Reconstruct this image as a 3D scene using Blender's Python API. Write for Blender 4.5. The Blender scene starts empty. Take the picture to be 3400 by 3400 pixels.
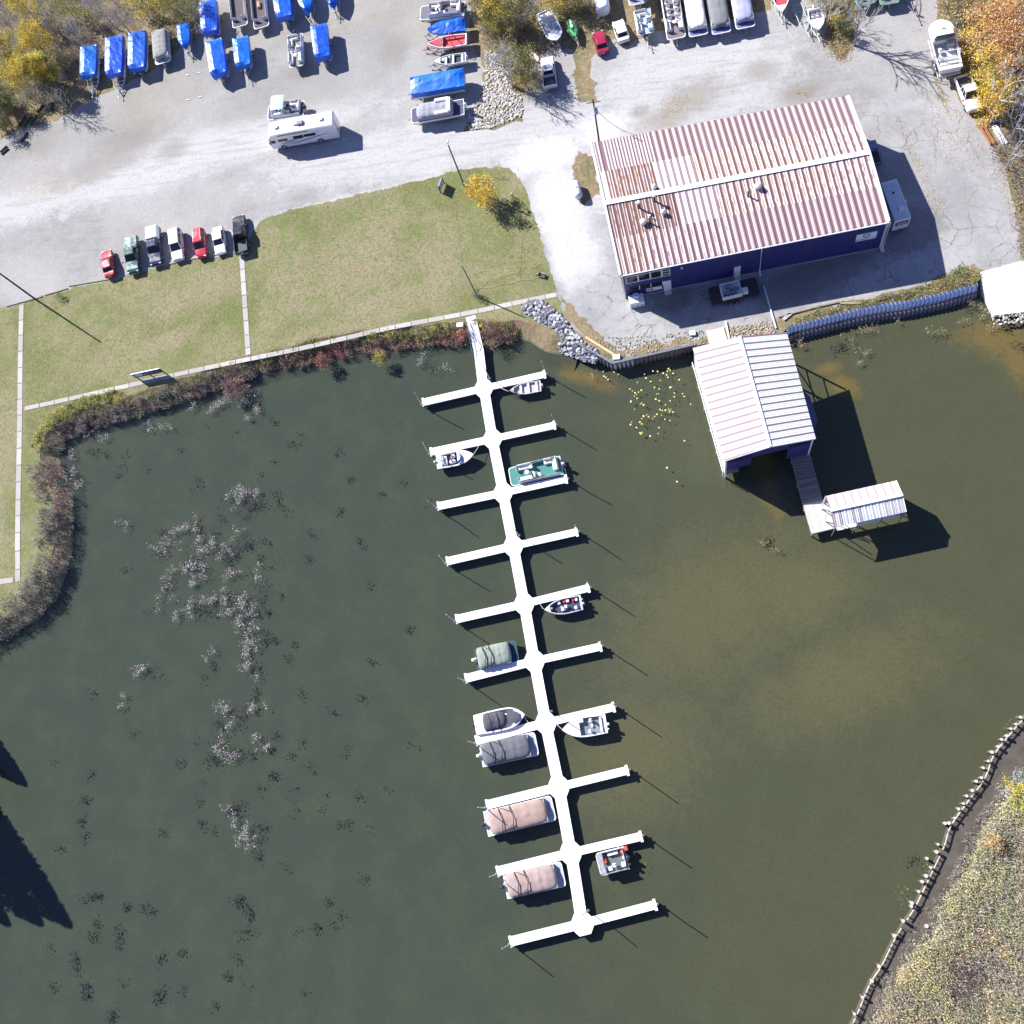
import bpy, math, random
import numpy as np
from mathutils import Vector, Matrix
from mathutils.geometry import tessellate_polygon
R = math.radians
scene = bpy.context.scene
# ------------------------------------------------------------------ camera
FPX, CH = 3200.0, 115.0
_d = Vector((650, -910, -FPX)).normalized()
_U = -_d
_X = (Vector((1, 0, 0)) - _U * _U.x).normalized()
_Y = _U.cross(_X)
cam_data = bpy.data.cameras.new("camera")
cam_data.sensor_width = 36.0
cam_data.lens = FPX / 3400 * 36.0
cam_data.clip_start = 1.0
cam_data.clip_end = 3000.0
cam = bpy.data.objects.new("camera", cam_data)
scene.collection.objects.link(cam)
_m = Matrix((_X, _Y, _U)).to_4x4()
_m.translation = Vector((0, 0, CH))
cam.matrix_world = _m
scene.camera = cam
# ------------------------------------------------------------------ world, sun, exposure
SUN_EL, SH_AZ = 36.0, -34.5          # elevation, direction shadows fall
world = bpy.data.worlds.new("World")
scene.world = world
world.use_nodes = True
wn = world.node_tree.nodes
sky = wn.new("ShaderNodeTexSky")
sky.sky_type = 'NISHITA'
sky.sun_disc = False
sky.sun_elevation = R(SUN_EL)
sky.sun_rotation = R(90 - (SH_AZ + 180))
sky.air_density = 1.0
sky.dust_density = 0.2
sky.ozone_density = 5.0
bg = wn["Background"]
bg.inputs[1].default_value = 0.07
_tint = wn.new("ShaderNodeMix"); _tint.data_type = 'RGBA'; _tint.blend_type = 'MULTIPLY'; _tint.inputs[0].default_value = 1.0
_tint.inputs[7].default_value = (1.08, .90, 1.12, 1)      # white balance of the camera
world.node_tree.links.new(sky.outputs[0], _tint.inputs[6])
world.node_tree.links.new(_tint.outputs[2], bg.inputs[0])
sun_data = bpy.data.lights.new("sun", 'SUN')
sun_data.energy = 5.0
sun_data.angle = R(0.5)
sun_data.color = (1.0, 0.97, 0.93)
sun = bpy.data.objects.new("sun", sun_data)
scene.collection.objects.link(sun)
_sd = Vector((math.cos(R(SH_AZ)) * math.cos(R(SUN_EL)), math.sin(R(SH_AZ)) * math.cos(R(SUN_EL)), -math.sin(R(SUN_EL))))
sun.rotation_euler = _sd.to_track_quat('-Z', 'Y').to_euler()
sun.location = (0, 0, 200)
scene.view_settings.view_transform = 'Standard'
scene.view_settings.look = 'None'
scene.view_settings.gamma = 1.0
scene.view_settings.exposure = 1.0
scene.render.resolution_x = scene.render.resolution_y = 1024
scene.cycles.max_bounces = 6
scene.cycles.transparent_max_bounces = 8

# ------------------------------------------------------------------ helpers
LZ = 1.2      # height of the yard above the water
def G(px, py, z=0.0):
    """world point at height z seen at pixel (px,py) of the 3400 px photograph"""
    v = _X * 0
    c = Vector((px - 1700, 1700 - py, -FPX))
    v = Vector((_X.dot(c), _Y.dot(c), _U.dot(c)))
    t = (CH - z) / -v.z
    return Vector((v.x * t, v.y * t, z))
def GL(pts, z=0.0): return [G(x, y, z) for x, y in pts]

MATS = {}
def nn(nt, t, **kw):
    n = nt.nodes.new(t)
    for k, v in kw.items(): setattr(n, k, v)
    return n
def base_mat(name):
    m = bpy.data.materials.new(name); m.use_nodes = True
    nt = m.node_tree
    return m, nt, nt.nodes["Principled BSDF"]
def noise(nt, scale, detail=4, rough=0.6, vec=None, dist=0.0, coord='Object'):
    n = nn(nt, "ShaderNodeTexNoise")
    n.inputs["Scale"].default_value = scale; n.inputs["Detail"].default_value = detail
    n.inputs["Roughness"].default_value = rough; n.inputs["Distortion"].default_value = dist
    if vec is None:
        tc = nn(nt, "ShaderNodeTexCoord"); vec = tc.outputs[coord]
    nt.links.new(vec, n.inputs["Vector"])
    return n
def mixc(nt, fac, a, b, mode='MIX'):
    n = nn(nt, "ShaderNodeMix", data_type='RGBA', blend_type=mode)
    for s, v in ((0, fac), (6, a), (7, b)):
        if hasattr(v, 'links') or isinstance(v, bpy.types.NodeSocket): nt.links.new(v, n.inputs[s])
        elif s == 0: n.inputs[0].default_value = v
        else: n.inputs[s].default_value = (*v, 1) if len(v) == 3 else v
    return n.outputs[2]
def ramp(nt, src, lo, hi, a=0.0, b=1.0):
    n = nn(nt, "ShaderNodeMapRange", interpolation_type='SMOOTHSTEP')
    nt.links.new(src, n.inputs[0])
    for i, v in zip((1, 2, 3, 4), (lo, hi, a, b)): n.inputs[i].default_value = v
    return n.outputs[0]
def mth(nt, op, a, b=0.0):
    n = nn(nt, "ShaderNodeMath", operation=op)
    for i, v in ((0, a), (1, b)):
        if isinstance(v, bpy.types.NodeSocket): nt.links.new(v, n.inputs[i])
        else: n.inputs[i].default_value = v
    return n.outputs[0]
def bump(nt, src, bs, strength=0.3, dist=0.05):
    b = nn(nt, "ShaderNodeBump"); b.inputs["Strength"].default_value = strength; b.inputs["Distance"].default_value = dist
    nt.links.new(src, b.inputs["Height"]); nt.links.new(b.outputs[0], bs.inputs["Normal"])
def M(name, col, rough=0.6, metal=0.0, var=0.12, sc=3.0, bmp=0.0, spec=None):
    """weathered plain surface: colour with two scales of noise"""
    if name in MATS: return MATS[name]
    m, nt, bs = base_mat(name)
    dark = tuple(c * (1 - 2 * var) for c in col); lite = tuple(min(1, c * (1 + var)) for c in col)
    n1 = noise(nt, sc, 5, 0.65); n2 = noise(nt, sc * 7, 3, 0.6)
    f = mth(nt, 'ADD', mth(nt, 'MULTIPLY', n1.outputs[0], .6), mth(nt, 'MULTIPLY', n2.outputs[0], .4))
    nt.links.new(mixc(nt, ramp(nt, f, .35, .65), dark, lite), bs.inputs["Base Color"])
    nt.links.new(ramp(nt, n1.outputs[0], .3, .7, max(0.03, rough - .1), min(1, rough + .1)), bs.inputs["Roughness"])
    bs.inputs["Metallic"].default_value = metal
    if spec is not None: bs.inputs["Specular IOR Level"].default_value = spec
    if bmp: bump(nt, n2.outputs[0], bs, bmp, 0.03)
    MATS[name] = m; return m
def attr_mat(name, rough=0.7, trans=0.0, metal=0.0, var=0.0, spec=0.3):
    """colour comes from the face colour attribute 'col'"""
    if name in MATS: return MATS[name]
    m, nt, bs = base_mat(name)
    a = nn(nt, "ShaderNodeAttribute"); a.attribute_name = "col"
    c = a.outputs["Color"]
    if var:
        n = noise(nt, 5, 5, .7)
        c = mixc(nt, ramp(nt, n.outputs[0], .4, .62), c, (1 - var,) * 3, 'MULTIPLY') if False else mixc(nt, ramp(nt, n.outputs[0], .42, .62, 0, var), c, (.25, .17, .13))
    nt.links.new(c, bs.inputs["Base Color"])
    bs.inputs["Roughness"].default_value = rough; bs.inputs["Metallic"].default_value = metal
    bs.inputs["Specular IOR Level"].default_value = spec
    if trans:
        t = nn(nt, "ShaderNodeBsdfTranslucent"); nt.links.new(c, t.inputs[0])
        mx = nn(nt, "ShaderNodeMixShader"); mx.inputs[0].default_value = trans
        nt.links.new(bs.outputs[0], mx.inputs[1]); nt.links.new(t.outputs[0], mx.inputs[2])
        nt.links.new(mx.outputs[0], nt.nodes["Material Output"].inputs[0])
    MATS[name] = m; return m
def glassm():
    if 'glass' in MATS: return MATS['glass']
    m, nt, bs = base_mat("dark_glass")
    bs.inputs["Base Color"].default_value = (.02, .025, .03, 1); bs.inputs["Roughness"].default_value = .06
    MATS['glass'] = m; return m

def tag(o, label=None, cat=None, group=None, kind=None):
    if label: o["label"] = label
    if cat: o["category"] = cat
    if group: o["group"] = group
    if kind: o["kind"] = kind
    return o
def thing(name, label, cat, loc=(0, 0, 0), rz=0.0, group=None):
    o = bpy.data.objects.new(name, None); scene.collection.objects.link(o)
    o.empty_display_size = .3
    o.location = loc; o.rotation_euler = (0, 0, rz)
    return tag(o, label, cat, group)
def copy_tree(o, parent=None):
    c = o.copy(); scene.collection.objects.link(c); c.parent = parent
    for ch in o.children: copy_tree(ch, c)
    return c

class MB:
    """collects faces, then links them as ONE mesh"""
    def __init__(s): s.v = []; s.f = []; s.c = []; s.T = None
    def add(s, vs, fs, col=None):
        b = len(s.v)
        if s.T is not None: vs = [s.T @ Vector(v) for v in vs]
        s.v.extend([tuple(v) for v in vs]); s.f.extend([tuple(i + b for i in f) for f in fs])
        s.c.extend([col] * len(fs)); return s
    def box(s, x0, x1, y0, y1, z0, z1, col=None):
        vs = [(x, y, z) for z in (z0, z1) for y in (y0, y1) for x in (x0, x1)]
        return s.add(vs, [(0, 2, 3, 1), (4, 5, 7, 6), (0, 1, 5, 4), (2, 6, 7, 3), (0, 4, 6, 2), (1, 3, 7, 5)], col)
    def hexa(s, lo, hi, col=None):
        """lo, hi: 4 points each (same winding)"""
        return s.add(list(lo) + list(hi), [(3, 2, 1, 0), (4, 5, 6, 7), (0, 1, 5, 4), (1, 2, 6, 5), (2, 3, 7, 6), (3, 0, 4, 7)], col)
    def prism(s, poly, z0, z1, col=None):
        n = len(poly)
        t = tessellate_polygon([[Vector((p[0], p[1], 0)) for p in poly]])
        area = sum(poly[i][0] * poly[(i + 1) % n][1] - poly[(i + 1) % n][0] * poly[i][1] for i in range(n))
        if area < 0: poly = poly[::-1]; t = tessellate_polygon([[Vector((p[0], p[1], 0)) for p in poly]])
        vs = [(p[0], p[1], z0) for p in poly] + [(p[0], p[1], z1) for p in poly]
        fs = []
        for a, b, c in t:
            pa, pb, pc = poly[a], poly[b], poly[c]
            if (pb[0] - pa[0]) * (pc[1] - pa[1]) - (pb[1] - pa[1]) * (pc[0] - pa[0]) < 0: b, c = c, b
            fs += [(a + n, b + n, c + n), (c, b, a)]
        fs += [(i, (i + 1) % n, (i + 1) % n + n, i + n) for i in range(n)]
        return s.add(vs, fs, col)
    def sheet(s, poly, z=None, col=None):
        P = [Vector((p[0], p[1], p[2] if z is None else z)) for p in poly]
        n = len(P)
        t = tessellate_polygon([[Vector((p.x, p.y, 0)) for p in P]])
        fs = []
        for a, b, c in t:
            if (P[b].x - P[a].x) * (P[c].y - P[a].y) - (P[b].y - P[a].y) * (P[c].x - P[a].x) < 0: b, c = c, b
            fs.append((a, b, c))
        return s.add(P, fs, col)
    def loft(s, secs, caps=True, closed=True, col=None):
        n = len(secs[0]); vs = [p for sc in secs for p in sc]; fs = []
        for i in range(len(secs) - 1):
            for j in range(n if closed else n - 1):
                k = (j + 1) % n
                fs.append((i * n + j, i * n + k, (i + 1) * n + k, (i + 1) * n + j))
        if caps and closed:
            fs.append(tuple(range(n))[::-1]); b = (len(secs) - 1) * n; fs.append(tuple(b + j for j in range(n)))
        return s.add(vs, fs, col)
    def tube(s, path, r, n=6, col=None):
        path = [Vector(p) for p in path]; secs = []
        for i, p in enumerate(path):
            d = (path[min(i + 1, len(path) - 1)] - path[max(i - 1, 0)]).normalized()
            a = d.cross(Vector((0, 0, 1)))
            if a.length < 1e-3: a = d.cross(Vector((0, 1, 0)))
            a.normalize(); b = d.cross(a)
            rr = r[i] if isinstance(r, (list, tuple)) else r
            secs.append([p + a * math.cos(2 * math.pi * k / n) * rr + b * math.sin(2 * math.pi * k / n) * rr for k in range(n)])
        return s.loft(secs, col=col)
    def cyl(s, c, r, h, ax='z', n=12, r2=None, col=None):
        c = Vector(c); r2 = r if r2 is None else r2
        A = {'z': (Vector((1, 0, 0)), Vector((0, 1, 0)), Vector((0, 0, 1))), 'y': (Vector((0, 0, 1)), Vector((1, 0, 0)), Vector((0, 1, 0))), 'x': (Vector((0, 1, 0)), Vector((0, 0, 1)), Vector((1, 0, 0)))}[ax]
        secs = [[c + A[2] * t + A[0] * math.cos(2 * math.pi * k / n) * q + A[1] * math.sin(2 * math.pi * k / n) * q for k in range(n)] for t, q in ((0, r), (h, r2))]
        return s.loft(secs, col=col)
    def rbox(s, x0, x1, y0, y1, z0, z1, b=.05, col=None):
        """box with chamfered top edges and corners"""
        def ring(x0, x1, y0, y1, z, q): return [(x0 + q, y0, z), (x1 - q, y0, z), (x1, y0 + q, z), (x1, y1 - q, z), (x1 - q, y1, z), (x0 + q, y1, z), (x0, y1 - q, z), (x0, y0 + q, z)]
        return s.loft([ring(x0, x1, y0, y1, z0, b), ring(x0, x1, y0, y1, z1 - b, b), ring(x0 + b, x1 - b, y0 + b, y1 - b, z1, b)], col=col)
    def grid(s, fn, nu, nv, col=None):
        vs = [fn(i / nu, j / nv) for i in range(nu + 1) for j in range(nv + 1)]
        fs = [(i * (nv + 1) + j, (i + 1) * (nv + 1) + j, (i + 1) * (nv + 1) + j + 1, i * (nv + 1) + j + 1) for i in range(nu) for j in range(nv)]
        return s.add(vs, fs, col)
    def rock(s, c, r, rng, flat=.7, col=None):
        vs = []; fs = []
        n = 6
        for k, (ph, zz) in enumerate(((.6, -.8), (1, 0), (.62, .75))):
            for j in range(n):
                a = 2 * math.pi * (j + .5 * k + rng.uniform(-.25, .25)) / n; q = r * ph * rng.uniform(.75, 1.2)
                vs.append((c[0] + q * math.cos(a), c[1] + q * math.sin(a), c[2] + r * flat * (zz + rng.uniform(-.15, .15))))
        for k in range(2):
            for j in range(n):
                fs.append((k * n + j, k * n + (j + 1) % n, (k + 1) * n + (j + 1) % n, (k + 1) * n + j))
        fs.append(tuple(range(n))[::-1]); fs.append(tuple(2 * n + j for j in range(n)))
        return s.add(vs, fs, col)
    def build(s, name, mat, parent=None, smooth=False, label=None):
        me = bpy.data.meshes.new(name); me.from_pydata(s.v, [], s.f)
        if any(c is not None for c in s.c):
            a = me.attributes.new("col", 'FLOAT_COLOR', 'FACE')
            arr = np.ones((len(s.f), 4), 'f')
            for i, c in enumerate(s.c):
                if c is not None: arr[i, :3] = c
            a.data.foreach_set("color", arr.ravel())
        if smooth:
            me.polygons.foreach_set("use_smooth", [True] * len(me.polygons))
        me.materials.append(mat); me.update()
        o = bpy.data.objects.new(name, me); scene.collection.objects.link(o)
        if parent: o.parent = parent
        if label: o["label"] = label
        return o
def fast_quads(name, V, C, mat, parent=None):
    """V: (n,4,3) quads, C: (n,3) colours"""
    n = len(V); me = bpy.data.meshes.new(name)
    me.vertices.add(n * 4); me.vertices.foreach_set("co", V.astype('f').ravel())
    me.loops.add(n * 4); me.loops.foreach_set("vertex_index", np.arange(n * 4, dtype='i'))
    me.polygons.add(n); me.polygons.foreach_set("loop_start", np.arange(0, n * 4, 4, dtype='i'))
    me.polygons.foreach_set("loop_total", np.full(n, 4, 'i'))
    a = me.attributes.new("col", 'FLOAT_COLOR', 'FACE')
    arr = np.ones((n, 4), 'f'); arr[:, :3] = C; a.data.foreach_set("color", arr.ravel())
    me.materials.append(mat); me.update(); me.validate()
    o = bpy.data.objects.new(name, me); scene.collection.objects.link(o)
    if parent: o.parent = parent
    return o
def leaf_quads(P, size, rng, aspect=.7, up=0.0, jitter=.4):
    """random oriented quads at points P"""
    n = len(P); nv = rng.normal(size=(n, 3)); nv[:, 2] = np.abs(nv[:, 2]) + up
    nv /= np.linalg.norm(nv, axis=1)[:, None]
    t = rng.normal(size=(n, 3)); t -= (t * nv).sum(1)[:, None] * nv; t /= np.linalg.norm(t, axis=1)[:, None]
    b = np.cross(nv, t); s = (size * rng.uniform(1 - jitter, 1 + jitter, n))[:, None]
    a_ = t * s; b_ = b * s * aspect
    return np.stack([P - a_ * .5, P - b_ * .45, P + a_ * .5, P + b_ * .45], 1)
def blade_quads(P, h, w, rng, lean=.4):
    """upright narrow blades / twigs"""
    n = len(P); ang = rng.uniform(0, 2 * math.pi, n); H = h * rng.uniform(.5, 1.3, n)
    d = np.stack([np.cos(ang), np.sin(ang), np.zeros(n)], 1); le = rng.uniform(0, lean, n)
    ang2 = rng.uniform(0, 2 * math.pi, n); dd = np.stack([np.cos(ang2), np.sin(ang2), np.zeros(n)], 1)
    top = P + dd * (H * le)[:, None] + np.array([0, 0, 1.]) * (H * np.sqrt(np.maximum(.05, 1 - le ** 2)))[:, None]
    ww = (w * rng.uniform(.6, 1.4, n))[:, None]
    return np.stack([P - d * ww, P + d * ww, top + d * ww * .4, top - d * ww * .4], 1)
def pick(rng, pal, n, var=.25):
    pal = np.array(pal); c = pal[rng.integers(0, len(pal), n)]
    return np.clip(c * rng.uniform(1 - var, 1 + var, (n, 1)) * rng.uniform(.93, 1.07, (n, 3)), 0, 1)
def in_poly(x, y, poly):
    r = np.zeros(len(x), bool); n = len(poly)
    for i in range(n):
        x1, y1 = poly[i][0], poly[i][1]; x2, y2 = poly[(i + 1) % n][0], poly[(i + 1) % n][1]
        c = ((y1 > y) != (y2 > y)); xi = (x2 - x1) * (y - y1) / ((y2 - y1) if y2 != y1 else 1e-9) + x1
        r ^= c & (x < xi)
    return r
def sample_poly(poly, n, rng):
    xs = [p[0] for p in poly]; ys = [p[1] for p in poly]; out = []
    while sum(len(o) for o in out) < n:
        x = rng.uniform(min(xs), max(xs), n * 2); y = rng.uniform(min(ys), max(ys), n * 2)
        k = in_poly(x, y, poly); out.append(np.stack([x[k], y[k]], 1))
    return np.concatenate(out)[:n]
def rag(pts, amp=.25, step=.8, seed=1, closed=True):
    """densify and roughen the outline of a ground sheet"""
    rng = random.Random(seed); out = []; n = len(pts)
    for i in range(n if closed else n - 1):
        a = Vector(pts[i][:2]); b = Vector(pts[(i + 1) % n][:2]); L = (b - a).length
        if L > 60: out.append(a); continue
        k = max(1, int(L / step)); nrm = Vector((-(b - a).y, (b - a).x)).normalized() if L > 0 else Vector((0, 0))
        for j in range(k):
            q = a + (b - a) * (j / k)
            out.append(q + nrm * rng.uniform(-amp, amp))
    return out
def text_mesh(s, size, name, mat, parent, loc, rot, depth=.01, align='CENTER'):
    cu = bpy.data.curves.new(name, 'FONT'); cu.body = s; cu.size = size; cu.extrude = depth; cu.align_x = align; cu.align_y = 'CENTER'
    ob = bpy.data.objects.new(name + "_tmp", cu); scene.collection.objects.link(ob)
    dg = bpy.context.evaluated_depsgraph_get(); me = bpy.data.meshes.new_from_object(ob.evaluated_get(dg))
    bpy.data.objects.remove(ob); bpy.data.curves.remove(cu)
    me.materials.clear(); me.materials.append(mat)
    o = bpy.data.objects.new(name, me); scene.collection.objects.link(o)
    o.parent = parent; o.location = loc; o.rotation_euler = rot; return o
# ================================================================== SETTING
# ---- ground materials
def blobmask(nt, vec, blobs, lo=.6, hi=1.25):
    """soft irregular stains at world places: (x, y, rx, ry, rot)"""
    tot = None
    dn = noise(nt, .35, 4, .7, vec=vec)
    dn2 = noise(nt, 1.6, 4, .7, vec=vec)
    for x, y, rx, ry, rot in blobs:
        mp = nn(nt, "ShaderNodeMapping", vector_type='TEXTURE')
        mp.inputs["Location"].default_value = (x, y, 0); mp.inputs["Rotation"].default_value = (0, 0, rot); mp.inputs["Scale"].default_value = (rx, ry, 1000)
        nt.links.new(vec, mp.inputs[0])
        ln = nn(nt, "ShaderNodeVectorMath", operation='LENGTH'); nt.links.new(mp.outputs[0], ln.inputs[0])
        v = mth(nt, 'ADD', ln.outputs["Value"], mth(nt, 'MULTIPLY', mth(nt, 'SUBTRACT', dn.outputs[0], .5), 1.3))
        v = mth(nt, 'ADD', v, mth(nt, 'MULTIPLY', mth(nt, 'SUBTRACT', dn2.outputs[0], .5), .8))
        mk = ramp(nt, v, lo, hi, 1, 0)
        tot = mk if tot is None else mth(nt, 'MAXIMUM', tot, mk)
    return tot
def W(px, py, z=LZ): p = G(px, py, z); return p.x, p.y
def stain(px, py, rx, ry, rot=0.2): return (*W(px, py), rx, ry, rot)

def gravel_mat():
    m, nt, bs = base_mat("pale_gravel_and_old_asphalt")
    tc = nn(nt, "ShaderNodeTexCoord"); v = tc.outputs["Object"]
    mp = nn(nt, "ShaderNodeMapping"); mp.inputs["Rotation"].default_value = (0, 0, R(-10)); mp.inputs["Scale"].default_value = (.18, 1.5, 1)
    nt.links.new(v, mp.inputs[0])
    big = noise(nt, .07, 5, .6, vec=v); mid = noise(nt, .6, 6, .7, vec=v); fine = noise(nt, 6, 4, .8, vec=v); streak = noise(nt, .9, 5, .6, vec=mp.outputs[0])
    c = mixc(nt, ramp(nt, big.outputs[0], .38, .6), (.25, .243, .232), (.37, .36, .345))
    c = mixc(nt, ramp(nt, mid.outputs[0], .35, .7, 0, .75), c, (.34, .33, .315))
    # the lane where cars drive is packed paler
    lane = blobmask(nt, v, [stain(500, 560, 40, 4.2, R(10)), stain(1500, 480, 30, 5, R(3)), stain(1950, 620, 7, 5, -.8), stain(2300, 260, 14, 9, .2), stain(1100, 700, 22, 2.2, R(10))])
    c = mixc(nt, mth(nt, 'MULTIPLY', lane, .8), c, (.49, .485, .475))
    c = mixc(nt, ramp(nt, streak.outputs[0], .48, .66, 0, .65), c, (.33, .325, .32))
    g1 = noise(nt, 2.6, 5, .85, vec=v); c = mixc(nt, ramp(nt, g1.outputs[0], .46, .70, 0, .45), c, (.19, .18, .165)); g3 = noise(nt, 3.7, 4, .9, vec=v); c = mixc(nt, ramp(nt, g3.outputs[0], .50, .75, 0, .45), c, (.55, .54, .53))
    pale = blobmask(nt, v, [stain(1800, 520, 6, 3, .3), stain(1840, 690, 3.2, 8, .25), stain(1870, 860, 2, 6, .25), stain(2010, 430, 4, 3)], .3, 1.4); c = mixc(nt, mth(nt, 'MULTIPLY', pale, .8), c, (.60, .595, .59))
    # darker loose-gravel patches, dried puddles, tan leaf litter
    dark = blobmask(nt, v, [stain(330, 560, 9, 2.3, .25), stain(570, 500, 3, 1.8), stain(1310, 170, 2.5, 3, .1), stain(2300, 320, 5.5, 3, .25), stain(2215, 385, 4, 2.2), stain(2520, 235, 2.6, 1.8), stain(2670, 305, 3.2, 1.6), stain(2130, 370, 1.6, 1.2), stain(740, 60, 6, 3, .1), stain(120, 470, 5, 3, .3), stain(1010, 235, 4, 2, 0), stain(420, 470, 6, 3, .3)], .3, 1.45)
    c = mixc(nt, mth(nt, 'MULTIPLY', dark, .55), c, (.19, .17, .135))
    nw = blobmask(nt, v, [stain(330, 420, 16, 7, .25), stain(700, 180, 16, 5, .15), stain(1000, 300, 14, 5, .1), stain(1250, 150, 6, 8, 0)], .2, 1.5); c = mixc(nt, mth(nt, 'MULTIPLY', nw, .45), c, (.23, .222, .205))
    tan = blobmask(nt, v, [stain(2265, 345, 3.2, 1.3, .4), stain(2220, 395, 2.6, 1.6, .1), stain(2660, 305, 1.3, .7, -.3), stain(2525, 240, 1, .5), stain(880, 120, 12, 1.4, .12), stain(520, 330, 9, 5, .3), stain(3150, 330, 1, 9, -.3), stain(3110, 700, 1.2, 9, .35), stain(3250, 620, 2, 4, .2), stain(780, 80, 12, 3, .1), stain(1380, 60, 4, 5, .1), stain(1160, 60, 8, 3, .1), stain(150, 620, 5, 3, .2)])
    tn = noise(nt, 2.4, 5, .8, vec=v)
    c = mixc(nt, mth(nt, 'MULTIPLY', tan, ramp(nt, tn.outputs[0], .45, .62, 0, .7)), c, (.33, .27, .17))
    # weeds rooted in the surface
    wd = noise(nt, 1.3, 7, .8, vec=v)
    c = mixc(nt, ramp(nt, wd.outputs[0], .58, .70, 0, .6), c, (.20, .19, .12))
    c = mixc(nt, ramp(nt, fine.outputs[0], .35, .75, 0, .5), c, mixc(nt, .5, c, (.20, .19, .19)))
    nt.links.new(c, bs.inputs["Base Color"]); bs.inputs["Roughness"].default_value = .95
    bump(nt, fine.outputs[0], bs, .5, .04); return m
def asphalt_mat():
    m, nt, bs = base_mat("cracked_grey_asphalt")
    tc = nn(nt, "ShaderNodeTexCoord"); v = tc.outputs["Object"]
    wn_ = noise(nt, .8, 5, .7, vec=v)
    wv = nn(nt, "ShaderNodeVectorMath", operation='MULTIPLY_ADD'); nt.links.new(wn_.outputs["Color"], wv.inputs[0]); wv.inputs[1].default_value = (1.3, 1.3, 0); nt.links.new(v, wv.inputs[2])
    vo = nn(nt, "ShaderNodeTexVoronoi", feature='DISTANCE_TO_EDGE'); vo.inputs["Scale"].default_value = .34; nt.links.new(wv.outputs[0], vo.inputs["Vector"])
    big = noise(nt, .12, 5, .6, vec=v); mid = noise(nt, .9, 6, .7, vec=v); fine = noise(nt, 7, 4, .8, vec=v)
    c = mixc(nt, ramp(nt, big.outputs[0], .35, .65), (.28, .277, .275), (.385, .38, .375))
    c = mixc(nt, ramp(nt, mid.outputs[0], .4, .75, 0, .5), c, (.21, .208, .205))
    tan = noise(nt, .5, 5, .7, vec=v)
    crk = ramp(nt, vo.outputs["Distance"], .004, .022, 1, 0)
    gate = ramp(nt, noise(nt, .16, 3, .5, vec=v).outputs[0], .42, .55)
    c = mixc(nt, mth(nt, 'MULTIPLY', crk, mth(nt, 'MULTIPLY', gate, .85)), c, mixc(nt, ramp(nt, tan.outputs[0], .4, .6), (.10, .09, .07), (.26, .20, .10)))
    pale = blobmask(nt, v, [stain(1840, 690, 3.2, 8, .25), stain(1870, 860, 2, 6, .25), stain(1900, 760, 3, 9, .25)], .3, 1.5); c = mixc(nt, mth(nt, 'MULTIPLY', pale, .8), c, (.56, .555, .55))
    st = blobmask(nt, v, [stain(2230, 1000, 3, 2), stain(3010, 770, 5, 3, .3), stain(2760, 900, 6, 2.5, .2), stain(2620, 960, 5, 2.5, .2), stain(2330, 1130, 1.4, 1)])
    c = mixc(nt, mth(nt, 'MULTIPLY', st, .55), c, (.13, .12, .10))
    g1 = noise(nt, 2.4, 5, .85, vec=v); c = mixc(nt, ramp(nt, g1.outputs[0], .52, .66, 0, .4), c, (.19, .185, .18)); g3 = noise(nt, 1.7, 5, .85, vec=v); c = mixc(nt, ramp(nt, g3.outputs[0], .55, .68, 0, .5), c, (.50, .49, .47))
    c = mixc(nt, ramp(nt, fine.outputs[0], .4, .75, 0, .4), c, (.22, .22, .22))
    nt.links.new(c, bs.inputs["Base Color"]); bs.inputs["Roughness"].default_value = .9
    bump(nt, fine.outputs[0], bs, .35, .03); return m
def lawn_mat():
    m, nt, bs = base_mat("patchy_autumn_lawn")
    tc = nn(nt, "ShaderNodeTexCoord"); v = tc.outputs["Object"]
    big = noise(nt, .11, 5, .62, vec=v, dist=.6); mid = noise(nt, .8, 6, .75, vec=v); fine = noise(nt, 4.5, 5, .85, vec=v); vf = noise(nt, 13, 3, .8, vec=v)
    c = mixc(nt, ramp(nt, big.outputs[0], .36, .62), (.195, .195, .078), (.32, .275, .165))
    bare = blobmask(nt, v, [stain(1180, 900, 9, 7), stain(620, 1000, 6, 2.5), stain(1050, 980, 5, 3), stain(1300, 1000, 6, 4), stain(560, 1140, 5, 2), stain(1450, 860, 5, 5), stain(1380, 980, 7, 3), stain(700, 940, 6, 3), stain(20, 1500, 2.5, 14, 0)], .3, 1.4)
    c = mixc(nt, mth(nt, 'MULTIPLY', bare, ramp(nt, mid.outputs[0], .3, .55, .35, .9)), c, (.38, .30, .21))
    c = mixc(nt, ramp(nt, mid.outputs[0], .42, .68, 0, .75), c, (.18, .235, .08))
    c = mixc(nt, ramp(nt, fine.outputs[0], .52, .72, 0, .7), c, (.42, .37, .23))
    c = mixc(nt, ramp(nt, vf.outputs[0], .5, .75, 0, .6), c, (.11, .13, .05))
    g1 = noise(nt, 2.3, 6, .9, vec=v); c = mixc(nt, ramp(nt, g1.outputs[0], .5, .62, 0, .75), c, (.11, .135, .045)); g3 = noise(nt, 2.9, 6, .9, vec=v); c = mixc(nt, ramp(nt, g3.outputs[0], .52, .64, 0, .7), c, (.44, .39, .21)); g4 = noise(nt, .3, 5, .7, vec=v); c = mixc(nt, ramp(nt, g4.outputs[0], .52, .66, 0, .5), c, (.165, .225, .065))
    nt.links.new(c, bs.inputs["Base Color"]); bs.inputs["Roughness"].default_value = .95; bs.inputs["Specular IOR Level"].default_value = .15
    bump(nt, mth(nt, 'ADD', fine.outputs[0], vf.outputs[0]), bs, .9, .12); return m
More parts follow.
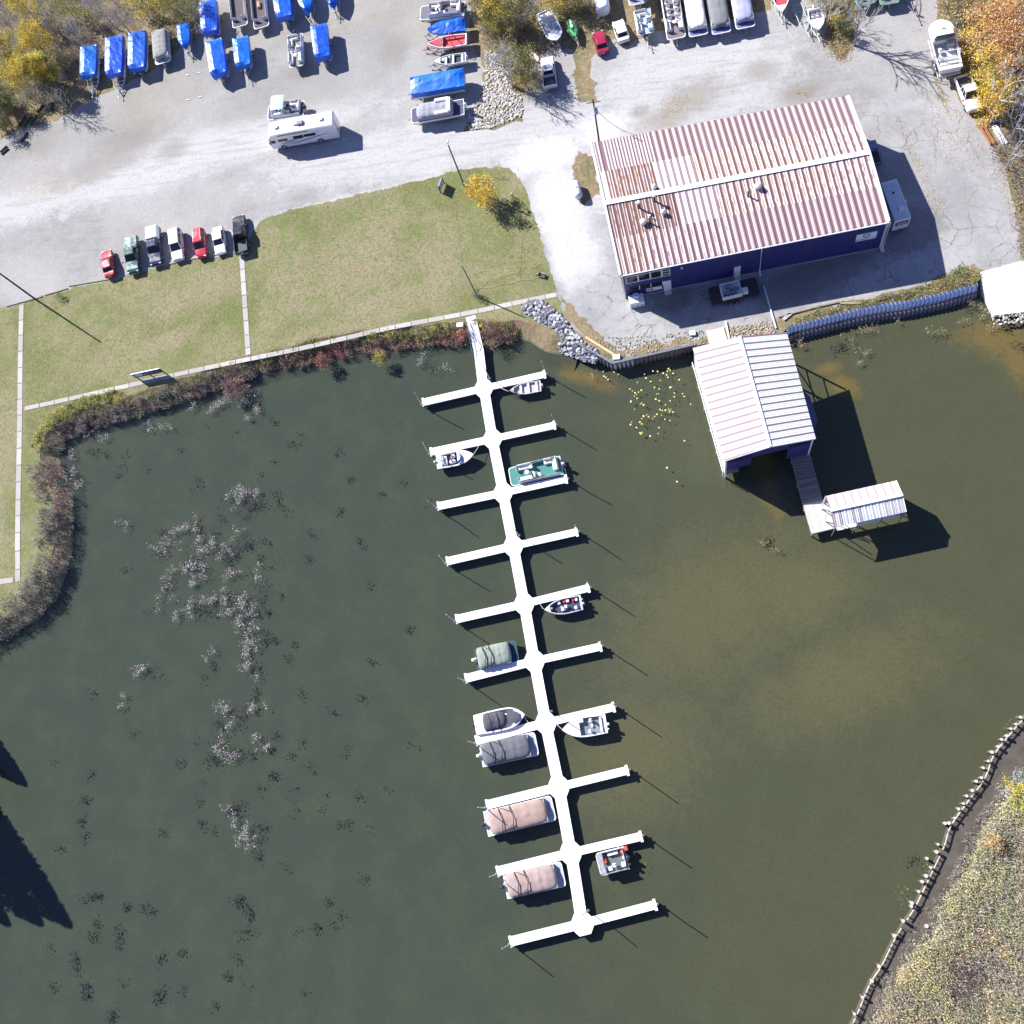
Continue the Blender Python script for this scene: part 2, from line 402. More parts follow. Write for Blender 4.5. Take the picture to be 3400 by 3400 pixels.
def litter_mat():
    m, nt, bs = base_mat("leaf_litter_and_brush_floor")
    tc = nn(nt, "ShaderNodeTexCoord"); v = tc.outputs["Object"]
    big = noise(nt, .2, 5, .65, vec=v); mid = noise(nt, 1.5, 6, .8, vec=v); fine = noise(nt, 7, 4, .85, vec=v)
    c = mixc(nt, ramp(nt, big.outputs[0], .38, .6), (.16, .155, .075), (.28, .21, .13))
    c = mixc(nt, ramp(nt, mid.outputs[0], .45, .65), c, (.33, .27, .16))
    c = mixc(nt, ramp(nt, fine.outputs[0], .5, .7, 0, .8), c, (.06, .05, .035))
    nt.links.new(c, bs.inputs["Base Color"]); bs.inputs["Roughness"].default_value = .95; bs.inputs["Specular IOR Level"].default_value = .1
    bump(nt, mid.outputs[0], bs, 1, .15); return m
def water_mat():
    m, nt, bs = base_mat("clear_water_surface")
    nt.nodes.remove(bs)
    gl = nn(nt, "ShaderNodeBsdfGlossy"); gl.inputs["Roughness"].default_value = .08; gl.inputs[0].default_value = (.9, .95, 1, 1)
    tr = nn(nt, "ShaderNodeBsdfTransparent"); tr.inputs[0].default_value = (.90, .94, .93, 1)
    lw_ = nn(nt, "ShaderNodeLayerWeight"); lw_.inputs["Blend"].default_value = .5
    w = noise(nt, 1.3, 4, .6, coord='Object'); b = nn(nt, "ShaderNodeBump"); b.inputs["Strength"].default_value = .25; b.inputs["Distance"].default_value = .04
    nt.links.new(w.outputs[0], b.inputs["Height"]); nt.links.new(b.outputs[0], gl.inputs["Normal"]); fac = mth(nt, "ADD", mth(nt, "MULTIPLY", mth(nt, "POWER", lw_.outputs["Facing"], 5.0), .98), .02)
    mx = nn(nt, "ShaderNodeMixShader"); nt.links.new(fac, mx.inputs[0]); nt.links.new(tr.outputs[0], mx.inputs[1]); nt.links.new(gl.outputs[0], mx.inputs[2])
    nt.links.new(mx.outputs[0], nt.nodes["Material Output"].inputs[0]); return m
def bed_mat():
    m, nt, bs = base_mat("silty_lake_bed")
    tc = nn(nt, "ShaderNodeTexCoord"); v = tc.outputs["Object"]
    sx = nn(nt, "ShaderNodeSeparateXYZ"); nt.links.new(v, sx.inputs[0])
    big = noise(nt, .05, 4, .55, vec=v, dist=.8); mid = noise(nt, .25, 5, .6, vec=v); fine = noise(nt, 9, 3, .8, vec=v)
    g = mth(nt, 'ADD', sx.outputs[0], mth(nt, 'MULTIPLY', mth(nt, 'SUBTRACT', big.outputs[0], .5), 60))
    c = mixc(nt, ramp(nt, g, -45, 20), (.060, .070, .052), (.086, .082, .042))
    c = mixc(nt, ramp(nt, mid.outputs[0], .4, .7, 0, .35), c, (.096, .10, .055))
    lite = blobmask(nt, v, [stain(2350, 2020, 14, 8, .5), stain(2100, 2500, 9, 7, .6), stain(2800, 2250, 12, 5, .4), stain(2650, 1950, 7, 5, .2)], .2, 1.6)
    c = mixc(nt, mth(nt, 'MULTIPLY', lite, .5), c, (.17, .14, .065))
    org = blobmask(nt, v, [stain(2810, 1265, 2.2, 1.3, -.5), stain(2755, 1205, 1.6, .8, .2), stain(2560, 1620, 1.2, 3.5, .2), stain(1950, 1240, 4, 1.2, -.4), stain(3330, 1100, 5, 2.5, -.3), stain(2530, 1500, 1.5, 4, .2), stain(3390, 1160, 2, 4, .1)], .2, 1.5)
    c = mixc(nt, mth(nt, 'MULTIPLY', org, .6), c, (.24, .15, .04))
    g1 = noise(nt, 3.2, 4, .9, vec=v); c = mixc(nt, ramp(nt, g1.outputs[0], .45, .7, 0, .4), c, (.035, .04, .04))
    c = mixc(nt, ramp(nt, fine.outputs[0], .35, .7, 0, .3), c, (.05, .055, .045))
    nt.links.new(c, bs.inputs["Base Color"]); bs.inputs["Roughness"].default_value = 1; bs.inputs["Specular IOR Level"].default_value = 0
    return m
MAT_GRAVEL, MAT_ASPH, MAT_LAWN, MAT_LITTER = gravel_mat(), asphalt_mat(), lawn_mat(), litter_mat()
LEAF = attr_mat("leaf_face", .75, trans=.3); SLAB = attr_mat("cast_slab", .9, var=.25); TWIG = attr_mat("twig_bark", .85)
STONE = attr_mat("field_stone", .85, var=.3)
CONC = M("weathered_concrete", (.60, .585, .565), .85, var=.10, sc=1.5, bmp=.2)

BED = bed_mat()
# ---- lake bed and water
MB().box(-300, 400, -300, 300, -1.9, -.55).build("lake_bed", BED)["kind"] = "structure"
o = MB().sheet([(-300, -300), (400, -300), (400, 300), (-300, 300)], 0.0).build("water", water_mat()); o["kind"] = "structure"

# ---- shoreline (water's edge) of the north bank
SH = [(-330, 4200), (-300, 3300), (-260, 2700), (-150, 2300), (-40, 2150), (60, 2085), (150, 2020), (205, 1930), (232, 1800), (235, 1680), (215, 1590), (185, 1530), (195, 1470), (240, 1430),
      (330, 1395), (450, 1360), (560, 1325), (660, 1290), (770, 1250), (880, 1225), (990, 1195), (1110, 1165), (1230, 1150), (1350, 1135), (1470, 1125), (1560, 1115), (1650, 1122), (1740, 1118), (1800, 1150), (1917, 1180)]
shore = [G(x, y, 0).xy for x, y in SH]
def offs(pts, d):
    out = []
    for i, p in enumerate(pts):
        t = (pts[min(i + 1, len(pts) - 1)] - pts[max(i - 1, 0)]).normalized()
        out.append(p + Vector((-t.y, t.x)) * d)
    return out
def smooth_dense(pts, step=1.0):
    out = []
    for i in range(len(pts) - 1):
        p0, p1, p2, p3 = pts[max(i - 1, 0)], pts[i], pts[i + 1], pts[min(i + 2, len(pts) - 1)]
        k = max(1, int((p2 - p1).length / step))
        for j in range(k):
            t = j / k
            out.append(.5 * ((2 * p1) + (p2 - p0) * t + (2 * p0 - 5 * p1 + 4 * p2 - p3) * t * t + (3 * p1 - p0 - 3 * p2 + p3) * t ** 3))
    out.append(pts[-1]); return out
shore_d = smooth_dense(shore, 1.2)
_rg = random.Random(5)
shore_d = [p + Vector((_rg.uniform(-.25, .25), _rg.uniform(-.25, .25))) for p in shore_d]
top_d = offs(shore_d, 1.7)
# sheet-pile corner and the wall line to the ramp at the right edge
CW = [(1917, 1141), (2033, 1208), (2302, 1147)]            # west length of wall (top edge)
EW = [(2610, 1090), (2631, 1076), (2725, 1053), (2832, 1026), (2931, 1007), (3014, 995), (3138, 968), (3246, 939)]
WT = LZ + .12
cw = [G(x, y, WT).xy for x, y in CW]; ew = [G(x, y, WT).xy for x, y in EW]
ramp_px = [(3256, 906), (3387, 871), (3560, 830), (3640, 980), (3480, 1035), (3400, 1038), (3300, 1049), (3287, 1007), (3262, 941)]
land = [Vector((-400, top_d[0].y)) ] + top_d + cw + [ew[0] + Vector((-.4, -.5))] + ew + [G(3254, 911, LZ).xy, G(3390, 875, LZ).xy, G(3560, 831, LZ).xy, G(3900, 750, LZ).xy, G(4600, 900, LZ).xy, Vector((400, 90)), Vector((400, 420)), Vector((-400, 420))]
MB().sheet(land, LZ).build("ground", MAT_LITTER)["kind"] = "structure"
# the bank: from the turf edge down under the water
toe = offs(shore_d, -3.2)
mb = MB(); n = len(shore_d)
mid_d = offs(shore_d, -.35)
mb.loft([[(p.x, p.y, LZ) for p in top_d], [(p.x, p.y, .05) for p in shore_d], [(p.x, p.y, -.12) for p in mid_d]], caps=False, closed=False); mb.f = [f[::-1] for f in mb.f]
mu = MB(); mu.loft([[(p.x, p.y, -.12) for p in mid_d], [(p.x, p.y, -.56) for p in offs(shore_d, -2.2)]], caps=False, closed=False); mu.f = [f[::-1] for f in mu.f]; mu.build("bank_underwater", BED)["kind"] = "structure"
mb.build("lake_bank", MAT_LITTER)["kind"] = "structure"
# earth face under the seawalls so nothing is open behind them
mb = MB()
fl = [p for p in cw] + [ew[0] + Vector((-.4, -.5))] + ew + [G(3254, 911, LZ).xy, G(3390, 875, LZ).xy, G(3560, 831, LZ).xy, G(3900, 750, LZ).xy, G(4600, 900, LZ).xy]
mb.loft([[(p.x, p.y, LZ - .004) for p in fl], [(p.x, p.y + .05, -.7) for p in fl]], caps=False, closed=False)
mb.build("bank_face", MAT_LITTER)["kind"] = "structure"

# ---- gravel yard and road
yard = [(-700, 1180), (-300, 1140), (0, 1040), (70, 1025), (150, 992), (365, 945), (480, 918), (620, 882), (800, 852), (875, 745), (1000, 703), (1150, 672), (1300, 638), (1507, 584), (1640, 567), (1680, 575),
        (1715, 605), (1745, 660), (1775, 762), (1808, 878), (1845, 990), (1900, 1085), (1990, 1150), (2050, 1190), (2290, 1140), (2420, 1090), (2560, 1068), (2640, 1040), (2740, 1020), (2900, 985), (3060, 950), (3150, 915), (3230, 900), (3256, 906), (3387, 871), (3400, 840),
        (3385, 760), (3360, 640), (3335, 560), (3290, 480), (3230, 400), (3190, 330), (3160, 230), (3120, 120), (3100, -80), (2860, -80), (2830, 100), (2840, 160), (2790, 205), (2745, 160), (2735, -60),
        (2560, -90), (2560, 30), (2440, 60), (2300, 85), (2150, 110), (2090, 150), (2040, 130), (1975, 175), (1960, 195), (1950, 330), (1915, 335), (1905, 170), (1830, 160), (1750, 215), (1760, 300), (1720, 330), (1735, 400), (1640, 430), (1540, 440),
        (1590, 330), (1610, 230), (1560, 130), (1560, -60), (1500, -220), (560, -220), (640, -60), (640, 110), (560, 200), (420, 280), (300, 330), (190, 400), (60, 430), (0, 470), (-200, 500), (-900, 620)]
gy = rag(GL(yard, LZ), .3, 1.0, 3)
MB().sheet(gy, LZ + .006).build("gravel_yard", MAT_GRAVEL)["kind"] = "structure"
# ---- asphalt apron round the workshop
apron = [(1905, 700), (1880, 800), (1880, 900), (1895, 985), (1935, 1085), (2010, 1140), (2060, 1182), (2180, 1150), (2290, 1128), (2420, 1085), (2560, 1062), (2640, 1035), (2740, 1010), (2900, 975), (3060, 940), (3150, 900),
         (3235, 890), (3385, 868), (3380, 760), (3330, 600), (3240, 430), (3150, 330), (3030, 330), (2900, 330), (2850, 420), (2600, 700), (2100, 720)]
MB().sheet(rag(GL(apron, LZ), .2, .9, 4), LZ + .012).build("asphalt_apron", MAT_ASPH)["kind"] = "structure"
# ---- lawn
lawn = [(-900, 1240), (-300, 1130), (0, 1025), (70, 1010), (150, 978), (365, 930), (480, 903), (620, 867), (800, 838), (862, 732), (1000, 688), (1150, 657), (1300, 622), (1507, 568), (1652, 551), (1688, 560),
        (1725, 595), (1755, 652), (1787, 758), (1820, 874), (1845, 965), (1880, 1060), (1910, 1120)]
lw = rag(rag(GL(lawn, LZ), .22, .9, 6, closed=False), .12, .3, 7, closed=False)
li = [p for p in offs(shore_d, 1.9) if G(0, 0).xy is not None]
lawn_poly = [Vector(p[:2]) for p in lw] + [p for p in li[::-1] if p.y > -80]
lawn_poly = lawn_poly + [Vector((G(-900, 1240, LZ).x, lawn_poly[-1].y))]
MB().sheet(lawn_poly, LZ + .018).build("lawn", MAT_LAWN)["kind"] = "structure"
# ---- weedy strips and leaf beds lying on the yard
for nm, pl, sd in (("grass_strip", [(1905, 160), (1955, 175), (1965, 250), (1985, 335), (1920, 338), (1905, 250)], 8),
                   ("grass_strip", [(1920, 500), (1975, 520), (1990, 560), (1985, 640), (1940, 690), (1920, 640), (1900, 560)], 9),
                   ("grass_strip", [(1860, 985), (1905, 1020), (1960, 1090), (2050, 1160), (2150, 1150), (2290, 1120), (2300, 1145), (2050, 1190), (1930, 1120), (1890, 1075)], 10),
                   ("grass_strip", [(2620, 1068), (2700, 1030), (2850, 1000), (3000, 965), (3140, 915), (3230, 880), (3255, 905), (3250, 935), (3138, 962), (3014, 988), (2832, 1018), (2650, 1068)], 11)):
    MB().sheet(rag(rag(GL(pl, LZ), .4, 1.2, sd), .22, .35, sd), LZ + .024).build(nm, MAT_LITTER)["kind"] = "structure"

# ---- concrete paths cast in slabs
def slab_path(pts, w, seg, name, label, z=LZ + .02):
    P = [G(x, y, LZ).xy for x, y in pts]; mb = MB(); rg = random.Random(len(pts) * 7 + int(seg * 3)); w *= .8
    P = smooth_dense(P, .25); acc = 0; start = 0
    for i in range(1, len(P)):
        acc += (P[i] - P[i - 1]).length
        if acc >= seg or i == len(P) - 1:
            a, b = P[start], P[i]; t = (b - a).normalized(); nr = Vector((-t.y, t.x)); g = .05; q_ = rg.uniform(.82, 1.1)
            z1 = z + .03 + rg.uniform(0, .02); a2 = a + t * g; b2 = b - t * g; ww = w / 2 * rg.uniform(.97, 1.03)
            lo = [(*(q), z - .01) for q in ((a2 - nr * ww), (b2 - nr * ww), (b2 + nr * ww), (a2 + nr * ww))]
            hi = [(q[0], q[1], z1) for q in lo]; mb.hexa(lo, hi, (.46 * q_, .445 * q_, .42 * q_)); start = i; acc = 0
    o = mb.build(name, SLAB); tag(o, kind="structure", label=label); return o
slab_path([(72, 1012), (68, 1200), (66, 1400), (62, 1600), (59, 1800), (60, 1932)], .95, 2.4, "concrete_path", "narrow slab path down the west side of the lawn")
slab_path([(82, 1357), (202, 1331), (417, 1283), (595, 1242), (815, 1195), (1000, 1157), (1300, 1088), (1544, 1042), (1700, 1009), (1849, 978)], .82, 2.2, "concrete_path", "long slab path along the top of the bank")
slab_path([(803, 850), (810, 960), (818, 1080), (825, 1180)], .9, 2.0, "concrete_path", "short slab path from the parked cars to the bank path")
slab_path([(-160, 1955), (48, 1925)], .9, 2.2, "concrete_path", "slab path stub at the west corner of the lawn")
# timber edging between road and lawn
rg = random.Random(3); EM = M("grey_timber", (.34, .31, .26), .9, var=.25, sc=4)
for kk_, (a, b) in enumerate((((20, 1018), (140, 985)), ((150, 980), (225, 958)), ((230, 950), (375, 925)), ((560, 877), (650, 858)), ((655, 857), (760, 838)))):
    mb = MB()
    A, B = G(*a, LZ), G(*b, LZ); d = (B - A).normalized(); nr = Vector((-d.y, d.x, 0)) * .09
    lo = [A - nr, B - nr, B + nr, A + nr]; mb.hexa(lo, [p + Vector((0, 0, .14)) for p in lo])
    tag(mb.build("timber_edging", EM), "weathered edging timber between road and lawn, " + ("westernmost near the path head", "second from the west", "third one, ending at the first red car", "below the minivan", "below the white sedan")[kk_], "edging")
# pale boat ramp
RP_ = [(3254, 904, 1.3), (3387, 867, 1.3), (3560, 822, 1.3), (3900, 740, 1.3), (3900, 930, .15), (3560, 1020, .15), (3400, 1036, .15), (3300, 1047, .15), (3285, 1005, .5), (3262, 941, 1.0)]
T = [tuple(G(x, y, z)) for x, y, z in RP_]; mb = MB(); n = len(T)
mb.add(T + [(p[0], p[1], -.6) for p in T], [(0, 1, 9), (1, 6, 7, 8, 9), (1, 2, 5, 6), (2, 3, 4, 5)] + [(i, (i + 1) % n, (i + 1) % n + n, i + n) for i in range(n)])
tag(mb.build("boat_ramp", M("bright_concrete", (.80, .79, .77), .8, var=.05)), kind="structure")

# ---- marsh on the far shore
mshore = [(3900, 2100), (3600, 2380), (3400, 2590), (3304, 2699), (3247, 2801), (3212, 2898), (3144, 2983), (3099, 3097), (3019, 3188), (2939, 3325), (2900, 3420), (2840, 3560), (2700, 3900)]
ms = smooth_dense([G(x, y, 0).xy for x, y in mshore], 1.2); ms = [p + Vector((_rg.uniform(-.4, .4), _rg.uniform(-.4, .4))) for p in ms]
MZ = .35
marsh = offs(ms, .6) + [Vector((60, -120)), Vector((400, -120)), Vector((400, 40)), Vector((120, 40))]
MB().sheet(marsh, MZ).build("marsh_ground", MAT_LITTER)["kind"] = "structure"
mb = MB(); mb.loft([[(p.x, p.y, MZ) for p in offs(ms, .6)], [(p.x, p.y, -.05) for p in ms], [(p.x, p.y, -.35) for p in offs(ms, -1.0)]], caps=False, closed=False); mb.f = [f[::-1] for f in mb.f]
mb.build("marsh_edge", MAT_LITTER)["kind"] = "structure"
BOOM = [(3480, 2300), (3400, 2385), (3343, 2451), (3298, 2511), (3269, 2585), (3212, 2664), (3156, 2744), (3136, 2807), (3099, 2887), (3036, 3017), (3019, 3043), (2973, 3114), (2928, 3205), (2888, 3268), (2842, 3376), (2790, 3480)]
boom = [G(x, y, .2).xy for x, y in BOOM]
mud = boom + [p for p in offs(ms, .2)[::-1]]
mud_m, nt, bs = base_mat("brown_silt_flat")
n1 = noise(nt, .6, 6, .7); n2 = noise(nt, 5, 4, .8)
c = mixc(nt, ramp(nt, n1.outputs[0], .35, .65), (.085, .066, .054), (.13, .10, .078)); c = mixc(nt, ramp(nt, n2.outputs[0], .6, .7, 0, .6), c, (.05, .042, .034))
nt.links.new(c, bs.inputs["Base Color"]); bs.inputs["Roughness"].default_value = .9
MB().sheet(mud, -.18).build("mud_flat", mud_m)["kind"] = "structure"
mb = MB(); mb.loft([[(p.x, p.y, -.18) for p in boom], [(p.x - .15, p.y + .1, -.6) for p in boom]], caps=False, closed=False)
mb.build("mud_slope", mud_m)["kind"] = "structure"
# ================================================================== WORKSHOP BUILDING
WHITE = M("white_paint", (.80, .80, .80), .5, var=.05)
NAVY = M("navy_siding", (.035, .038, .17), .55, var=.12, sc=1.0)
DARK = M("black_rubber", (.025, .025, .028), .8)
STEEL = M("galvanised_steel", (.52, .53, .54), .4, metal=.6, var=.15)
TIMB = M("weathered_timber", (.40, .36, .31), .9, var=.2, sc=3, bmp=.3)
ROOFM = attr_mat("painted_roof_sheet", .55, var=.10, spec=.25)
def ray(px, py):
    c = Vector((px - 1700, 1700 - py, -FPX)); return Vector((_X.dot(c), _Y.dot(c), _U.dot(c)))
class Wall:
    """vertical plane; local x along, y outward, z up"""
    def __init__(s, A, B, out):
        s.A = Vector((A[0], A[1], 0)); e = (Vector((B[0], B[1], 0)) - s.A); s.L = e.length; s.e = e.normalized()
        s.n = Vector((-s.e.y, s.e.x, 0)) * out
        s.T = Matrix(((s.e.x, s.n.x, 0, s.A.x), (s.e.y, s.n.y, 0, s.A.y), (0, 0, 1, 0), (0, 0, 0, 1)))
    def at(s, px, py):
        v = ray(px, py); o = Vector((0, 0, CH)); t = (s.A - o).dot(s.n) / v.dot(s.n); p = o + v * t
        return (p - s.A).dot(s.e), p.z
    def rect(s, ll, ur):
        a, b = s.at(*ll), s.at(*ur); return min(a[0], b[0]), max(a[0], b[0]), min(a[1], b[1]), max(a[1], b[1])
    def mb(s): m = MB(); m.T = s.T; return m
def frame_box(m, x0, x1, z0, z1, w, y0, y1):
    m.box(x0, x1, y0, y1, z1 - w, z1); m.box(x0, x1, y0, y1, z0, z0 + w); m.box(x0, x0 + w, y0, y1, z0 + w, z1 - w); m.box(x1 - w, x1, y0, y1, z0 + w, z1 - w)
def lerp(a, b, t): return a + (b - a) * t
def rib_roof(mb, A, B, C, D, npan, rows, colfn, rib=.05, sub=8, th=.05):
    """A,B eave ends, D,C ridge ends; sheets run from eave to ridge"""
    A, B, C, D = map(Vector, (A, B, C, D)); nr = (B - A).cross(D - A).normalized(); nr = nr if nr.z > 0 else -nr
    nu = npan * sub; pts = []
    prof = [rib, rib, 0, 0, 0, rib * .35, 0, 0]
    for j in range(rows + 1):
        v = j / rows; lap = .03 if v <= .5 else 0
        for i in range(nu + 1):
            u = i / nu; pts.append(lerp(lerp(A, B, u), lerp(D, C, u), v) + nr * (prof[i % sub] + lap))
    fs = []; b = len(mb.v)
    for j in range(rows):
        for i in range(nu):
            a = j * (nu + 1) + i; fs.append((b + a, b + a + 1, b + a + nu + 2, b + a + nu + 1)); mb.c.append(colfn(i // sub, i % sub, (i + .5) / nu, (j + .5) / rows))
    mb.v.extend([tuple(p) for p in pts]); mb.f.extend(fs)
    und = [p - nr * th for p in (A, B, C, D)]
    mb.add([A, B, C, D] + und, [(7, 6, 5, 4), (0, 4, 5, 1), (1, 5, 6, 2), (2, 6, 7, 3), (3, 7, 4, 0)], (.6, .6, .6))
EZ, RZ = 7.35, 8.3
cSW, cSE, cNE, cNW = G(2060, 914, EZ), G(2953, 735, EZ), G(2817, 318, EZ), G(1962, 475, EZ)
mW, mE = (cSW + cNW) / 2, (cSE + cNE) / 2; mW.z = mE.z = RZ
rr = random.Random(11); pan_r = [rr.uniform(.85, 1.1) for _ in range(60)]; pan_o = [rr.random() for _ in range(60)]
WHT, MAU, RUS, BRN = (.60, .515, .53), (.20, .125, .135), (.34, .18, .10), (.205, .118, .10)
def shade(c, k): return tuple(min(1, x * k) for x in c)
def rcol(slope):
    def f(i, k, u, v):
        q = rr.random(); p = pan_r[i]
        if slope == 'N':
            if v < .52:                                       # half by the north eave
                if u < .23: return shade(MAU, p) if k in (0, 1, 4, 5) or (i == 1 and k < 4) else shade(WHT, .9 + .1 * q)
                return shade(MAU, p) if k in (7, 0, 1, 3) else (shade(MAU, 1.35) if k == 2 else shade(WHT, .93 + .07 * q))
            if u < .21: return (shade(BRN, p * (.85 + .3 * q)) if k in (0, 1, 2, 5, 6) else (RUS if q < .25 else shade(WHT, .75))) if u > .03 else WHT
            if u < .37: return shade(MAU, p) if k in (0, 2) else WHT
            return shade(MAU, p) if k in (0, 1, 2) else (shade(RUS, .9 + .5 * q) if k in (3, 5) and (q < .75 if u < .8 else q < .4) else ((.70, .58, .50) if q < .3 else WHT))
        if v > .5:                                            # half by the ridge
            if u < .27: return shade(BRN, p * (.8 + .3 * q)) if k in (0, 1, 2, 3, 5, 6) else (RUS if q < .2 else shade(WHT, .8))
            if u < .42: return shade(MAU, p) if k in (0, 2) else WHT
            return shade(MAU, p) if k in (0, 1, 2) else (shade(RUS, .9 + .5 * q) if k in (3, 5) and (q < .7 if u < .88 else q < .35) else ((.70, .58, .50) if q < .3 else WHT))
        if u < .12: return shade(BRN, p * 1.05) if k in (0, 1, 2, 3) else (shade(MAU, 1.2) if k in (5,) else (RUS if q < .12 and u > .06 else WHT))
        if u < .45: return shade(MAU, p) if k in (0, 1, 2, 3) else (shade(RUS, 1.1) if k == 4 and q < .2 and u < .2 else (shade(MAU, 1.7) if k == 5 and q < .5 else WHT))
        return shade(MAU, p) if k in (7, 0, 1, 3) else (shade(MAU, 1.3) if k == 2 else WHT)
    return f
bld = thing("workshop_building", "large navy blue metal workshop with a long rust-striped ribbed roof", "building", (0, 0, 0))
rcolN = rcol('N')
mb2 = MB(); rib_roof(mb2, cSW, cSE, mE, mW, 39, 16, rcol('S')); rib_roof(mb2, cNW, cNE, mE, mW, 39, 16, rcolN)
mb2.build("roof", ROOFM, bld)
def strip(mb, a, b, w, z0, z1):
    a, b = Vector(a), Vector(b); t = (b - a).normalized(); nr = Vector((-t.y, t.x, 0)).normalized() * w
    lo = [a - nr, b - nr, b + nr, a + nr]; mb.hexa([(p.x, p.y, p.z + z0) for p in lo], [(p.x, p.y, p.z + z1) for p in lo])
m = MB(); strip(m, mW, mE, .34, .04, .13); m.build("ridge_cap", WHITE, bld)
for A_, B_, w_ in ((cSW, mW, .14), (mW, cNW, .14), (cSE, mE, .10), (mE, cNE, .10)): m = MB(); strip(m, A_, B_, w_, .03, .14); m.build("roof_trim", WHITE, bld)
m = MB(); strip(m, cSW + Vector((0, -.08, 0)), cSE + Vector((0, -.08, 0)), .09, -.16, .0); m.build("gutter", WHITE, bld)
def inset(c, dx, dy): 
    cen = (cSW + cSE + cNE + cNW) / 4; return Vector((c.x + (dx if c.x < cen.x else -dx), c.y + (dy if c.y < cen.y else -dy), c.z))
w = [inset(c, .12, .10) for c in (cSW, cSE, cNE, cNW)]
LZb = LZ - .02
def side_wall(a, b, peak, name):
    m = MB(); mid = (a + b) / 2
    base = [(a.x, a.y, LZb), (b.x, b.y, LZb), (b.x, b.y, EZ - .06)] + ([(mid.x, mid.y, RZ - .08)] if peak else []) + [(a.x, a.y, EZ - .06)]
    t = (b - a).normalized(); n_ = Vector((t.y, -t.x, 0)) * .1; k = len(base)
    m.add([Vector(p) for p in base] + [Vector(p) - n_ for p in base], [tuple(range(k)), tuple(range(2 * k - 1, k - 1, -1))] + [(i, i + k, (i + 1) % k + k, (i + 1) % k) for i in range(k)])
    L = (b - a).length; nb = int(L / .3)
    for i in range(nb):                                  # standing siding ribs
        p = a + (b - a) * ((i + .5) / nb); q = n_.normalized()
        m.add([p + t * .03, p + t * .03 + q * .025, p - t * .03 + q * .025, p - t * .03] and [(x.x, x.y, z) for z in (LZb + .2, EZ - .12) for x in (p + t * .03, p + t * .03 + q * .025, p - t * .03 + q * .025, p - t * .03)], [(0, 1, 5, 4), (1, 2, 6, 5), (2, 3, 7, 6), (4, 5, 6, 7), (3, 2, 1, 0)])
    return m.build(name, NAVY, bld)
side_wall(w[0], w[1], False, "wall"); side_wall(w[1], w[2], True, "wall"); side_wall(w[2], w[3], False, "wall"); side_wall(w[3], w[0], True, "wall")
FW = Wall(w[0], w[1], -1)
m = FW.mb(); m.box(-.02, FW.L, .0, .07, LZb, LZ + .16); m.build("foundation", M("pale_concrete_base", (.42, .38, .36), .9), bld)
for xa in (-.06, FW.L - .1): m = FW.mb(); m.box(xa, xa + .16, -.02, .06, LZ, EZ - .1); m.build("corner_trim", WHITE, bld)
# upper window strip: frame with four lights, the last one slatted
x0, x1, z0, z1 = FW.rect((2079, 941), (2224, 889)); wd = (x1 - x0)
for i, (a, b) in enumerate(((0, .28), (.28, .555), (.555, .81), (.81, 1))):
    fr = FW.mb(); frame_box(fr, x0 + wd * a, x0 + wd * b, z0, z1, .09, .0, .09)
    if i == 3:
        for k in (1, 2): fr.box(x0 + wd * a + .09, x0 + wd * b - .09, .03, .09, z0 + (z1 - z0) * k / 3 - .05, z0 + (z1 - z0) * k / 3 + .05)
    f = fr.build("window", WHITE, bld)
    gl = FW.mb(); gl.box(x0 + wd * a + .09, x0 + wd * b - .09, -.01, .03, z0 + .09, z1 - .09); gl.build("pane", glassm(), f)
x0, x1, z0, z1 = FW.rect((2086, 966), (2199, 931)); wd = (x1 - x0)
for a, b in ((0, .33), (.34, .66), (.67, 1)):
    fr = FW.mb(); frame_box(fr, x0 + wd * a, x0 + wd * b, z0, z1, .06, .0, .06); f = fr.build("window", M("navy_frame", (.05, .055, .12)), bld)
    gl = FW.mb(); gl.box(x0 + wd * a + .06, x0 + wd * b - .06, -.01, .03, z0 + .06, z1 - .06); gl.build("pane", glassm(), f)
    pp = FW.mb(); pp.box(x0 + wd * b - .02, x0 + wd * b + .06, .06, .12, z0, z1); pp.build("window_post", WHITE, f)
for ll, ur in (((2204, 963), (2227, 929)), ((2436, 918), (2459, 882))):
    x0, x1, z0, z1 = FW.rect(ll, ur); z0 = LZ + .1
    d = FW.mb(); d.box(x0, x1, 0, .09, z0, z1); d = d.build("door", WHITE, bld)
    h = FW.mb(); h.cyl((x0 + .1, .09, z0 + 1.0), .04, .07, 'y', 8); h.build("handle", STEEL, d)
    s_ = FW.mb(); s_.box(x0 + .04, x1 - .04, .09, .7, LZ, LZ + .14); s_.build("step", CONC, d)
x0, x1, z0, z1 = FW.rect((2147, 967), (2197, 945))
b = FW.mb(); b.box(x0, x1, .08, .14, 2.0, 2.75); ban = b.build("banner", WHITE, bld, label="white banner with red lettering below the front windows")
REDP = M("red_print", (.45, .02, .05), .6)
m = FW.mb(); 
for k in range(2): m.rbox(x0 + .12 + k * .42, x0 + .42 + k * .42, .14, .15, 2.25, 2.6, .004)
m.build("lettering", REDP, ban)
x_, z_ = FW.at(2263, 886)
m = FW.mb(); m.cyl((x_, 0, z_), .12, .22, 'y', 10, r2=.17); m.build("wall_lamp", WHITE, bld)
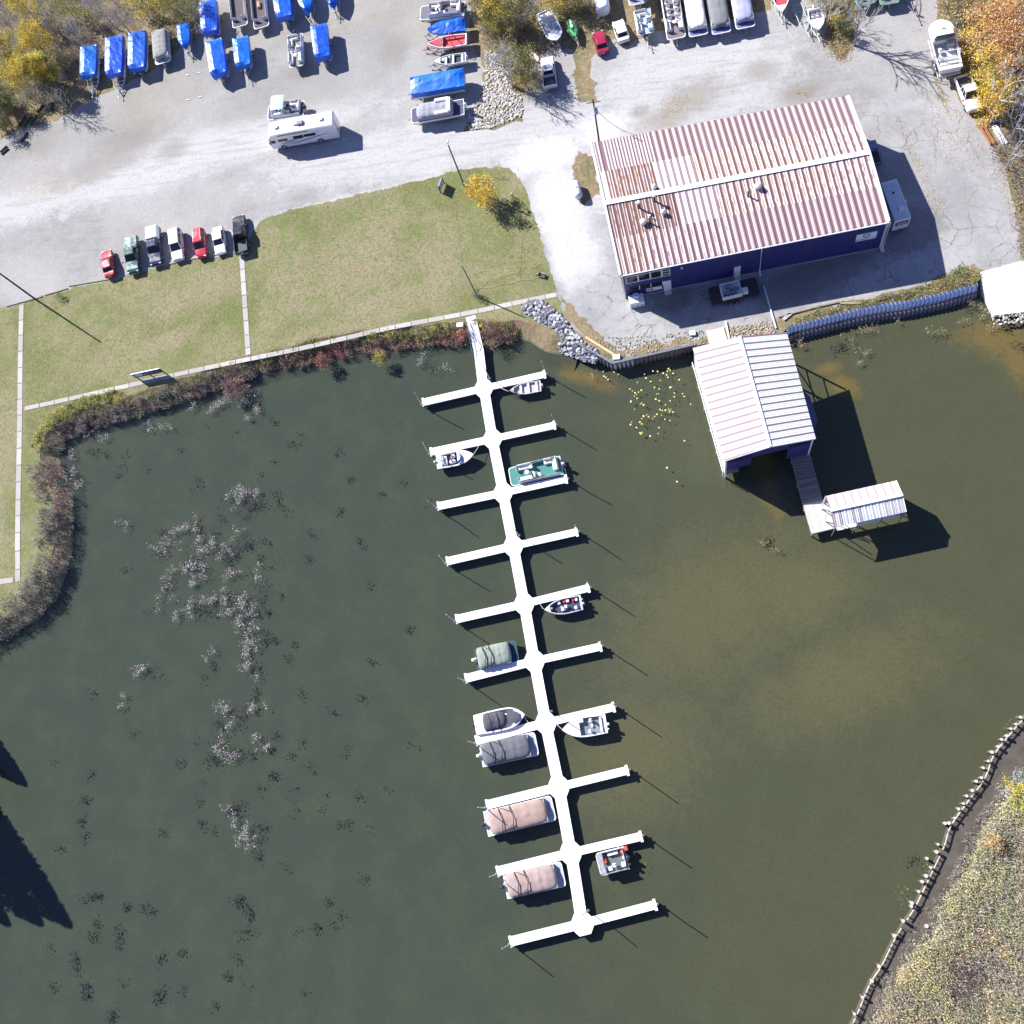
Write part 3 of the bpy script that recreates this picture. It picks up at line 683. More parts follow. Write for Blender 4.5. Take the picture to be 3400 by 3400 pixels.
# name board
x0, x1, z0, z1 = FW.rect((2839, 802), (2914, 766))
bd = FW.mb(); bd.box(x0, x1, .0, .07, z0, z1); bd = bd.build("name_board", M("white_board", (.82, .84, .86), .4, var=.03), bld, label="white name board with a ring emblem on the navy front wall")
INK = M("dark_blue_ink", (.02, .07, .16), .5)
ang = math.atan2(FW.e.y, FW.e.x); cx = (x0 + x1) / 2; hh = z1 - z0
def onwall(x, y, z): return FW.A + FW.e * x + FW.n * y + Vector((0, 0, z))
text_mesh("YOUR BOAT CLUB", hh * .27, "lettering", INK, bd, onwall(cx, .075, z0 + hh * .17), (R(90), 0, ang))
m = FW.mb(); rx, rz_ = hh * .28, hh * .28; cz = z0 + hh * .66
for k in range(24):
    a0, a1 = 2 * math.pi * k / 24, 2 * math.pi * (k + 1) / 24; th0 = .72
    P = [(cx + math.cos(a) * rx * s_, cz + math.sin(a) * rz_ * s_) for a, s_ in ((a0, 1), (a1, 1), (a1, th0), (a0, th0))]
    m.hexa([(p[0], .071, p[1]) for p in P], [(p[0], .085, p[1]) for p in P])
m.build("emblem", INK, bd)
m = FW.mb(); P = [(cx + math.cos(a) * rx * s_, cz + math.sin(a) * rz_ * s_) for a, s_ in ((3.5, .66), (5.6, .66), (6.1, .4), (4.6, .12), (3.6, .3))]
m.loft([[(p[0], .071, p[1]) for p in P], [(p[0], .084, p[1]) for p in P]]); m.build("emblem_wave", M("teal_ink", (.08, .35, .38)), bd)
# downspouts
for pts in (((2529, 822), (2521, 892)), ((2949, 740), (2920, 822)), ((2957, 742), (2929, 822))):
    (xa, za), (xb, zb) = FW.at(*pts[0]), FW.at(*pts[1])
    p = [onwall(min(xa, FW.L + .3), .14, EZ - .15), onwall(min(xa, FW.L + .3), .14, LZ + .35), onwall(min(xa, FW.L + .3), .75, LZ + .12)]
    m = MB(); m.tube(p, .085, 8); m.build("downspout", WHITE, bld)
# roof vents
def roof_z(p, south): 
    a, b, c, d = (cSW, cSE, mE, mW) if south else (cNW, cNE, mE, mW)
    nrm = (b - a).cross(d - a); return a.z - ((p.x - a.x) * nrm.x + (p.y - a.y) * nrm.y) / nrm.z
VW = M("vent_white", (.80, .82, .80), .4, var=.06)
for (px, py, kind) in ((2136, 742, 'dome'), (2202, 710, 'dome'), (2516, 624, 'dome'), (2172, 626, 'dome'), (2174, 668, 'stack'), (2122, 691, 'stack'), (2484, 652, 'pipe'), (2158, 740, 'pipe'), (2158, 722, 'small')):
    g_ = G(px, py, 7.5); z = roof_z(g_, kind != 'dome' or px != 2172) - .03; g_ = G(px, py, z)
    m = MB()
    if kind == 'dome':
        r_ = .42 if px in (2136, 2516) else .33
        m.cyl((g_.x, g_.y, z), .22, .3, 'z', 12)
        prev = None
        m.loft([[(g_.x + math.cos(2 * math.pi * k / 14) * r_ * q, g_.y + math.sin(2 * math.pi * k / 14) * r_ * q, z + h_) for k in range(14)] for q, h_ in ((.7, .22), (1, .32), (1, .5), (.75, .68), (.3, .78), (.04, .8))])
        m.build("roof_vent", VW, bld)
    elif kind == 'stack':
        m.cyl((g_.x, g_.y, z), .12, 1.25, 'z', 10); v_ = m.build("vent_stack", M("sooty_pipe", (.05, .05, .055), .5, metal=.3), bld)
        m = MB(); m.cyl((g_.x, g_.y, z + 1.25), .27, .14, 'z', 12, r2=.2); m.cyl((g_.x, g_.y, z + 1.39), .2, .06, 'z', 12, r2=.05); m.build("cap", VW, v_)
    elif kind == 'pipe':
        m.cyl((g_.x, g_.y, z), .1, .85, 'z', 10); m.cyl((g_.x, g_.y, z + .85), .15, .08, 'z', 10); m.build("vent_stack", M("sooty_pipe", (.05, .05, .055), .5), bld)
    else:
        m.cyl((g_.x, g_.y, z), .06, .5, 'z', 8); m.cyl((g_.x, g_.y, z + .5), .12, .07, 'z', 8); m.build("vent_stack", VW, bld)
p = G(2107, 455, EZ + .3)
m = MB(); m.tube([(p.x, p.y, EZ - 2), (p.x, p.y, EZ + .9)], .05, 6); m.tube([(p.x, p.y, EZ + .9), (p.x + .15, p.y - .1, EZ + .95), (p.x + .2, p.y - .2, EZ + .8)], .06, 6); m.build("service_mast", STEEL, bld)
mast = Vector((p.x, p.y, EZ + .85))

# ================================================================== BOATHOUSE
bh = thing("boathouse", "open-ended boathouse over the water with a white ribbed gable roof", "boathouse")
BE, BR = 6.1, 7.2
nw, ne, se, sw = G(2300, 1156, BE), G(2612, 1104, BE), G(2708, 1455, BE), G(2405, 1530, BE)
rn, rs = (nw + ne) / 2, (sw + se) / 2; rn.z = rs.z = BR
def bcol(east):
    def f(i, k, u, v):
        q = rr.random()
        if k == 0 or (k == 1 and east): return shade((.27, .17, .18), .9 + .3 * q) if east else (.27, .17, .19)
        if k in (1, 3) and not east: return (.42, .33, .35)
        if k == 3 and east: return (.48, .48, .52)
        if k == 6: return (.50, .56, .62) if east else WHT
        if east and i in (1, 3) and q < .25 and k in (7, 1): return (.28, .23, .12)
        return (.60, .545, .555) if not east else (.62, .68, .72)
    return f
m = MB(); rib_roof(m, sw, nw, rn, rs, 16, 4, lambda i, k, u, v: bcol(False)(15 - i, k, u, v)); rib_roof(m, ne, se, rs, rn, 16, 4, bcol(True)); m.build("roof", ROOFM, bh)
m = MB(); strip(m, rs, rn, .16, .03, .1); m.build("ridge_cap", WHITE, bh)
m = MB(); strip(m, sw, rs, .07, -.22, .06); strip(m, rs, se, .07, -.22, .06); m.build("fascia", WHITE, bh)
BLUW = M("slate_blue_sheet", (.10, .13, .24), .5)
PALE = M("pale_sheet_wall", (.62, .62, .60), .6, var=.08)
def quadwall(mb, a, b, z0, z1, th=.06):
    a, b = Vector((a.x, a.y, 0)), Vector((b.x, b.y, 0)); t = (b - a).normalized(); n_ = Vector((-t.y, t.x, 0)) * th
    lo = [a, b, b + n_, a + n_]; mb.hexa([(p.x, p.y, z0) for p in lo], [(p.x, p.y, z1) for p in lo])
swi, nwi, sei, nei = lerp(sw, se, .02), lerp(nw, ne, .02), lerp(se, sw, .03), lerp(ne, nw, .03)
m = MB(); quadwall(m, swi, nwi, .55, BE - .1); m.build("wall", WHITE, bh, label="white west side wall")
m = MB(); quadwall(m, lerp(sei, nei, 0), lerp(sei, nei, .52), .55, BE - .1); m.build("wall", BLUW, bh, label="blue side wall on the east, closed only at the outer half")
m = MB()
for a, b, x0_, x1_ in ((swi, sei, 0, .30), (swi, sei, .73, 1.0)):
    quadwall(m, lerp(a, b, x0_), lerp(a, b, x1_), 2.2 if x0_ == 0 else .9, BE - .1)
gA, gB, gR = swi, sei, rs
m.add([(gA.x, gA.y, BE - 1.3), (gB.x, gB.y, BE - 1.3), (gB.x, gB.y, BE - .15), (gR.x, gR.y, BR - .15), (gA.x, gA.y, BE - .15)], [(0, 1, 2, 3, 4)])
m.build("gable_wall", NAVY, bh)
m = MB()
for t in (0, .25, .5, .75, 1):
    for a, b in ((swi, nwi), (sei, nei)):
        p = lerp(a, b, t); m.box(p.x - .09, p.x + .09, p.y - .09, p.y + .09, -1.6, BE - .12)
m.build("frame_posts", WHITE, bh)
m = MB()
for z_ in (2.1, 3.8):
    a, b = lerp(sei, nei, .52), nei; m.tube([(a.x, a.y, z_), (b.x, b.y, z_)], .07, 6)
a, b = lerp(sei, nei, .52), nei; m.tube([(a.x, a.y, 3.8), (b.x, b.y, .8)], .07, 6); m.build("brace", TIMB, bh)
m = MB(); PL = [sw + (nw - sw).normalized() * .0, nw]
for k in range(44):
    a = lerp(swi, nwi, k / 44 + .002); b = lerp(swi, nwi, (k + 1) / 44 - .002); e = (sei - swi).normalized() * 1.7
    m.hexa([(p.x, p.y, .45) for p in (a, a + e, b + e, b)], [(p.x, p.y, .55) for p in (a, a + e, b + e, b)])
m.build("inside_walkway", TIMB, bh)
m = MB()
for t in (0, .2, .4, .6, .8, 1.0):
    p = lerp(sw, nw, t) + (sw - se).normalized() * .12; m.tube([(p.x, p.y, .3), (p.x, p.y, 2.0)], .05, 6)
p0, p1 = sw + (sw - se).normalized() * .12, nw + (sw - se).normalized() * .12
m.tube([(p0.x, p0.y, 2.0), (p1.x, p1.y, 2.0)], .05, 6); m.build("rub_rail", WHITE, bh)
m = MB(); a = lerp(se, ne, .02) + Vector((.1, 0, 0)); 
e = (ne - se).normalized(); o_ = Vector((e.y, -e.x, 0))
P = [a + e * 1.0, a + e * 7.2, a + e * 5.5 + o_ * .9, a + e * 2.4 + o_ * 1.0]
m.hexa([(p.x, p.y, 4.15) for p in P], [(p.x, p.y, 4.22) for p in P]); m.build("side_awning", BLUW, bh, label="blue awning sheet on the east side")

# ================================================================== TIMBER DOCK beside the boathouse
td = thing("timber_dock", "grey plank walkway and L-shaped deck leading out from the boathouse", "dock")
DZ = .62
wa, wb, wc, wd_ = G(2612, 1462, DZ), G(2676, 1462, DZ), G(2733, 1670, DZ), G(2671, 1690, DZ)
m = MB()
npk = 62
for k in range(npk):
    a, b = k / npk, (k + .86) / npk; q = rr.uniform(.6, 1.25); c = (.27 * q, .245 * q, .22 * q)
    P = [lerp(wa, wd_, a), lerp(wb, wc, a), lerp(wb, wc, b), lerp(wa, wd_, b)]
    m.hexa([(p.x, p.y, DZ - .06) for p in P], [(p.x, p.y, DZ) for p in P], c)
PLK = attr_mat("plank_face", .9, var=.2)
m.build("walkway_planks", PLK, td)
pa, pb, pc, pd = G(2667, 1673, DZ), G(2760, 1655, DZ), G(2795, 1748, DZ), G(2696, 1772, DZ)
m = MB(); npk = 34
for k in range(npk):
    a, b = k / npk, (k + .9) / npk; q = rr.uniform(.85, 1.1); c = (.56 * q, .54 * q, .50 * q)
    P = [lerp(pa, pb, a), lerp(pa, pb, b), lerp(pd, pc, b), lerp(pd, pc, a)]
    m.hexa([(p.x, p.y, DZ - .06) for p in P], [(p.x, p.y, DZ + .01) for p in P], c)
m.build("deck_planks", PLK, td)
m = MB(); q1, q2, q3, q4 = G(2775, 1747, DZ), G(3000, 1697, DZ), G(3004, 1708, DZ), G(2780, 1762, DZ)
m.hexa([(p.x, p.y, DZ - .15) for p in (q1, q2, q3, q4)], [(p.x, p.y, DZ) for p in (q1, q2, q3, q4)]); m.build("finger_deck", WHITE, td, label="white finger deck under the small canopy")
m = MB()
for P, Q in ((wa, wd_), (wb, wc), (pd, pc), (pa, pd)): 
    strip(m, (P.x, P.y, DZ), (Q.x, Q.y, DZ), .05, -.3, -.065)
for t in (.3, .65, 1): 
    for A_, B_ in ((wa, wd_), (wb, wc)): p = lerp(A_, B_, t); m.cyl((p.x, p.y, -1.6), .09, 2.1, 'z', 8)
for p in (pd, pc, pb): m.cyl((p.x, p.y, -1.6), .09, 2.1, 'z', 8)
m.build("dock_frame", TIMB, td)

cp = thing("boat_canopy", "small boat shelter with a white ribbed gable roof on the outer deck", "boat shelter")
CE, CR = 3.7, 4.4
cnw, cne, cse, csw = G(2741, 1648, CE), G(2977, 1596, CE), G(3010, 1699, CE), G(2770, 1752, CE)
crw, cre = (cnw + csw) / 2, (cne + cse) / 2; crw.z = cre.z = CR
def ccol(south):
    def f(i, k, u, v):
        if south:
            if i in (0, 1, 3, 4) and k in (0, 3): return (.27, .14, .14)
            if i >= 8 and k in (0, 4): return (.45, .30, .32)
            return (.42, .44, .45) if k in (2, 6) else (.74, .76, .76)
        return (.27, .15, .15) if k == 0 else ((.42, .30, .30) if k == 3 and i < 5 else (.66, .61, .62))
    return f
m = MB(); rib_roof(m, csw, cse, cre, crw, 11, 3, ccol(True), rib=.03); rib_roof(m, cnw, cne, cre, crw, 9, 3, ccol(False), rib=.03); m.build("roof", ROOFM, cp)
m = MB(); strip(m, crw, cre, .2, .03, .09); m.build("ridge_cap", WHITE, cp)
m = MB()
for t in (.02, .34, .67, .98):
    for A_, B_ in ((cnw, cne), (csw, cse)): p = lerp(A_, B_, t); m.cyl((p.x, p.y, -1.6), .06, CE + 1.55, 'z', 8)
m.build("posts", STEEL, cp)
m = MB(); quadwall(m, lerp(cne, cse, .0), lerp(cne, cse, 1.0), .5, CE - .05); m.build("end_panel", BLUW, cp)
m = MB()
for t in (.15, .55): 
    p = lerp(cnw, csw, t) + Vector((-.35, 0, 0)); q = lerp(cnw, csw, t + .25); m.tube([(p.x, p.y, DZ), (q.x, q.y, CE - .1)], .06, 6); m.tube([(p.x, p.y, DZ), (p.x + .3, p.y + .6, CE - .1)], .06, 6)
m.build("gable_brace", WHITE, cp)

# ================================================================== SEAWALLS (corrugated sheet piling)
SHEET = attr_mat("weathered_sheet_pile", .6, var=.15)
def corr(mb, path, z0, z1, amp, per, colf, out=-1, lean=0.0):
    pts = []; L = 0
    for i in range(len(path) - 1):
        a, b = path[i], path[i + 1]; d = (b - a); k = max(1, int(d.length / (per / 4)))
        for j in range(k): pts.append((a + d * j / k, Vector((d.y, -d.x)).normalized()))
    pts.append((path[-1], pts[-1][1]))
    prof = [0, 1, 1, 0]
    P = [p + n_ * amp * prof[i % 4] for i, (p, n_) in enumerate(pts)]
    for i in range(len(P) - 1):
        a, b = P[i], P[i + 1]
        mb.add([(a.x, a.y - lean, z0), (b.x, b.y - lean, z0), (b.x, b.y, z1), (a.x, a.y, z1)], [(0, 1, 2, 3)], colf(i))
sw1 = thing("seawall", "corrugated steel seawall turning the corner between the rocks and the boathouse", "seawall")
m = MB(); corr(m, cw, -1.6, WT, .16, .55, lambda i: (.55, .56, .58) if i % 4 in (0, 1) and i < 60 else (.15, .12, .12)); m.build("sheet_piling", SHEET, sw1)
m = MB()
for a, b in zip(cw, cw[1:]): strip(m, (a.x, a.y + .12, WT), (b.x, b.y + .12, WT), .15, -.05, .05)
m.build("cap_rail", M("slate_cap", (.14, .17, .20), .6), sw1)
sw2 = thing("seawall", "long two-tier corrugated steel seawall running from the boathouse to the boat ramp", "seawall")
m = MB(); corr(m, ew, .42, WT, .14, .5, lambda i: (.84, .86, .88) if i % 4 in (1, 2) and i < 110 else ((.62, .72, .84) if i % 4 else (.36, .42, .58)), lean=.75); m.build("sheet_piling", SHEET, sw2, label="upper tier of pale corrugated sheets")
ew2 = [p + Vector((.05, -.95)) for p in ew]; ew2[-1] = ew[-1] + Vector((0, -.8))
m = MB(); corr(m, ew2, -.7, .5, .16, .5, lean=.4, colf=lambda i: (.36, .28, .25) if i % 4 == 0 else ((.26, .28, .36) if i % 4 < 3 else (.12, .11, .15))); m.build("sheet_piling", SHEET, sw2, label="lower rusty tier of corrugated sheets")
m = MB(); m.loft([[(p.x, p.y - .7, .42) for p in ew], [(p.x, p.y, .40) for p in ew2]], caps=False, closed=False); m.build("ledge", M("slate_ledge", (.34, .38, .48), .7, var=.25), sw2)
m = MB()
for a, b in zip(ew, ew[1:]): strip(m, (a.x, a.y - .86, .5), (b.x, b.y - .86, .5), .05, -.06, .06)
m.build("waler_beam", M("navy_beam", (.05, .06, .10), .6), sw2)
# ================================================================== BUILDERS: vehicles, trailers, boats
TYRE = M("tyre_rubber", (.03, .03, .032), .85); RIM = M("rim_alloy", (.55, .55, .56), .35, metal=.7)
LAMP = M("lamp_lens", (.75, .76, .78), .2); TAIL = M("tail_lens", (.35, .01, .01), .3)
def paint(name, c, r=.25, metal=0.0):
    m = M(name, c, r, metal=metal, var=.04, sc=.8); bs = m.node_tree.nodes["Principled BSDF"]
    bs.inputs["Coat Weight"].default_value = .6; bs.inputs["Coat Roughness"].default_value = .06; return m
def wheel(root, x, y, r=.33, w=.22, z=None):
    z = r if z is None else z; s = 1 if y > 0 else -1
    wh = MB(); wh.cyl((x, y - w / 2, z), r * .98, w, 'y', 16); wh = wh.build("wheel", TYRE, root)
    rm = MB(); yy = y + s * (w / 2 - .02) if s > 0 else y - w / 2 - .02
    rm.cyl((x, yy, z), r * .6, .04, 'y', 12); rm.build("rim", RIM, wh)
def body_loft(L, W, st):
    m = MB(); secs = []
    for x, w, zb, zt in st:
        h = W / 2 * w; c = .12 if zt - zb > .3 else .05
        secs.append([(x * L, -h * .93, zb), (x * L, -h, zb + c), (x * L, -h, zt - c * 1.4), (x * L, -h * .88, zt), (x * L, h * .88, zt), (x * L, h, zt - c * 1.4), (x * L, h, zb + c), (x * L, h * .93, zb)])
    m.loft(secs); return m
def place(tail, nose, z):
    a, b = G(*tail, z), G(*nose, z); d = b - a
    return Vector(((a.x + b.x) / 2, (a.y + b.y) / 2, 0)), math.atan2(d.y, d.x), d.length
def greenhouse(root, mat, x0, x1, tx0, tx1, W, z0, z1, split=None):
    """cabin: pillars and roof in body colour, glass set proud; x0/x1 belt, tx0/tx1 roof"""
    h0, h1 = W * .46, W * .375
    lo = [(x0, -h0, z0), (x1, -h0, z0), (x1, h0, z0), (x0, h0, z0)]; hi = [(tx0, -h1, z1), (tx1, -h1, z1), (tx1, h1, z1), (tx0, h1, z1)]
    m = MB(); m.hexa(lo, hi); m.build("cabin", mat, root)
    m = MB(); m.loft([[(tx0 + q, -h1 + q, z), (tx1 - q, -h1 + q, z), (tx1 - q, h1 - q, z), (tx0 + q, h1 - q, z)] for q, z in ((-.02, z1 - .02), (-.02, z1 + .02), (.12, z1 + .06))]); m.build("roof", mat, root, smooth=False)
    def pane(name, A, B, C, D, fx=.08, fz=.1):
        A, B, C, D = map(Vector, (A, B, C, D)); n_ = (B - A).cross(D - A).normalized() * .012
        q = [lerp(lerp(A, B, u), lerp(D, C, u), v) for u, v in ((fx, fz), (1 - fx, fz), (1 - fx, 1 - fz), (fx, 1 - fz))]
        m = MB(); m.hexa([p - n_ for p in q], [p + n_ for p in q]); m.build(name, glassm(), root)
    pane("windshield", lo[1], lo[2], hi[2], hi[1], .07, .06); pane("rear_window", lo[3], lo[0], hi[0], hi[3], .09, .1)
    sp = split or (0, .5, 1)
    for i in range(len(sp) - 1):
        a, b = sp[i] + (.06 if i == 0 else .02), sp[i + 1] - (.06 if i == len(sp) - 2 else .02)
        pane("side_window", lerp(Vector(lo[0]), Vector(lo[1]), a), lerp(Vector(lo[0]), Vector(lo[1]), b), lerp(Vector(hi[0]), Vector(hi[1]), b), lerp(Vector(hi[0]), Vector(hi[1]), a), .02, .1)
        pane("side_window", lerp(Vector(lo[2]), Vector(lo[3]), 1 - b), lerp(Vector(lo[2]), Vector(lo[3]), 1 - a), lerp(Vector(hi[2]), Vector(hi[3]), 1 - a), lerp(Vector(hi[2]), Vector(hi[3]), 1 - b), .02, .1)
def lights(root, L, W, zf, zr):
    for s in (-1, 1):
        m = MB(); m.rbox(L / 2 - .22, L / 2 - .03, s * W * .36 - .16, s * W * .36 + .16, zf - .08, zf + .08, .03); m.build("headlight", LAMP, root)
        m = MB(); m.rbox(-L / 2 + .01, -L / 2 + .1, s * W * .38 - .12, s * W * .38 + .12, zr - .1, zr + .1, .02); m.build("tail_light", TAIL, root)
        m = MB(); m.rbox(L * .17, L * .17 + .14, s * (W / 2 + .1) - .1, s * (W / 2 + .1) + .1, .95, 1.1, .03); m.build("mirror", M("mirror_shell", (.1, .1, .11), .5), root)
def car(name, label, cat, col, tail, nose, style='sedan', W=1.8, z=.7, rough=.25, metal=0.0, roofcol=None, group=None):
    loc, rz, L = place(tail, nose, LZ + z); loc.z = LZ + .012
    t = thing(name, label, cat, loc, rz, group); mat = paint("paint_%s" % label[:24].replace(' ', '_'), col, rough, metal)
    if style == 'sedan':
        st = [(-.5, .80, .42, .80), (-.485, .9, .32, .95), (-.40, .97, .25, 1.0), (-.2, 1, .22, .98), (.15, 1, .22, .96), (.22, 1, .22, .93), (.38, .97, .25, .86), (.46, .9, .3, .76), (.5, .78, .38, .62)]
        body_loft(L, W, st).build("body", mat, t); greenhouse(t, mat, -.36 * L, .20 * L, -.25 * L, .05 * L, W, .93, 1.42); lights(t, L, W, .68, .8)
    elif style == 'suv':
        st = [(-.5, .86, .45, .98), (-.485, .93, .35, 1.08), (-.2, 1, .28, 1.08), (.15, 1, .28, 1.06), (.24, 1, .28, 1.03), (.40, .97, .3, .95), (.47, .9, .34, .84), (.5, .8, .42, .68)]
        body_loft(L, W, st).build("body", mat, t); greenhouse(t, mat, -.485 * L, .23 * L, -.43 * L, .06 * L, W, 1.03, 1.72, (0, .28, .62, 1)); lights(t, L, W, .78, .95)
        m = MB()
        for s in (-1, 1): m.tube([(-.4 * L, s * W * .33, 1.78), (.02 * L, s * W * .33, 1.78)], .025, 6)
        m.build("roof_rail", STEEL, t)
    else:      # pickup, with style 'pickup', 'cap' or 'tonneau'
        st = [(-.12, 1, .35, 1.12), (.17, 1, .35, 1.1), (.2, 1, .35, 1.08), (.42, .98, .36, 1.02), (.48, .92, .42, .92), (.5, .84, .48, .74)]
        body_loft(L, W, st).build("body", mat, t); greenhouse(t, mat, -.135 * L, .20 * L, -.11 * L, .09 * L, W, 1.08, 1.80, (0, .45, 1)); lights(t, L, W, .85, .9)
        bd = MB(); h = W / 2
        bd.box(-.5 * L, -.14 * L, -h, h, .5, .68); bd.box(-.5 * L, -.14 * L, -h, -h + .09, .68, 1.12); bd.box(-.5 * L, -.14 * L, h - .09, h, .68, 1.12); bd.box(-.5 * L, -.5 * L + .07, -h + .09, h - .09, .68, 1.10); bd.box(-.155 * L, -.14 * L, -h + .09, h - .09, .68, 1.12)
        bd = bd.build("cargo_bed", mat, t)
        m = MB(); m.box(-.5 * L + .07, -.155 * L, -h + .09, h - .09, .68, .70)
        for k in range(7): m.box(-.49 * L + .1, -.16 * L, -h * .8 + k * h * .25, -h * .8 + k * h * .25 + .05, .70, .715)
        m.build("bed_floor", M("bed_liner", (.10, .105, .11), .8), bd)
        m = MB(); m.rbox(-.5 * L - .1, -.5 * L - .002, -h * .92, h * .92, .42, .58, .03); m.rbox(.5 * L, .5 * L + .09, -h * .85, h * .85, .42, .60, .03); m.build("bumper", STEEL, t)
        if style == 'cap':
            m = MB(); m.loft([[(-.5 * L + q, -h + q, z_), (-.14 * L - q * .4, -h + q, z_), (-.14 * L - q * .4, h - q, z_), (-.5 * L + q, h - q, z_)] for q, z_ in ((0, 1.125), (.06, 1.78), (.2, 1.86))]); m.build("bed_cap", paint("white_cap", (.80, .80, .80)), t, label="white fibreglass cap over the bed")
        if style == 'tonneau':
            m = MB(); m.rbox(-.5 * L + .02, -.145 * L, -h + .03, h - .03, 1.125, 1.18, .03); m.build("tonneau_cover", mat, t)
    wr = .33 if style == 'sedan' else .38
    for x in (-.31 * L, .31 * L):
        for s in (-1, 1): wheel(t, x, s * (W / 2 - .1), wr)
    m = MB(); m.box(-.44 * L, .44 * L, -W * .4, W * .4, .2, .36); m.build("underbody", DARK, t)
    m = MB(); m.rbox(-L / 2 - .012, -L / 2 + .05, -.2, .2, .62, .74, .005); m.build("number_plate", WHITE, t)
    return t

# ---- boat trailer: frame origin at ground, x forward to the hitch
def trailer(label, loc, rz, L, W, tongue=1.6, axles=1, z=LZ + .01, col=(.45, .46, .47), group=None, bunks=True, reach=None, vframe=.8):
    t = thing("boat_trailer", label, "trailer", (loc[0], loc[1], z), rz, group); FR = M("trailer_frame_%d" % int(col[0] * 100), col, .5, metal=.4)
    m = MB(); h = W * .42; zr = .5
    xv = L / 2 - vframe
    bigv = tongue > 3; lx = L / 2 + tongue * (.78 if bigv else .45); fr_ = .085 if bigv else .055
    for s in (-1, 1): m.tube([(-L / 2, s * h, zr), (xv, s * h, zr), (lerp(xv, lx, .45), s * h * .8, zr), (lx, s * .08, zr)] if bigv else [(-L / 2, s * h, zr), (xv, s * h, zr), (lx, s * .08, zr)], fr_, 4)
    if bigv:
        for q_ in (.25, .5, .72): w_ = h * (.98 if q_ < .3 else (.8 if q_ < .6 else .5)); m.tube([(lerp(xv, lx, q_), -w_, zr), (lerp(xv, lx, q_), w_, zr)], .07, 4)
    for x in (-L * .42, -L * .15, L * .12, xv): m.tube([(x, -h, zr), (x, h, zr)], .045, 4)
    m.tube([(xv, 0, zr), (L / 2 + tongue, 0, zr)], .06, 4); m.build("frame", FR, t)
    m = MB(); m.rbox(L / 2 + tongue - .1, L / 2 + tongue + .18, -.06, .06, zr - .02, zr + .1, .02); m.build("coupler", STEEL, t)
    m = MB(); m.tube([(L / 2 + tongue * .75, .12, .03), (L / 2 + tongue * .75, .12, .95)], .035, 6); m.cyl((L / 2 + tongue * .75, .12, .0), .09, .06, 'z', 8); m.build("jack", STEEL, t)
    m = MB(); m.rbox(L / 2 + tongue * .3, L / 2 + tongue * .3 + .25, -.1, .1, zr + .05, zr + .55, .04); m.build("winch_post", FR, t)
    for k in range(axles):
        x = -L * .12 - k * .75
        for s in (-1, 1):
            wheel(t, x, s * (h + .16), .3, .18)
            m = MB(); m.loft([[(x + math.cos(a) * r_, s * (h + .16) - .12, .3 + math.sin(a) * r_), (x + math.cos(a) * r_, s * (h + .16) + .12, .3 + math.sin(a) * r_), (x + math.cos(a) * (r_ + .02), s * (h + .16) + .12, .3 + math.sin(a) * (r_ + .02)), (x + math.cos(a) * (r_ + .02), s * (h + .16) - .12, .3 + math.sin(a) * (r_ + .02))] for r_ in (.36,) for a in [R(20 + 20 * j) for j in range(8)]]); m.build("fender", FR, t)
    if bunks:
        m = MB()
        for s in (-1, 1): m.box(-L * .46, L * .3, s * W * .2 - .05, s * W * .2 + .05, zr + .05, zr + .16)
        m.build("bunk", M("bunk_carpet", (.12, .12, .13), .9), t)
    return t
BLACKP = M("black_plastic", (.03, .03, .035), .4); GREYP = M("grey_plastic", (.45, .46, .48), .45)
def outboard(root, x, z, col='black', s=1.0, y=0.0):
    mat = {'black': BLACKP, 'white': WHITE, 'grey': GREYP}[col]
    m = MB(); m.rbox(x - .42 * s, x + .06 * s, y - .19 * s, y + .19 * s, z + .1 * s, z + .62 * s, .09 * s); o = m.build("outboard_motor", mat, root)
    m = MB(); m.rbox(x - .26 * s, x - .08 * s, y - .07 * s, y + .07 * s, z - .75 * s, z + .1 * s, .02); m.rbox(x - .38 * s, x + .1 * s, y - .06 * s, y + .06 * s, z - .85 * s, z - .7 * s, .02); m.build("motor_leg", GREYP, o)
def sup(u, n): return (max(0.0, 1 - abs(u) ** n)) ** (1 / n)
def soft_cover(name, L0, L1, W, zb, zt, mat, root, seed, nfr=6.0, skirt=.35, ribs=(), rough_=.014, nu=28, nv=14, label=None, peaks=()):
    """fitted fabric cover from x=L0 (stern) to x=L1 (bow) with poles that lift it"""
    rg = random.Random(seed); P = []
    ph = [rg.uniform(0, 6) for _ in range(6)]
    cx, hl = (L0 + L1) / 2, (L1 - L0) / 2
    def fn(i, j):
        u, v = i * 2 - 1, j * 2 - 1
        uu = math.copysign(min(1, abs(u) / .93), u); vv = math.copysign(min(1, abs(v) / .86), v)
        x = cx + hl * uu * (1.0 if abs(vv) < 1 else 1.0); w = W / 2 * (sup(uu, nfr) if uu > 0 else sup(uu, 14)); y = w * vv
        z = zt - .10 * abs(vv) - (zt - zb) * (abs(uu) ** 8 * .8 + abs(vv) ** 5 * .7 - .4 * abs(uu) ** 6 * abs(vv) ** 3)
        for (pu, pv, h, r_) in peaks: z += h * .8 * math.exp(-(((uu - pu) / (r_ * .55)) ** 2 + ((vv - pv) / (r_ * 1.0)) ** 2)) + h * .3 * math.exp(-((uu - pu) / (r_ * .35)) ** 2)
        z += rough_ * (math.sin(9 * uu + ph[0]) * math.cos(7 * vv + ph[1]) + math.sin(17 * uu + 5 * vv + ph[2]) * .6 + rg.uniform(-.35, .35))
        if abs(u) > .93 + 1e-6 or abs(v) > .86 + 1e-6: z = zb - skirt; x = cx + hl * 1.0 * uu; y = w * vv * 1.01
        return (x, y, z)
    m = MB(); m.grid(fn, nu, nv); return m.build(name, mat, root, smooth=True, label=label)
TARP = None
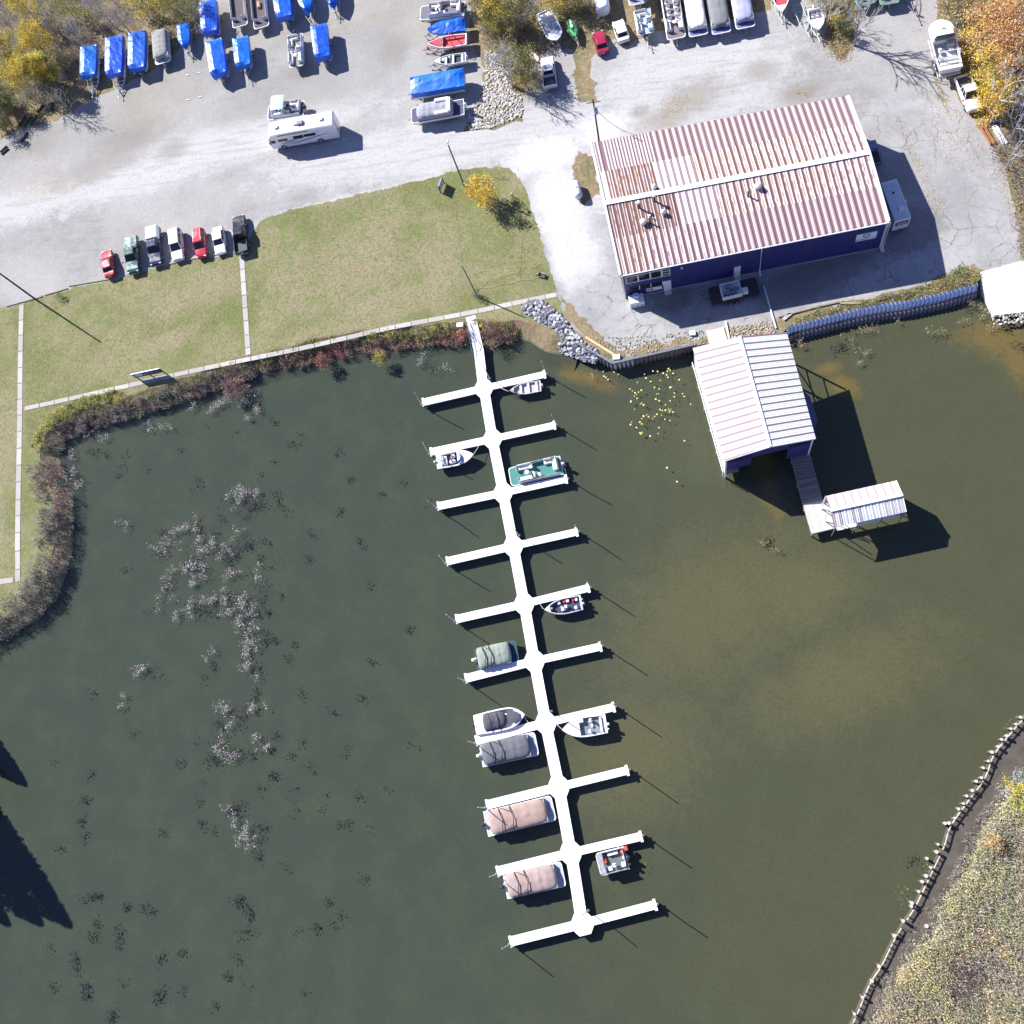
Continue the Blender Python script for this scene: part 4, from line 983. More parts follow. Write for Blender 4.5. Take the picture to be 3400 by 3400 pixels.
def tarp_mat(h=0.0, n='blue_shrink_wrap'):
    m, nt, bs = base_mat(n)
    n1 = noise(nt, 1.2, 5, .7); n2 = noise(nt, 6, 4, .7, dist=1.5)
    c = mixc(nt, ramp(nt, n1.outputs[0], .3, .7), (.006, .085 + h, .52 + h), (.012, .15 + h, .66 + h)); c = mixc(nt, ramp(nt, n2.outputs[0], .62, .74, 0, .4), c, (.10, .30, .80))
    nt.links.new(c, bs.inputs["Base Color"]); bs.inputs["Roughness"].default_value = .36; bs.inputs["Specular IOR Level"].default_value = .5
    bump(nt, n2.outputs[0], bs, .5, .05); return m
TARP = [tarp_mat(), tarp_mat(.035, 'faded_blue_wrap'), tarp_mat(-.02, 'deep_blue_wrap')]
def tarp(root, L, W, z0, zs, zr, seed, bow='flat', label=None, hump=None):
    zs = zr - .58; zr = zr - .10; zl = zr - .22
    """shrink-wrap tent: skirt from z0 to zs, ridge at zr, faceted"""
    rg = random.Random(seed); nu, nv = 12, 8; rng_j = {}
    def hw(u):
        if bow == 'point': return W / 2 * (1 - max(0, (u + .0)) ** 2.3 * .97)
        return W / 2 * (1 - .10 * max(0, u) ** 4)
    P = []; off = rg.uniform(-.5, -.38)
    for i in range(nu + 1):
        u = i / nu * 2 - 1; row = []
        rz_ = zs + (zr - zs) * (min(1, (1 - abs(u)) / .22) ** .8 if True else 1) * (1 + (.25 * math.exp(-((u - (hump or 0)) / .3) ** 2) if hump is not None else 0)) + rg.uniform(-.04, .04)
        for j in range(nv + 1):
            v = j / nv * 2 - 1; y = hw(u) * v
            if j in (0, nv): z = z0 + rg.uniform(-.04, .04); y *= .97
            else:
                k = (v / .75 - off); kk = v / .75; z = (lerp(zl, rz_, max(0, (1 + kk) / (1 + off))) if kk < off else lerp(zs, rz_, max(0, (1 - kk) / (1 - off)))) + rg.uniform(-.03, .03)
                if abs(v) == .75: z = (zl if v < 0 else zs) + rg.uniform(-.03, .03)
                y = hw(u) * (v / .75 if abs(v) < .8 else v)
            x = L / 2 * u
            row.append((x, y, z))
        P.append(row)
    m = MB()
    for i in range(nu):
        for j in range(nv): m.add([P[i][j], P[i + 1][j], P[i + 1][j + 1], P[i][j + 1]], [(0, 1, 2), (0, 2, 3)])
    for row in (P[0], P[-1]): m.add(row + [(p[0], p[1], z0) for p in row], [(j, j + 1, j + 2 + nv, j + 1 + nv) for j in range(nv)])
    return m.build("tarp", TARP[seed % 3], root, label=label)
VINYL = M("cream_vinyl", (.74, .72, .69), .5, var=.06); VINW = M("white_vinyl", (.80, .80, .80), .45, var=.05); ALU = M("brushed_aluminium", (.62, .63, .65), .35, metal=.55, var=.08)
def seat(root, x0, x1, y0, y1, z, mat, back=None, name="seat"):
    m = MB(); m.rbox(x0, x1, y0, y1, z, z + .38, .05)
    if back == '+x': m.rbox(x1 - .14, x1, y0, y1, z + .38, z + .72, .04)
    if back == '-x': m.rbox(x0, x0 + .14, y0, y1, z + .38, z + .72, .04)
    if back == '+y': m.rbox(x0, x1, y1 - .14, y1, z + .38, z + .72, .04)
    if back == '-y': m.rbox(x0, x1, y0, y0 + .14, z + .38, z + .72, .04)
    m.build(name, mat, root)
def helm_chair(root, x, y, z, mat, r=.24):
    m = MB(); m.cyl((x, y, z), .06, .35, 'z', 8); m.rbox(x - r, x + r, y - r, y + r, z + .35, z + .5, .06); m.rbox(x - r, x - r + .12, y - r, y + r, z + .5, z + .9, .05); m.build("helm_chair", mat, root)
def pontoon(label, tail, nose, ztube, fit='open', W=2.5, floor=(.45, .46, .47), vinyl=None, deckcol=None, covercol=None, motor='black', zpix=.9, group=None, seed=1, fencecol=(.75, .75, .76), tubes=2, bowdeck=.9, bimini=None, towboard=False, basez=0.0, name="pontoon_boat", peaks=None, sterndeck=.45, frames=True, Lfix=None):
    loc, rz, L = place(tail, nose, basez + zpix)
    L = Lfix or L
    loc.z = basez; t = thing(name, label, "pontoon boat", loc, rz, group); zt = ztube; dz = zt + .62; h = W / 2
    for s in ((-1, 1) if tubes == 2 else (-1, 0, 1)):
        m = MB(); y = s * (h - .32)
        m.loft([[(x, y + math.cos(2 * math.pi * k / 10) * r_, zt + .3 + zz + math.sin(2 * math.pi * k / 10) * r_) for k in range(10)] for x, r_, zz in ((-L / 2 + .1, .24, 0), (-L / 2 + .15, .3, 0), (L / 2 - 1.0, .3, 0), (L / 2 - .35, .2, .08), (L / 2 - .08, .05, .18))])
        m.build("float_tube", ALU, t, smooth=True)
    fl = M("deck_%d_%d" % (int(floor[0] * 100), int(floor[2] * 100)), floor, .85, var=.08)
    def outl(x0, x1, w, q=.35): return [(x0, -w), (x1 - q, -w), (x1 - q * .3, -w + q * .3), (x1, -w + q), (x1, w - q), (x1 - q * .3, w - q * .3), (x1 - q, w), (x0, w)]
    m = MB(); m.prism(outl(-L / 2, L / 2, h), dz - .1, dz); m.build("deck_edge", M("deck_edge_%d" % int((deckcol or (.8,))[0] * 100), deckcol or (.78, .78, .79), .5), t)
    m = MB(); m.prism(outl(-L / 2 + .1, L / 2 - .1, h - .1), dz + .0, dz + .012); m.build("deck_floor", fl, t)
    fx0, fx1 = -L / 2 + sterndeck, L / 2 - bowdeck; fz = dz + .62; FC = M("fence_panel_%d" % int(fencecol[0] * 100), fencecol, .4, metal=.1)
    m = MB()
    for s in (-1, 1):
        y = s * (h - .12); m.box(fx0, fx1, y - .02, y + .02, dz + .06, fz)
    m.box(fx0, fx0 + .04, -h + .14, h - .7, dz + .06, fz); m.box(fx1 - .04, fx1, -h + .14, -.38, dz + .06, fz); m.box(fx1 - .04, fx1, .38, h - .14, dz + .06, fz); m.build("fence", FC, t)
    m = MB()
    m.tube([(fx0, h - .7, fz), (fx0, -h + .12, fz), (fx1, -h + .12, fz), (fx1, -.38, fz)], .028, 6); m.tube([(fx0, h - .12, fz), (fx1, h - .12, fz), (fx1, .38, fz)], .028, 6)
    for k in range(int((fx1 - fx0) / 1.1) + 1):
        x = fx0 + .02 + k * (fx1 - fx0 - .04) / int((fx1 - fx0) / 1.1)
        for s in (-1, 1): m.tube([(x, s * (h - .12), dz), (x, s * (h - .12), fz)], .024, 5)
    m.build("rail", ALU, t)
    outboard(t, -L / 2 - .05, dz + .02, motor, .95)
    m = MB(); m.rbox(-L / 2 - .12, -L / 2 + .1, -.35, .35, dz - .5, dz + .05, .03); m.build("motor_mount", ALU, t)
    V = vinyl or VINYL
    if fit == 'open':
        f = dz + .02; w = h - .16
        seat(t, fx0 + .08, fx0 + .68, -w, w - .6, f, V, '-x'); seat(t, fx0 + .7, fx0 + 1.7, -w, -w + .62, f, V, '-y')
        seat(t, fx1 - 2.0, fx1 - .1, w - .62, w, f, V, '+y'); seat(t, fx1 - 1.9, fx1 - .1, -w, -w + .62, f, V, '-y')
        m = MB(); m.rbox(.0, .55, w - .85, w - .05, f, f + .85, .08); c_ = m.build("console", V, t); m = MB(); m.add([(.35, w - .8, f + .86), (.35, w - .1, f + .86), (.5, w - .14, f + 1.12), (.5, w - .76, f + 1.12)], [(0, 1, 2, 3)]); m.build("console_screen", glassm(), c_)
        helm_chair(t, -.5, w - .45, f, V); helm_chair(t, .4, -w + .5, f, V)
        m = MB(); m.cyl((fx1 - 1.2, 0, f), .04, .5, 'z', 8); m.cyl((fx1 - 1.2, 0, f + .5), .28, .04, 'z', 14); m.build("table", VINW, t)
    if fit == 'cover':
        cm = cover_mat(covercol)
        pk = peaks or [(-.45, 0, .1, .12), (-.05, .0, .12, .12), (.3, 0, .12, .12), (.62, 0, .1, .12), (.3, .5, .05, .1), (-.1, .5, .05, .1)]
        soft_cover("cover", fx0 - .12, fx1 + .12, W - .12, fz + .02, fz + .34, cm, t, seed, peaks=pk)
        if frames:
            m = MB(); w = h - .05
            for xx, zz in ((fx0 + (fx1 - fx0) * .20, .5), (fx0 + (fx1 - fx0) * .40, .55)):
                m.tube([(xx + .35 * (1 - abs(q)) * (1 if xx < 0 else 1) - .1, w * q, fz + .02 + (zz - .02) * (1 - abs(q) ** 4)) for q in [k / 6 - 1 for k in range(13)]], .05, 6)
            m.tube([(fx0 + (fx1 - fx0) * .22, w * .98, fz + .1), (fx0 + (fx1 - fx0) * .42, w * .5, fz + .5)], .035, 6); m.tube([(fx0 + (fx1 - fx0) * .22, -w * .98, fz + .1), (fx0 + (fx1 - fx0) * .42, -w * .5, fz + .5)], .035, 6)
            m.build("folded_bimini", M("dark_canvas", (.035, .035, .04), .9), t)
    if bimini:
        a, b = bimini['x']; zc = fz + 1.25; w = h - .08
        for (x0_, x1_, cc) in bimini['panels']:
            m = MB(); m.grid(lambda i, j: (lerp(x0_, x1_, i), (j * 2 - 1) * w, zc + .10 * (1 - (j * 2 - 1) ** 2) + .03 * math.sin(i * math.pi)), 4, 8); m.build("bimini_top", M("canvas_%d" % int(cc[0] * 100), cc, .8, var=.05), t)
        m = MB()
        for xx in (a, b):
            for s in (-1, 1): m.tube([((a + b) / 2, s * (h - .12), fz), (xx, s * w, zc)], .022, 5)
        m.build("bimini_frame", ALU, t)
    if towboard: pass
    return t, L
def cover_mat(c):
    k = "cover_%d_%d" % (int(c[0] * 100), int(c[2] * 100))
    if k in MATS: return MATS[k]
    m = M(k, c, .85, var=.08, sc=1.5, bmp=.35); return m
def hull(root, L, W, zk, zg, mat, cockpit=(-.42, .12), floor=None, floormat=None, bowfull=.45, deck=None, sheer=.15, flat=False, bexp=None, floorz=None, wall=.16):
    """boat hull with an open cockpit; x forward"""
    secs = []; h = W / 2
    xs = [-.5, -.47] + [cockpit[0], cockpit[0] + .001] + [-.3, -.2, -.1, 0, .1, .2] + [cockpit[1], cockpit[1] + .001] + [.25, .3, .34, .38, .42, .45, .475, .49, .5]
    xs = sorted(set(round(x, 4) for x in xs)); fz = floorz if floorz is not None else zk + .25
    def hw(x):
        u = max(0, (x + .5 - bowfull) / (1 - bowfull)); return h * (.92 + .08 * min(1, (x + .5) * 3)) * max(.02, 1 - u ** (bexp or (2.0 if not flat else 4)))
    for x in xs:
        w = hw(x); g = zg + sheer * max(0, x + .1) ** 1.5 * 2; u = max(0, (x - .15) / .35); k = zk + (g - zk) * .75 * u ** 2.4
        op = cockpit[0] <= x - .0005 and x <= cockpit[1] + .0001
        iw = max(.01, w - wall); z_in = fz if op else g + .05 * (1 - u)
        if not op: secs.append([(x * L, 0, k), (x * L, w * .82, k + (g - k) * .35), (x * L, w, g), (x * L, iw, g + .02), (x * L, iw * .5, z_in), (x * L, -iw * .5, z_in), (x * L, -iw, g + .02), (x * L, -w, g), (x * L, -w * .82, k + (g - k) * .35)])
        else: secs.append([(x * L, 0, k), (x * L, w * .82, k + (g - k) * .35), (x * L, w, g), (x * L, iw, g + .02), (x * L, iw - .02, z_in), (x * L, -iw + .02, z_in), (x * L, -iw, g + .02), (x * L, -w, g), (x * L, -w * .82, k + (g - k) * .35)])
    m = MB(); m.loft(secs); o = m.build("hull", mat, root)
    if floormat:
        m = MB(); x0, x1 = cockpit[0] * L + .02, cockpit[1] * L - .02; P = [(x0 + (x1 - x0) * k / 8) for k in range(9)]
        pl = [(x, -(hw(x / L) - wall - .03)) for x in P] + [(x, hw(x / L) - wall - .03) for x in P[::-1]]
        m.prism(pl, fz + .004, fz + .02); m.build("cockpit_floor", floormat, root)
    return hw
# ================================================================== FLOATING DOCK
DECKW = M("white_dock_decking", (.82, .81, .82), .7, var=.03, sc=6, bmp=.1); FLOATD = M("dark_dock_float", (.10, .10, .11), .8)
J = [(1606, 1289), (1635, 1457), (1670, 1636), (1704, 1813), (1740, 2005), (1774, 2195), (1812, 2400), (1855, 2613), (1895, 2832), (1934, 3067)]
Lf = [(1402, 1336), (1428, 1501), (1452, 1681), (1482, 1864), (1513, 2056), (1544, 2253), (1579, 2460), (1614, 2673), (1649, 2894), (1692, 3127)]
Rt = [(1811, 1242), (1844, 1411), (1883, 1590), (1918, 1765), (1957, 1951), (1997, 2146), (2041, 2347), (2086, 2557), (2132, 2776), (2179, 3003)]
DT = .42
dock = thing("floating_dock", "long white floating dock with paired finger piers reaching out from the lawn", "dock")
def pier(mbd, mbf, a, b, w):
    a, b = Vector((a.x, a.y, 0)), Vector((b.x, b.y, 0)); t = (b - a).normalized(); nr = Vector((-t.y, t.x, 0)) * w / 2
    lo = [a - nr, b - nr, b + nr, a + nr]; mbd.hexa([(p.x, p.y, DT - .14) for p in lo], [(p.x, p.y, DT) for p in lo])
    lo = [a - nr * .9 + t * .05, b - nr * .9 - t * .05, b + nr * .9 - t * .05, a + nr * .9 + t * .05]; mbf.hexa([(p.x, p.y, -.25) for p in lo], [(p.x, p.y, DT - .145) for p in lo])
jw = [G(x, y, DT) for x, y in J]; dirs = []
for i in range(10):
    L_, R_ = G(*Lf[i], DT), G(*Rt[i], DT); dirs.append((R_ - L_).normalized())
sp = (jw[9] - jw[0]).normalized()
mF = MB()
for i in range(10):
    e = dirs[i]; s_ = Vector((-e.y, e.x, 0)); c = jw[i]; 
    a1, b1, a2, b2 = 1.12, .56, 1.2, .66; oc = [c + e * (x) + s_ * (y) for x, y in ((-a1, -b1), (-b2, -a2), (b2, -a2), (a1, -b1), (a1, b1), (b2, a2), (-b2, a2), (-a1, b1))]
    m = MB(); m.prism([(p.x, p.y) for p in oc], DT - .14, DT + .004); m.build("junction_deck", DECKW, dock)
    mF.prism([((p.x - c.x) * .93 + c.x, (p.y - c.y) * .93 + c.y) for p in oc], -.25, DT - .145)
    if i < 9:
        m = MB(); pier(m, mF, jw[i] + sp * 1.15, jw[i + 1] - sp * 1.15, 1.32); m.build("spine_deck", DECKW, dock)
    for P_, s2 in ((G(*Lf[i], DT), -1), (G(*Rt[i], DT), 1)):
        m = MB(); pier(m, mF, jw[i] + (P_ - jw[i]).normalized() * 1.1, P_, 1.02 if s2 < 0 else .92)
        t_ = (P_ - jw[i]).normalized(); nr = Vector((-t_.y, t_.x, 0))
        m.hexa([tuple(p) for p in (P_ - nr * .62 - t_ * .28, P_ - nr * .62 + t_ * .02, P_ + nr * .62 + t_ * .02, P_ + nr * .62 - t_ * .28)], [(p.x, p.y, DT + .03) for p in (P_ - nr * .62 - t_ * .28, P_ - nr * .62 + t_ * .02, P_ + nr * .62 + t_ * .02, P_ + nr * .62 - t_ * .28)])
        m.build("finger_deck", DECKW, dock)
a_ = G(1588, 1150, DT); m = MB(); pier(m, mF, a_, jw[0] - sp * 1.15, 1.32); m.build("spine_deck", DECKW, dock)
mF.build("floats", FLOATD, dock)
# gangway from the bank path
gp = thing("gangway", "white sloping gangway ramp between the bank path and the floating dock", "gangway")
a, b = G(1562, 1050, LZ + .1), G(1590, 1165, DT + .03)
t_ = Vector((b.x - a.x, b.y - a.y, 0)).normalized(); nr = Vector((-t_.y, t_.x, 0))
m = MB(); P = [a - nr * .68, b - nr * .66, b + nr * .66, a + nr * .68]; m.hexa([p - Vector((0, 0, .1)) for p in P], P); m.build("ramp_deck", DECKW, gp)
m = MB()
for s in (-1, 1): 
    A_, B_ = a + nr * .66 * s, b + nr * .64 * s; m.tube([A_ - Vector((0, 0, .1)), B_ - Vector((0, 0, .1))], .06, 6)
m.build("side_beam", STEEL, gp)
# steel tube frame lying on the gangway
fr = thing("bent_tube_frame", "bent blue-grey tube frame standing on the gangway ramp", "frame")
m = MB(); pts = [(1544, 1057), (1580, 1135), (1568, 1173), (1552, 1090), (1566, 1120), (1545, 1062)]
m.tube([G(x, y, lerp(LZ + .45, .85, (y - 1057) / 116)) for x, y in pts], .035, 6); m.build("tube_frame", M("blue_grey_tube", (.16, .2, .32), .5, metal=.4), fr)
p = G(1578, 1130, .9); m = MB(); m.tube([(p.x, p.y, .5), (p.x, p.y, 1.4)], .03, 6); m.build("upright", STEEL, fr)
# mooring poles
PST = M("mooring_pole_steel", (.50, .52, .55), .4, metal=.5)
ords = ["first", "second", "third", "fourth", "fifth", "sixth", "seventh", "eighth", "ninth", "tenth"]
def mpole(p, h, label, seed):
    t = thing("mooring_pole", label, "pole", (p.x, p.y, 0), 0, "mooring poles of the floating dock"); rg = random.Random(seed)
    lx, ly = rg.uniform(-.05, .05), rg.uniform(-.05, .05)
    m = MB(); m.tube([(0, 0, -1.6), (lx * .5, ly * .5, h * .5), (lx * h, ly * h, h)], .055, 7); m.build("tube", PST, t)
    m = MB(); m.rbox(-.12, .12, -.12, .12, .35, .5, .02); m.build("bracket", STEEL, t)
for i in range(10):
    for P_, side in ((G(*Lf[i], DT), "west"), (G(*Rt[i], DT), "east")):
        t_ = (P_ - jw[i]).normalized(); nr = Vector((-t_.y, t_.x, 0)); q = P_ + t_ * .16
        if side == "west": q = P_ + t_ * .12 - nr * -.25
        mpole(q, (4.3 if i < 5 else 3.8) if side == "west" else 4.0, "steel mooring pole at the %s end of the %s finger pair from the shore" % (side, ords[i]), i * 2 + (side == "east"))
for i, k in ((0, .55), (3, .5), (6, .5), (9, .5)):
    p = jw[i] + dirs[i] * 1.0 + Vector((-dirs[i].y, dirs[i].x, 0)) * 1.15
    mpole(p, 4.2, "steel mooring pole beside the %s junction of the dock from the shore" % ords[i], 40 + i)

# ================================================================== BOATS AFLOAT
GREENF = (.06, .22, .20)
pontoon("open pontoon boat with a green deck floor and cream seats beside the third east finger", (1864, 1541), (1690, 1582), -.28, 'open', 2.55, floor=GREENF, deckcol=(.7, .72, .7), motor='grey', zpix=.7, bowdeck=1.15)
pontoon("pontoon boat under a sage green fabric cover at the sixth west finger", (1578, 2190), (1716, 2160), -.28, 'cover', 2.75, floor=(.03, .07, .10), deckcol=(.05, .08, .12), covercol=(.24, .28, .24), motor='white', zpix=.75, seed=3, fencecol=(.12, .16, .2))
pontoon("pontoon boat under a slate grey cover at the seventh west finger", (1594, 2508), (1781, 2468), -.28, 'cover', 2.75, floor=(.42, .45, .5), deckcol=(.78, .78, .8), covercol=(.12, .125, .145), motor='white', zpix=.75, seed=4)
pontoon("long pontoon boat under a tan cover at the eighth west finger", (1610, 2737), (1837, 2682), -.28, 'cover', 2.85, floor=(.42, .45, .5), deckcol=(.80, .80, .82), covercol=(.36, .255, .22), motor='black', zpix=.75, seed=5, sterndeck=.75)
pontoon("shorter pontoon boat under a tan cover at the ninth west finger", (1674, 2944), (1870, 2902), -.28, 'cover', 2.75, floor=(.42, .45, .5), deckcol=(.80, .80, .82), covercol=(.36, .27, .245), motor='black', zpix=.75, seed=6, sterndeck=.5)
def boat(name, label, tail, nose, z0, W, hullcol, zk, zg, zpix, cat="boat", group=None, basez=0.0, **kw):
    loc, rz, L = place(tail, nose, basez + zpix); loc.z = basez
    t = thing(name, label, cat, loc, rz, group); mat = paint("gel_%d_%d_%d" % tuple(int(c * 100) for c in hullcol), hullcol, .25)
    hw = hull(t, L, W, zk, zg, mat, **kw); return t, L, hw
GREYF = M("grey_floor", (.22, .23, .25), .9, var=.15); DKF = M("dark_blue_floor", (.05, .055, .10), .9, var=.3); LTF = M("pale_floor", (.55, .58, .6), .8)
# small aluminium rowboat
t, L, hw = boat("rowboat", "small pale aluminium rowboat with three bench seats at the first east finger", (1796, 1281), (1692, 1298), 0, 1.65, (.55, .55, .57), -.15, .42, .4, "rowboat", cockpit=(-.46, .36), floormat=M("rowboat_floor", (.42, .42, .43), .7), wall=.08, floorz=.08)
for x in (-.36, -.1, .14):
    m = MB(); m.rbox(x * L - .14, x * L + .14, -hw(x) + .1, hw(x) - .1, .28, .36, .02); m.build("bench", WHITE, t)
outboard(t, -L / 2, .35, 'white', .7)
# white runabout west 2
t, L, hw = boat("runabout_boat", "white runabout with a curved windshield and dark cockpit at the second west finger", (1449, 1534), (1573, 1509), 0, 2.1, (.78, .78, .80), -.2, .6, .6, cockpit=(-.36, .06), floormat=DKF, floorz=.15, bexp=2.7)
m = MB()
for k in range(9):
    a0, a1 = R(-80 + 160 * k / 9), R(-80 + 160 * (k + 1) / 9); f = lambda a, z, q: (.04 * L + math.cos(a) * .75 * q, math.sin(a) * (W_ := .88) * q, z)
    m.add([f(a0, .68, 1), f(a1, .68, 1), f(a1, 1.1, .8), f(a0, 1.1, .8)], [(0, 1, 2, 3)])
m.build("windshield", M("blue_screen_glass", (.18, .24, .38), .1), t)
seat(t, -.33 * L, -.22 * L, -.6, .6, .15, VINW, '-x'); helm_chair(t, -.05 * L, -.35, .1, VINW); helm_chair(t, -.05 * L, .38, .1, VINW)
m = MB(); m.rbox(-.16 * L, -.08 * L, -.5, -.1, .17, .5, .05); m.build("cooler", VINW, t); outboard(t, -L / 2, .4, 'grey', .8)
# dark-floored fishing boat east 5
t, L, hw = boat("fishing_boat", "open aluminium fishing boat with red fuel cans at the fifth east finger", (1932, 2000), (1807, 2026), 0, 2.0, (.50, .53, .58), -.2, .55, .5, cockpit=(-.45, .33), floormat=DKF, floorz=.1, wall=.12)
for x, y in ((-.33, .45), (.0, .35), (-.08, .1)): helm_chair(t, x * L, y, .02, VINW, .19)
m = MB(); m.rbox(.02 * L, .06 * L, -.1, .5, .12, .42, .03); m.build("bench", VINW, t); m = MB(); m.rbox(.05 * L, .13 * L, -.75, -.35, .12, .4, .05); m.build("cooler", VINW, t)
for x, y in ((-.05, -.55), (-.29, -.5)):
    m = MB(); m.rbox(x * L - .18, x * L + .18, y - .15, y + .15, .12, .42, .05); m.build("fuel_can", REDP, t)
m = MB(); m.rbox(-.18 * L, -.1 * L, -.75, -.4, .12, .4, .04); m.rbox(-.4 * L, -.34 * L, -.7, -.35, .12, .4, .04); m.build("tackle_box", VINW, t); m = MB(); m.rbox(.27 * L, .31 * L, -.12, .12, .5, .62, .04); m.build("bow_box", M("tan_box", (.45, .32, .16)), t)
outboard(t, -L / 2, .4, 'grey', .75, .2); outboard(t, -L / 2, .35, 'grey', .5, -.35)
# bowrider with dark covers west 7
t, L, hw = boat("bowrider_boat", "white bowrider with charcoal cockpit and bow covers at the seventh west finger", (1577, 2408), (1743, 2372), 0, 2.55, (.82, .80, .83), -.25, .75, .7, cockpit=(-.3, .3), floorz=.3, bowfull=.5, bexp=3.2)
cm = cover_mat((.075, .07, .095))
soft_cover("cockpit_cover", -.33 * L, .13 * L, 2.05, .78, 1.15, cm, t, 31, nfr=3, skirt=.05, peaks=[(-.2, 0, .1, .2), (.3, 0, .08, .15)])
def bowc(i, j):
    x = lerp(.16, .40, i) * L; w = (hw(x / L) - .35) * (j * 2 - 1); return (x, w, .93 + .06 * (1 - (j * 2 - 1) ** 2) * math.sin(i * math.pi) + .15 * i)
m = MB(); m.grid(bowc, 8, 8); m.build("bow_cover", cm, t, smooth=True)
m = MB(); m.tube([(-.22 * L + .3 * (1 - abs(q)), 1.0 * q, 1.0 + .3 * (1 - q * q)) for q in [k / 5 - 1 for k in range(11)]], .04, 6); m.tube([(-.05 * L + .2 * (1 - abs(q)), 1.0 * q, 1.0 + .28 * (1 - q * q)) for q in [k / 5 - 1 for k in range(11)]], .04, 6); m.build("cover_bow", BLACKP, t)
m = MB(); m.rbox(-.5 * L - .1, -.42 * L, -.9, .9, .3, .42, .03); m.build("swim_platform", WHITE, t); outboard(t, -L / 2 - .1, .3, 'black', .75)
# centre console east 7
t, L, hw = boat("fishing_boat", "white fishing boat with a grey-blue open cockpit at the seventh east finger", (2014, 2402), (1866, 2424), 0, 2.35, (.80, .80, .82), -.25, .7, .65, cockpit=(-.42, .1), floormat=M("slate_floor", (.17, .21, .25), .9, var=.15), floorz=.25, bexp=2.4)
seat(t, -.41 * L, -.35 * L, -.85, .85, .25, VINW, '-x'); helm_chair(t, -.12 * L, .6, .2, VINW, .2); helm_chair(t, -.16 * L, -.62, .2, VINW, .2)
m = MB(); m.rbox(.0, .09 * L, -.95, -.5, .25, .8, .05); m.rbox(-.2 * L, -.15 * L, -.2, .2, .25, .5, .05); m.build("console", VINW, t)
outboard(t, -L / 2, .5, 'white', .8, .12); outboard(t, -L / 2, .45, 'white', .5, .65)
# small squarish pontoon east 9
t, L = pontoon("small square-fronted pontoon boat with red fuel cans at the ninth east finger", (2080, 2848), (1984, 2872), -.28, 'none', 2.5, floor=(.12, .14, .14), deckcol=(.6, .6, .62), motor='black', zpix=.6, bowdeck=.75, sterndeck=.2)
m = MB(); m.rbox(L / 2 - .68, L / 2 - .1, -1.1, 1.1, .38, .42, .01); m.build("bow_plate", M("grey_plate", (.30, .31, .34), .6), t)
helm_chair(t, -.2, .45, .36, VINW, .22)
for x, y, s in ((.35, .7, .22), (-1.2, .6, .25), (-1.4, -.1, .15)): 
    m = MB(); m.rbox(x - s, x + s, y - s, y + s, .37, .7, .05); m.build("box_seat", VINW, t)
m = MB(); m.rbox(-.9, .3, -1.0, -.6, .37, .72, .05); m.build("side_bench", VINW, t)
for x, y in ((.75, -.2), (-1.35, -.8), (-1.9, -.95)):
    m = MB(); m.rbox(x - .2, x + .2, y - .25, y + .25, .37, .75, .05); m.build("fuel_can", M("orange_red_can", (.62, .09, .05), .5), t)
outboard(t, -L / 2 - .1, .38, 'black', .6, .75)

ROPE = M("white_rope", (.72, .70, .66), .9)
for pts, z0_, z1_, lb in [((a_, b_), z0_, z1_, lb) for a_, b_, z0_, z1_, lb in (((1688, 1299), (1640, 1278), .5, .45, "white bow line of the small rowboat"), ((1573, 1507), (1591, 1478), .6, .45, "white bow line of the runabout at the second finger"), ((1804, 2022), (1790, 2002), .5, .45, "white bow line of the red-canned fishing boat"), ((1864, 2420), (1815, 2373), .6, .45, "white bow line of the fishing boat with slate cockpit"), ((1738, 2376), (1756, 2402), .7, .45, "white bow line of the covered bowrider"), ((2040, 2838), (2060, 2798), .6, .45, "white line of the small square pontoon boat"), ((1625, 2695), (1634, 2684), .8, .45, "short stern line of the long tan-covered pontoon"))]:
    A_, B_ = G(*pts[0], z0_), G(*pts[1], z1_); m = MB(); m.tube([lerp(A_, B_, k / 6) - Vector((0, 0, .25 * (k / 6) * (1 - k / 6))) for k in range(7)], .03, 5); tag(m.build("mooring_line", ROPE), lb, "rope")

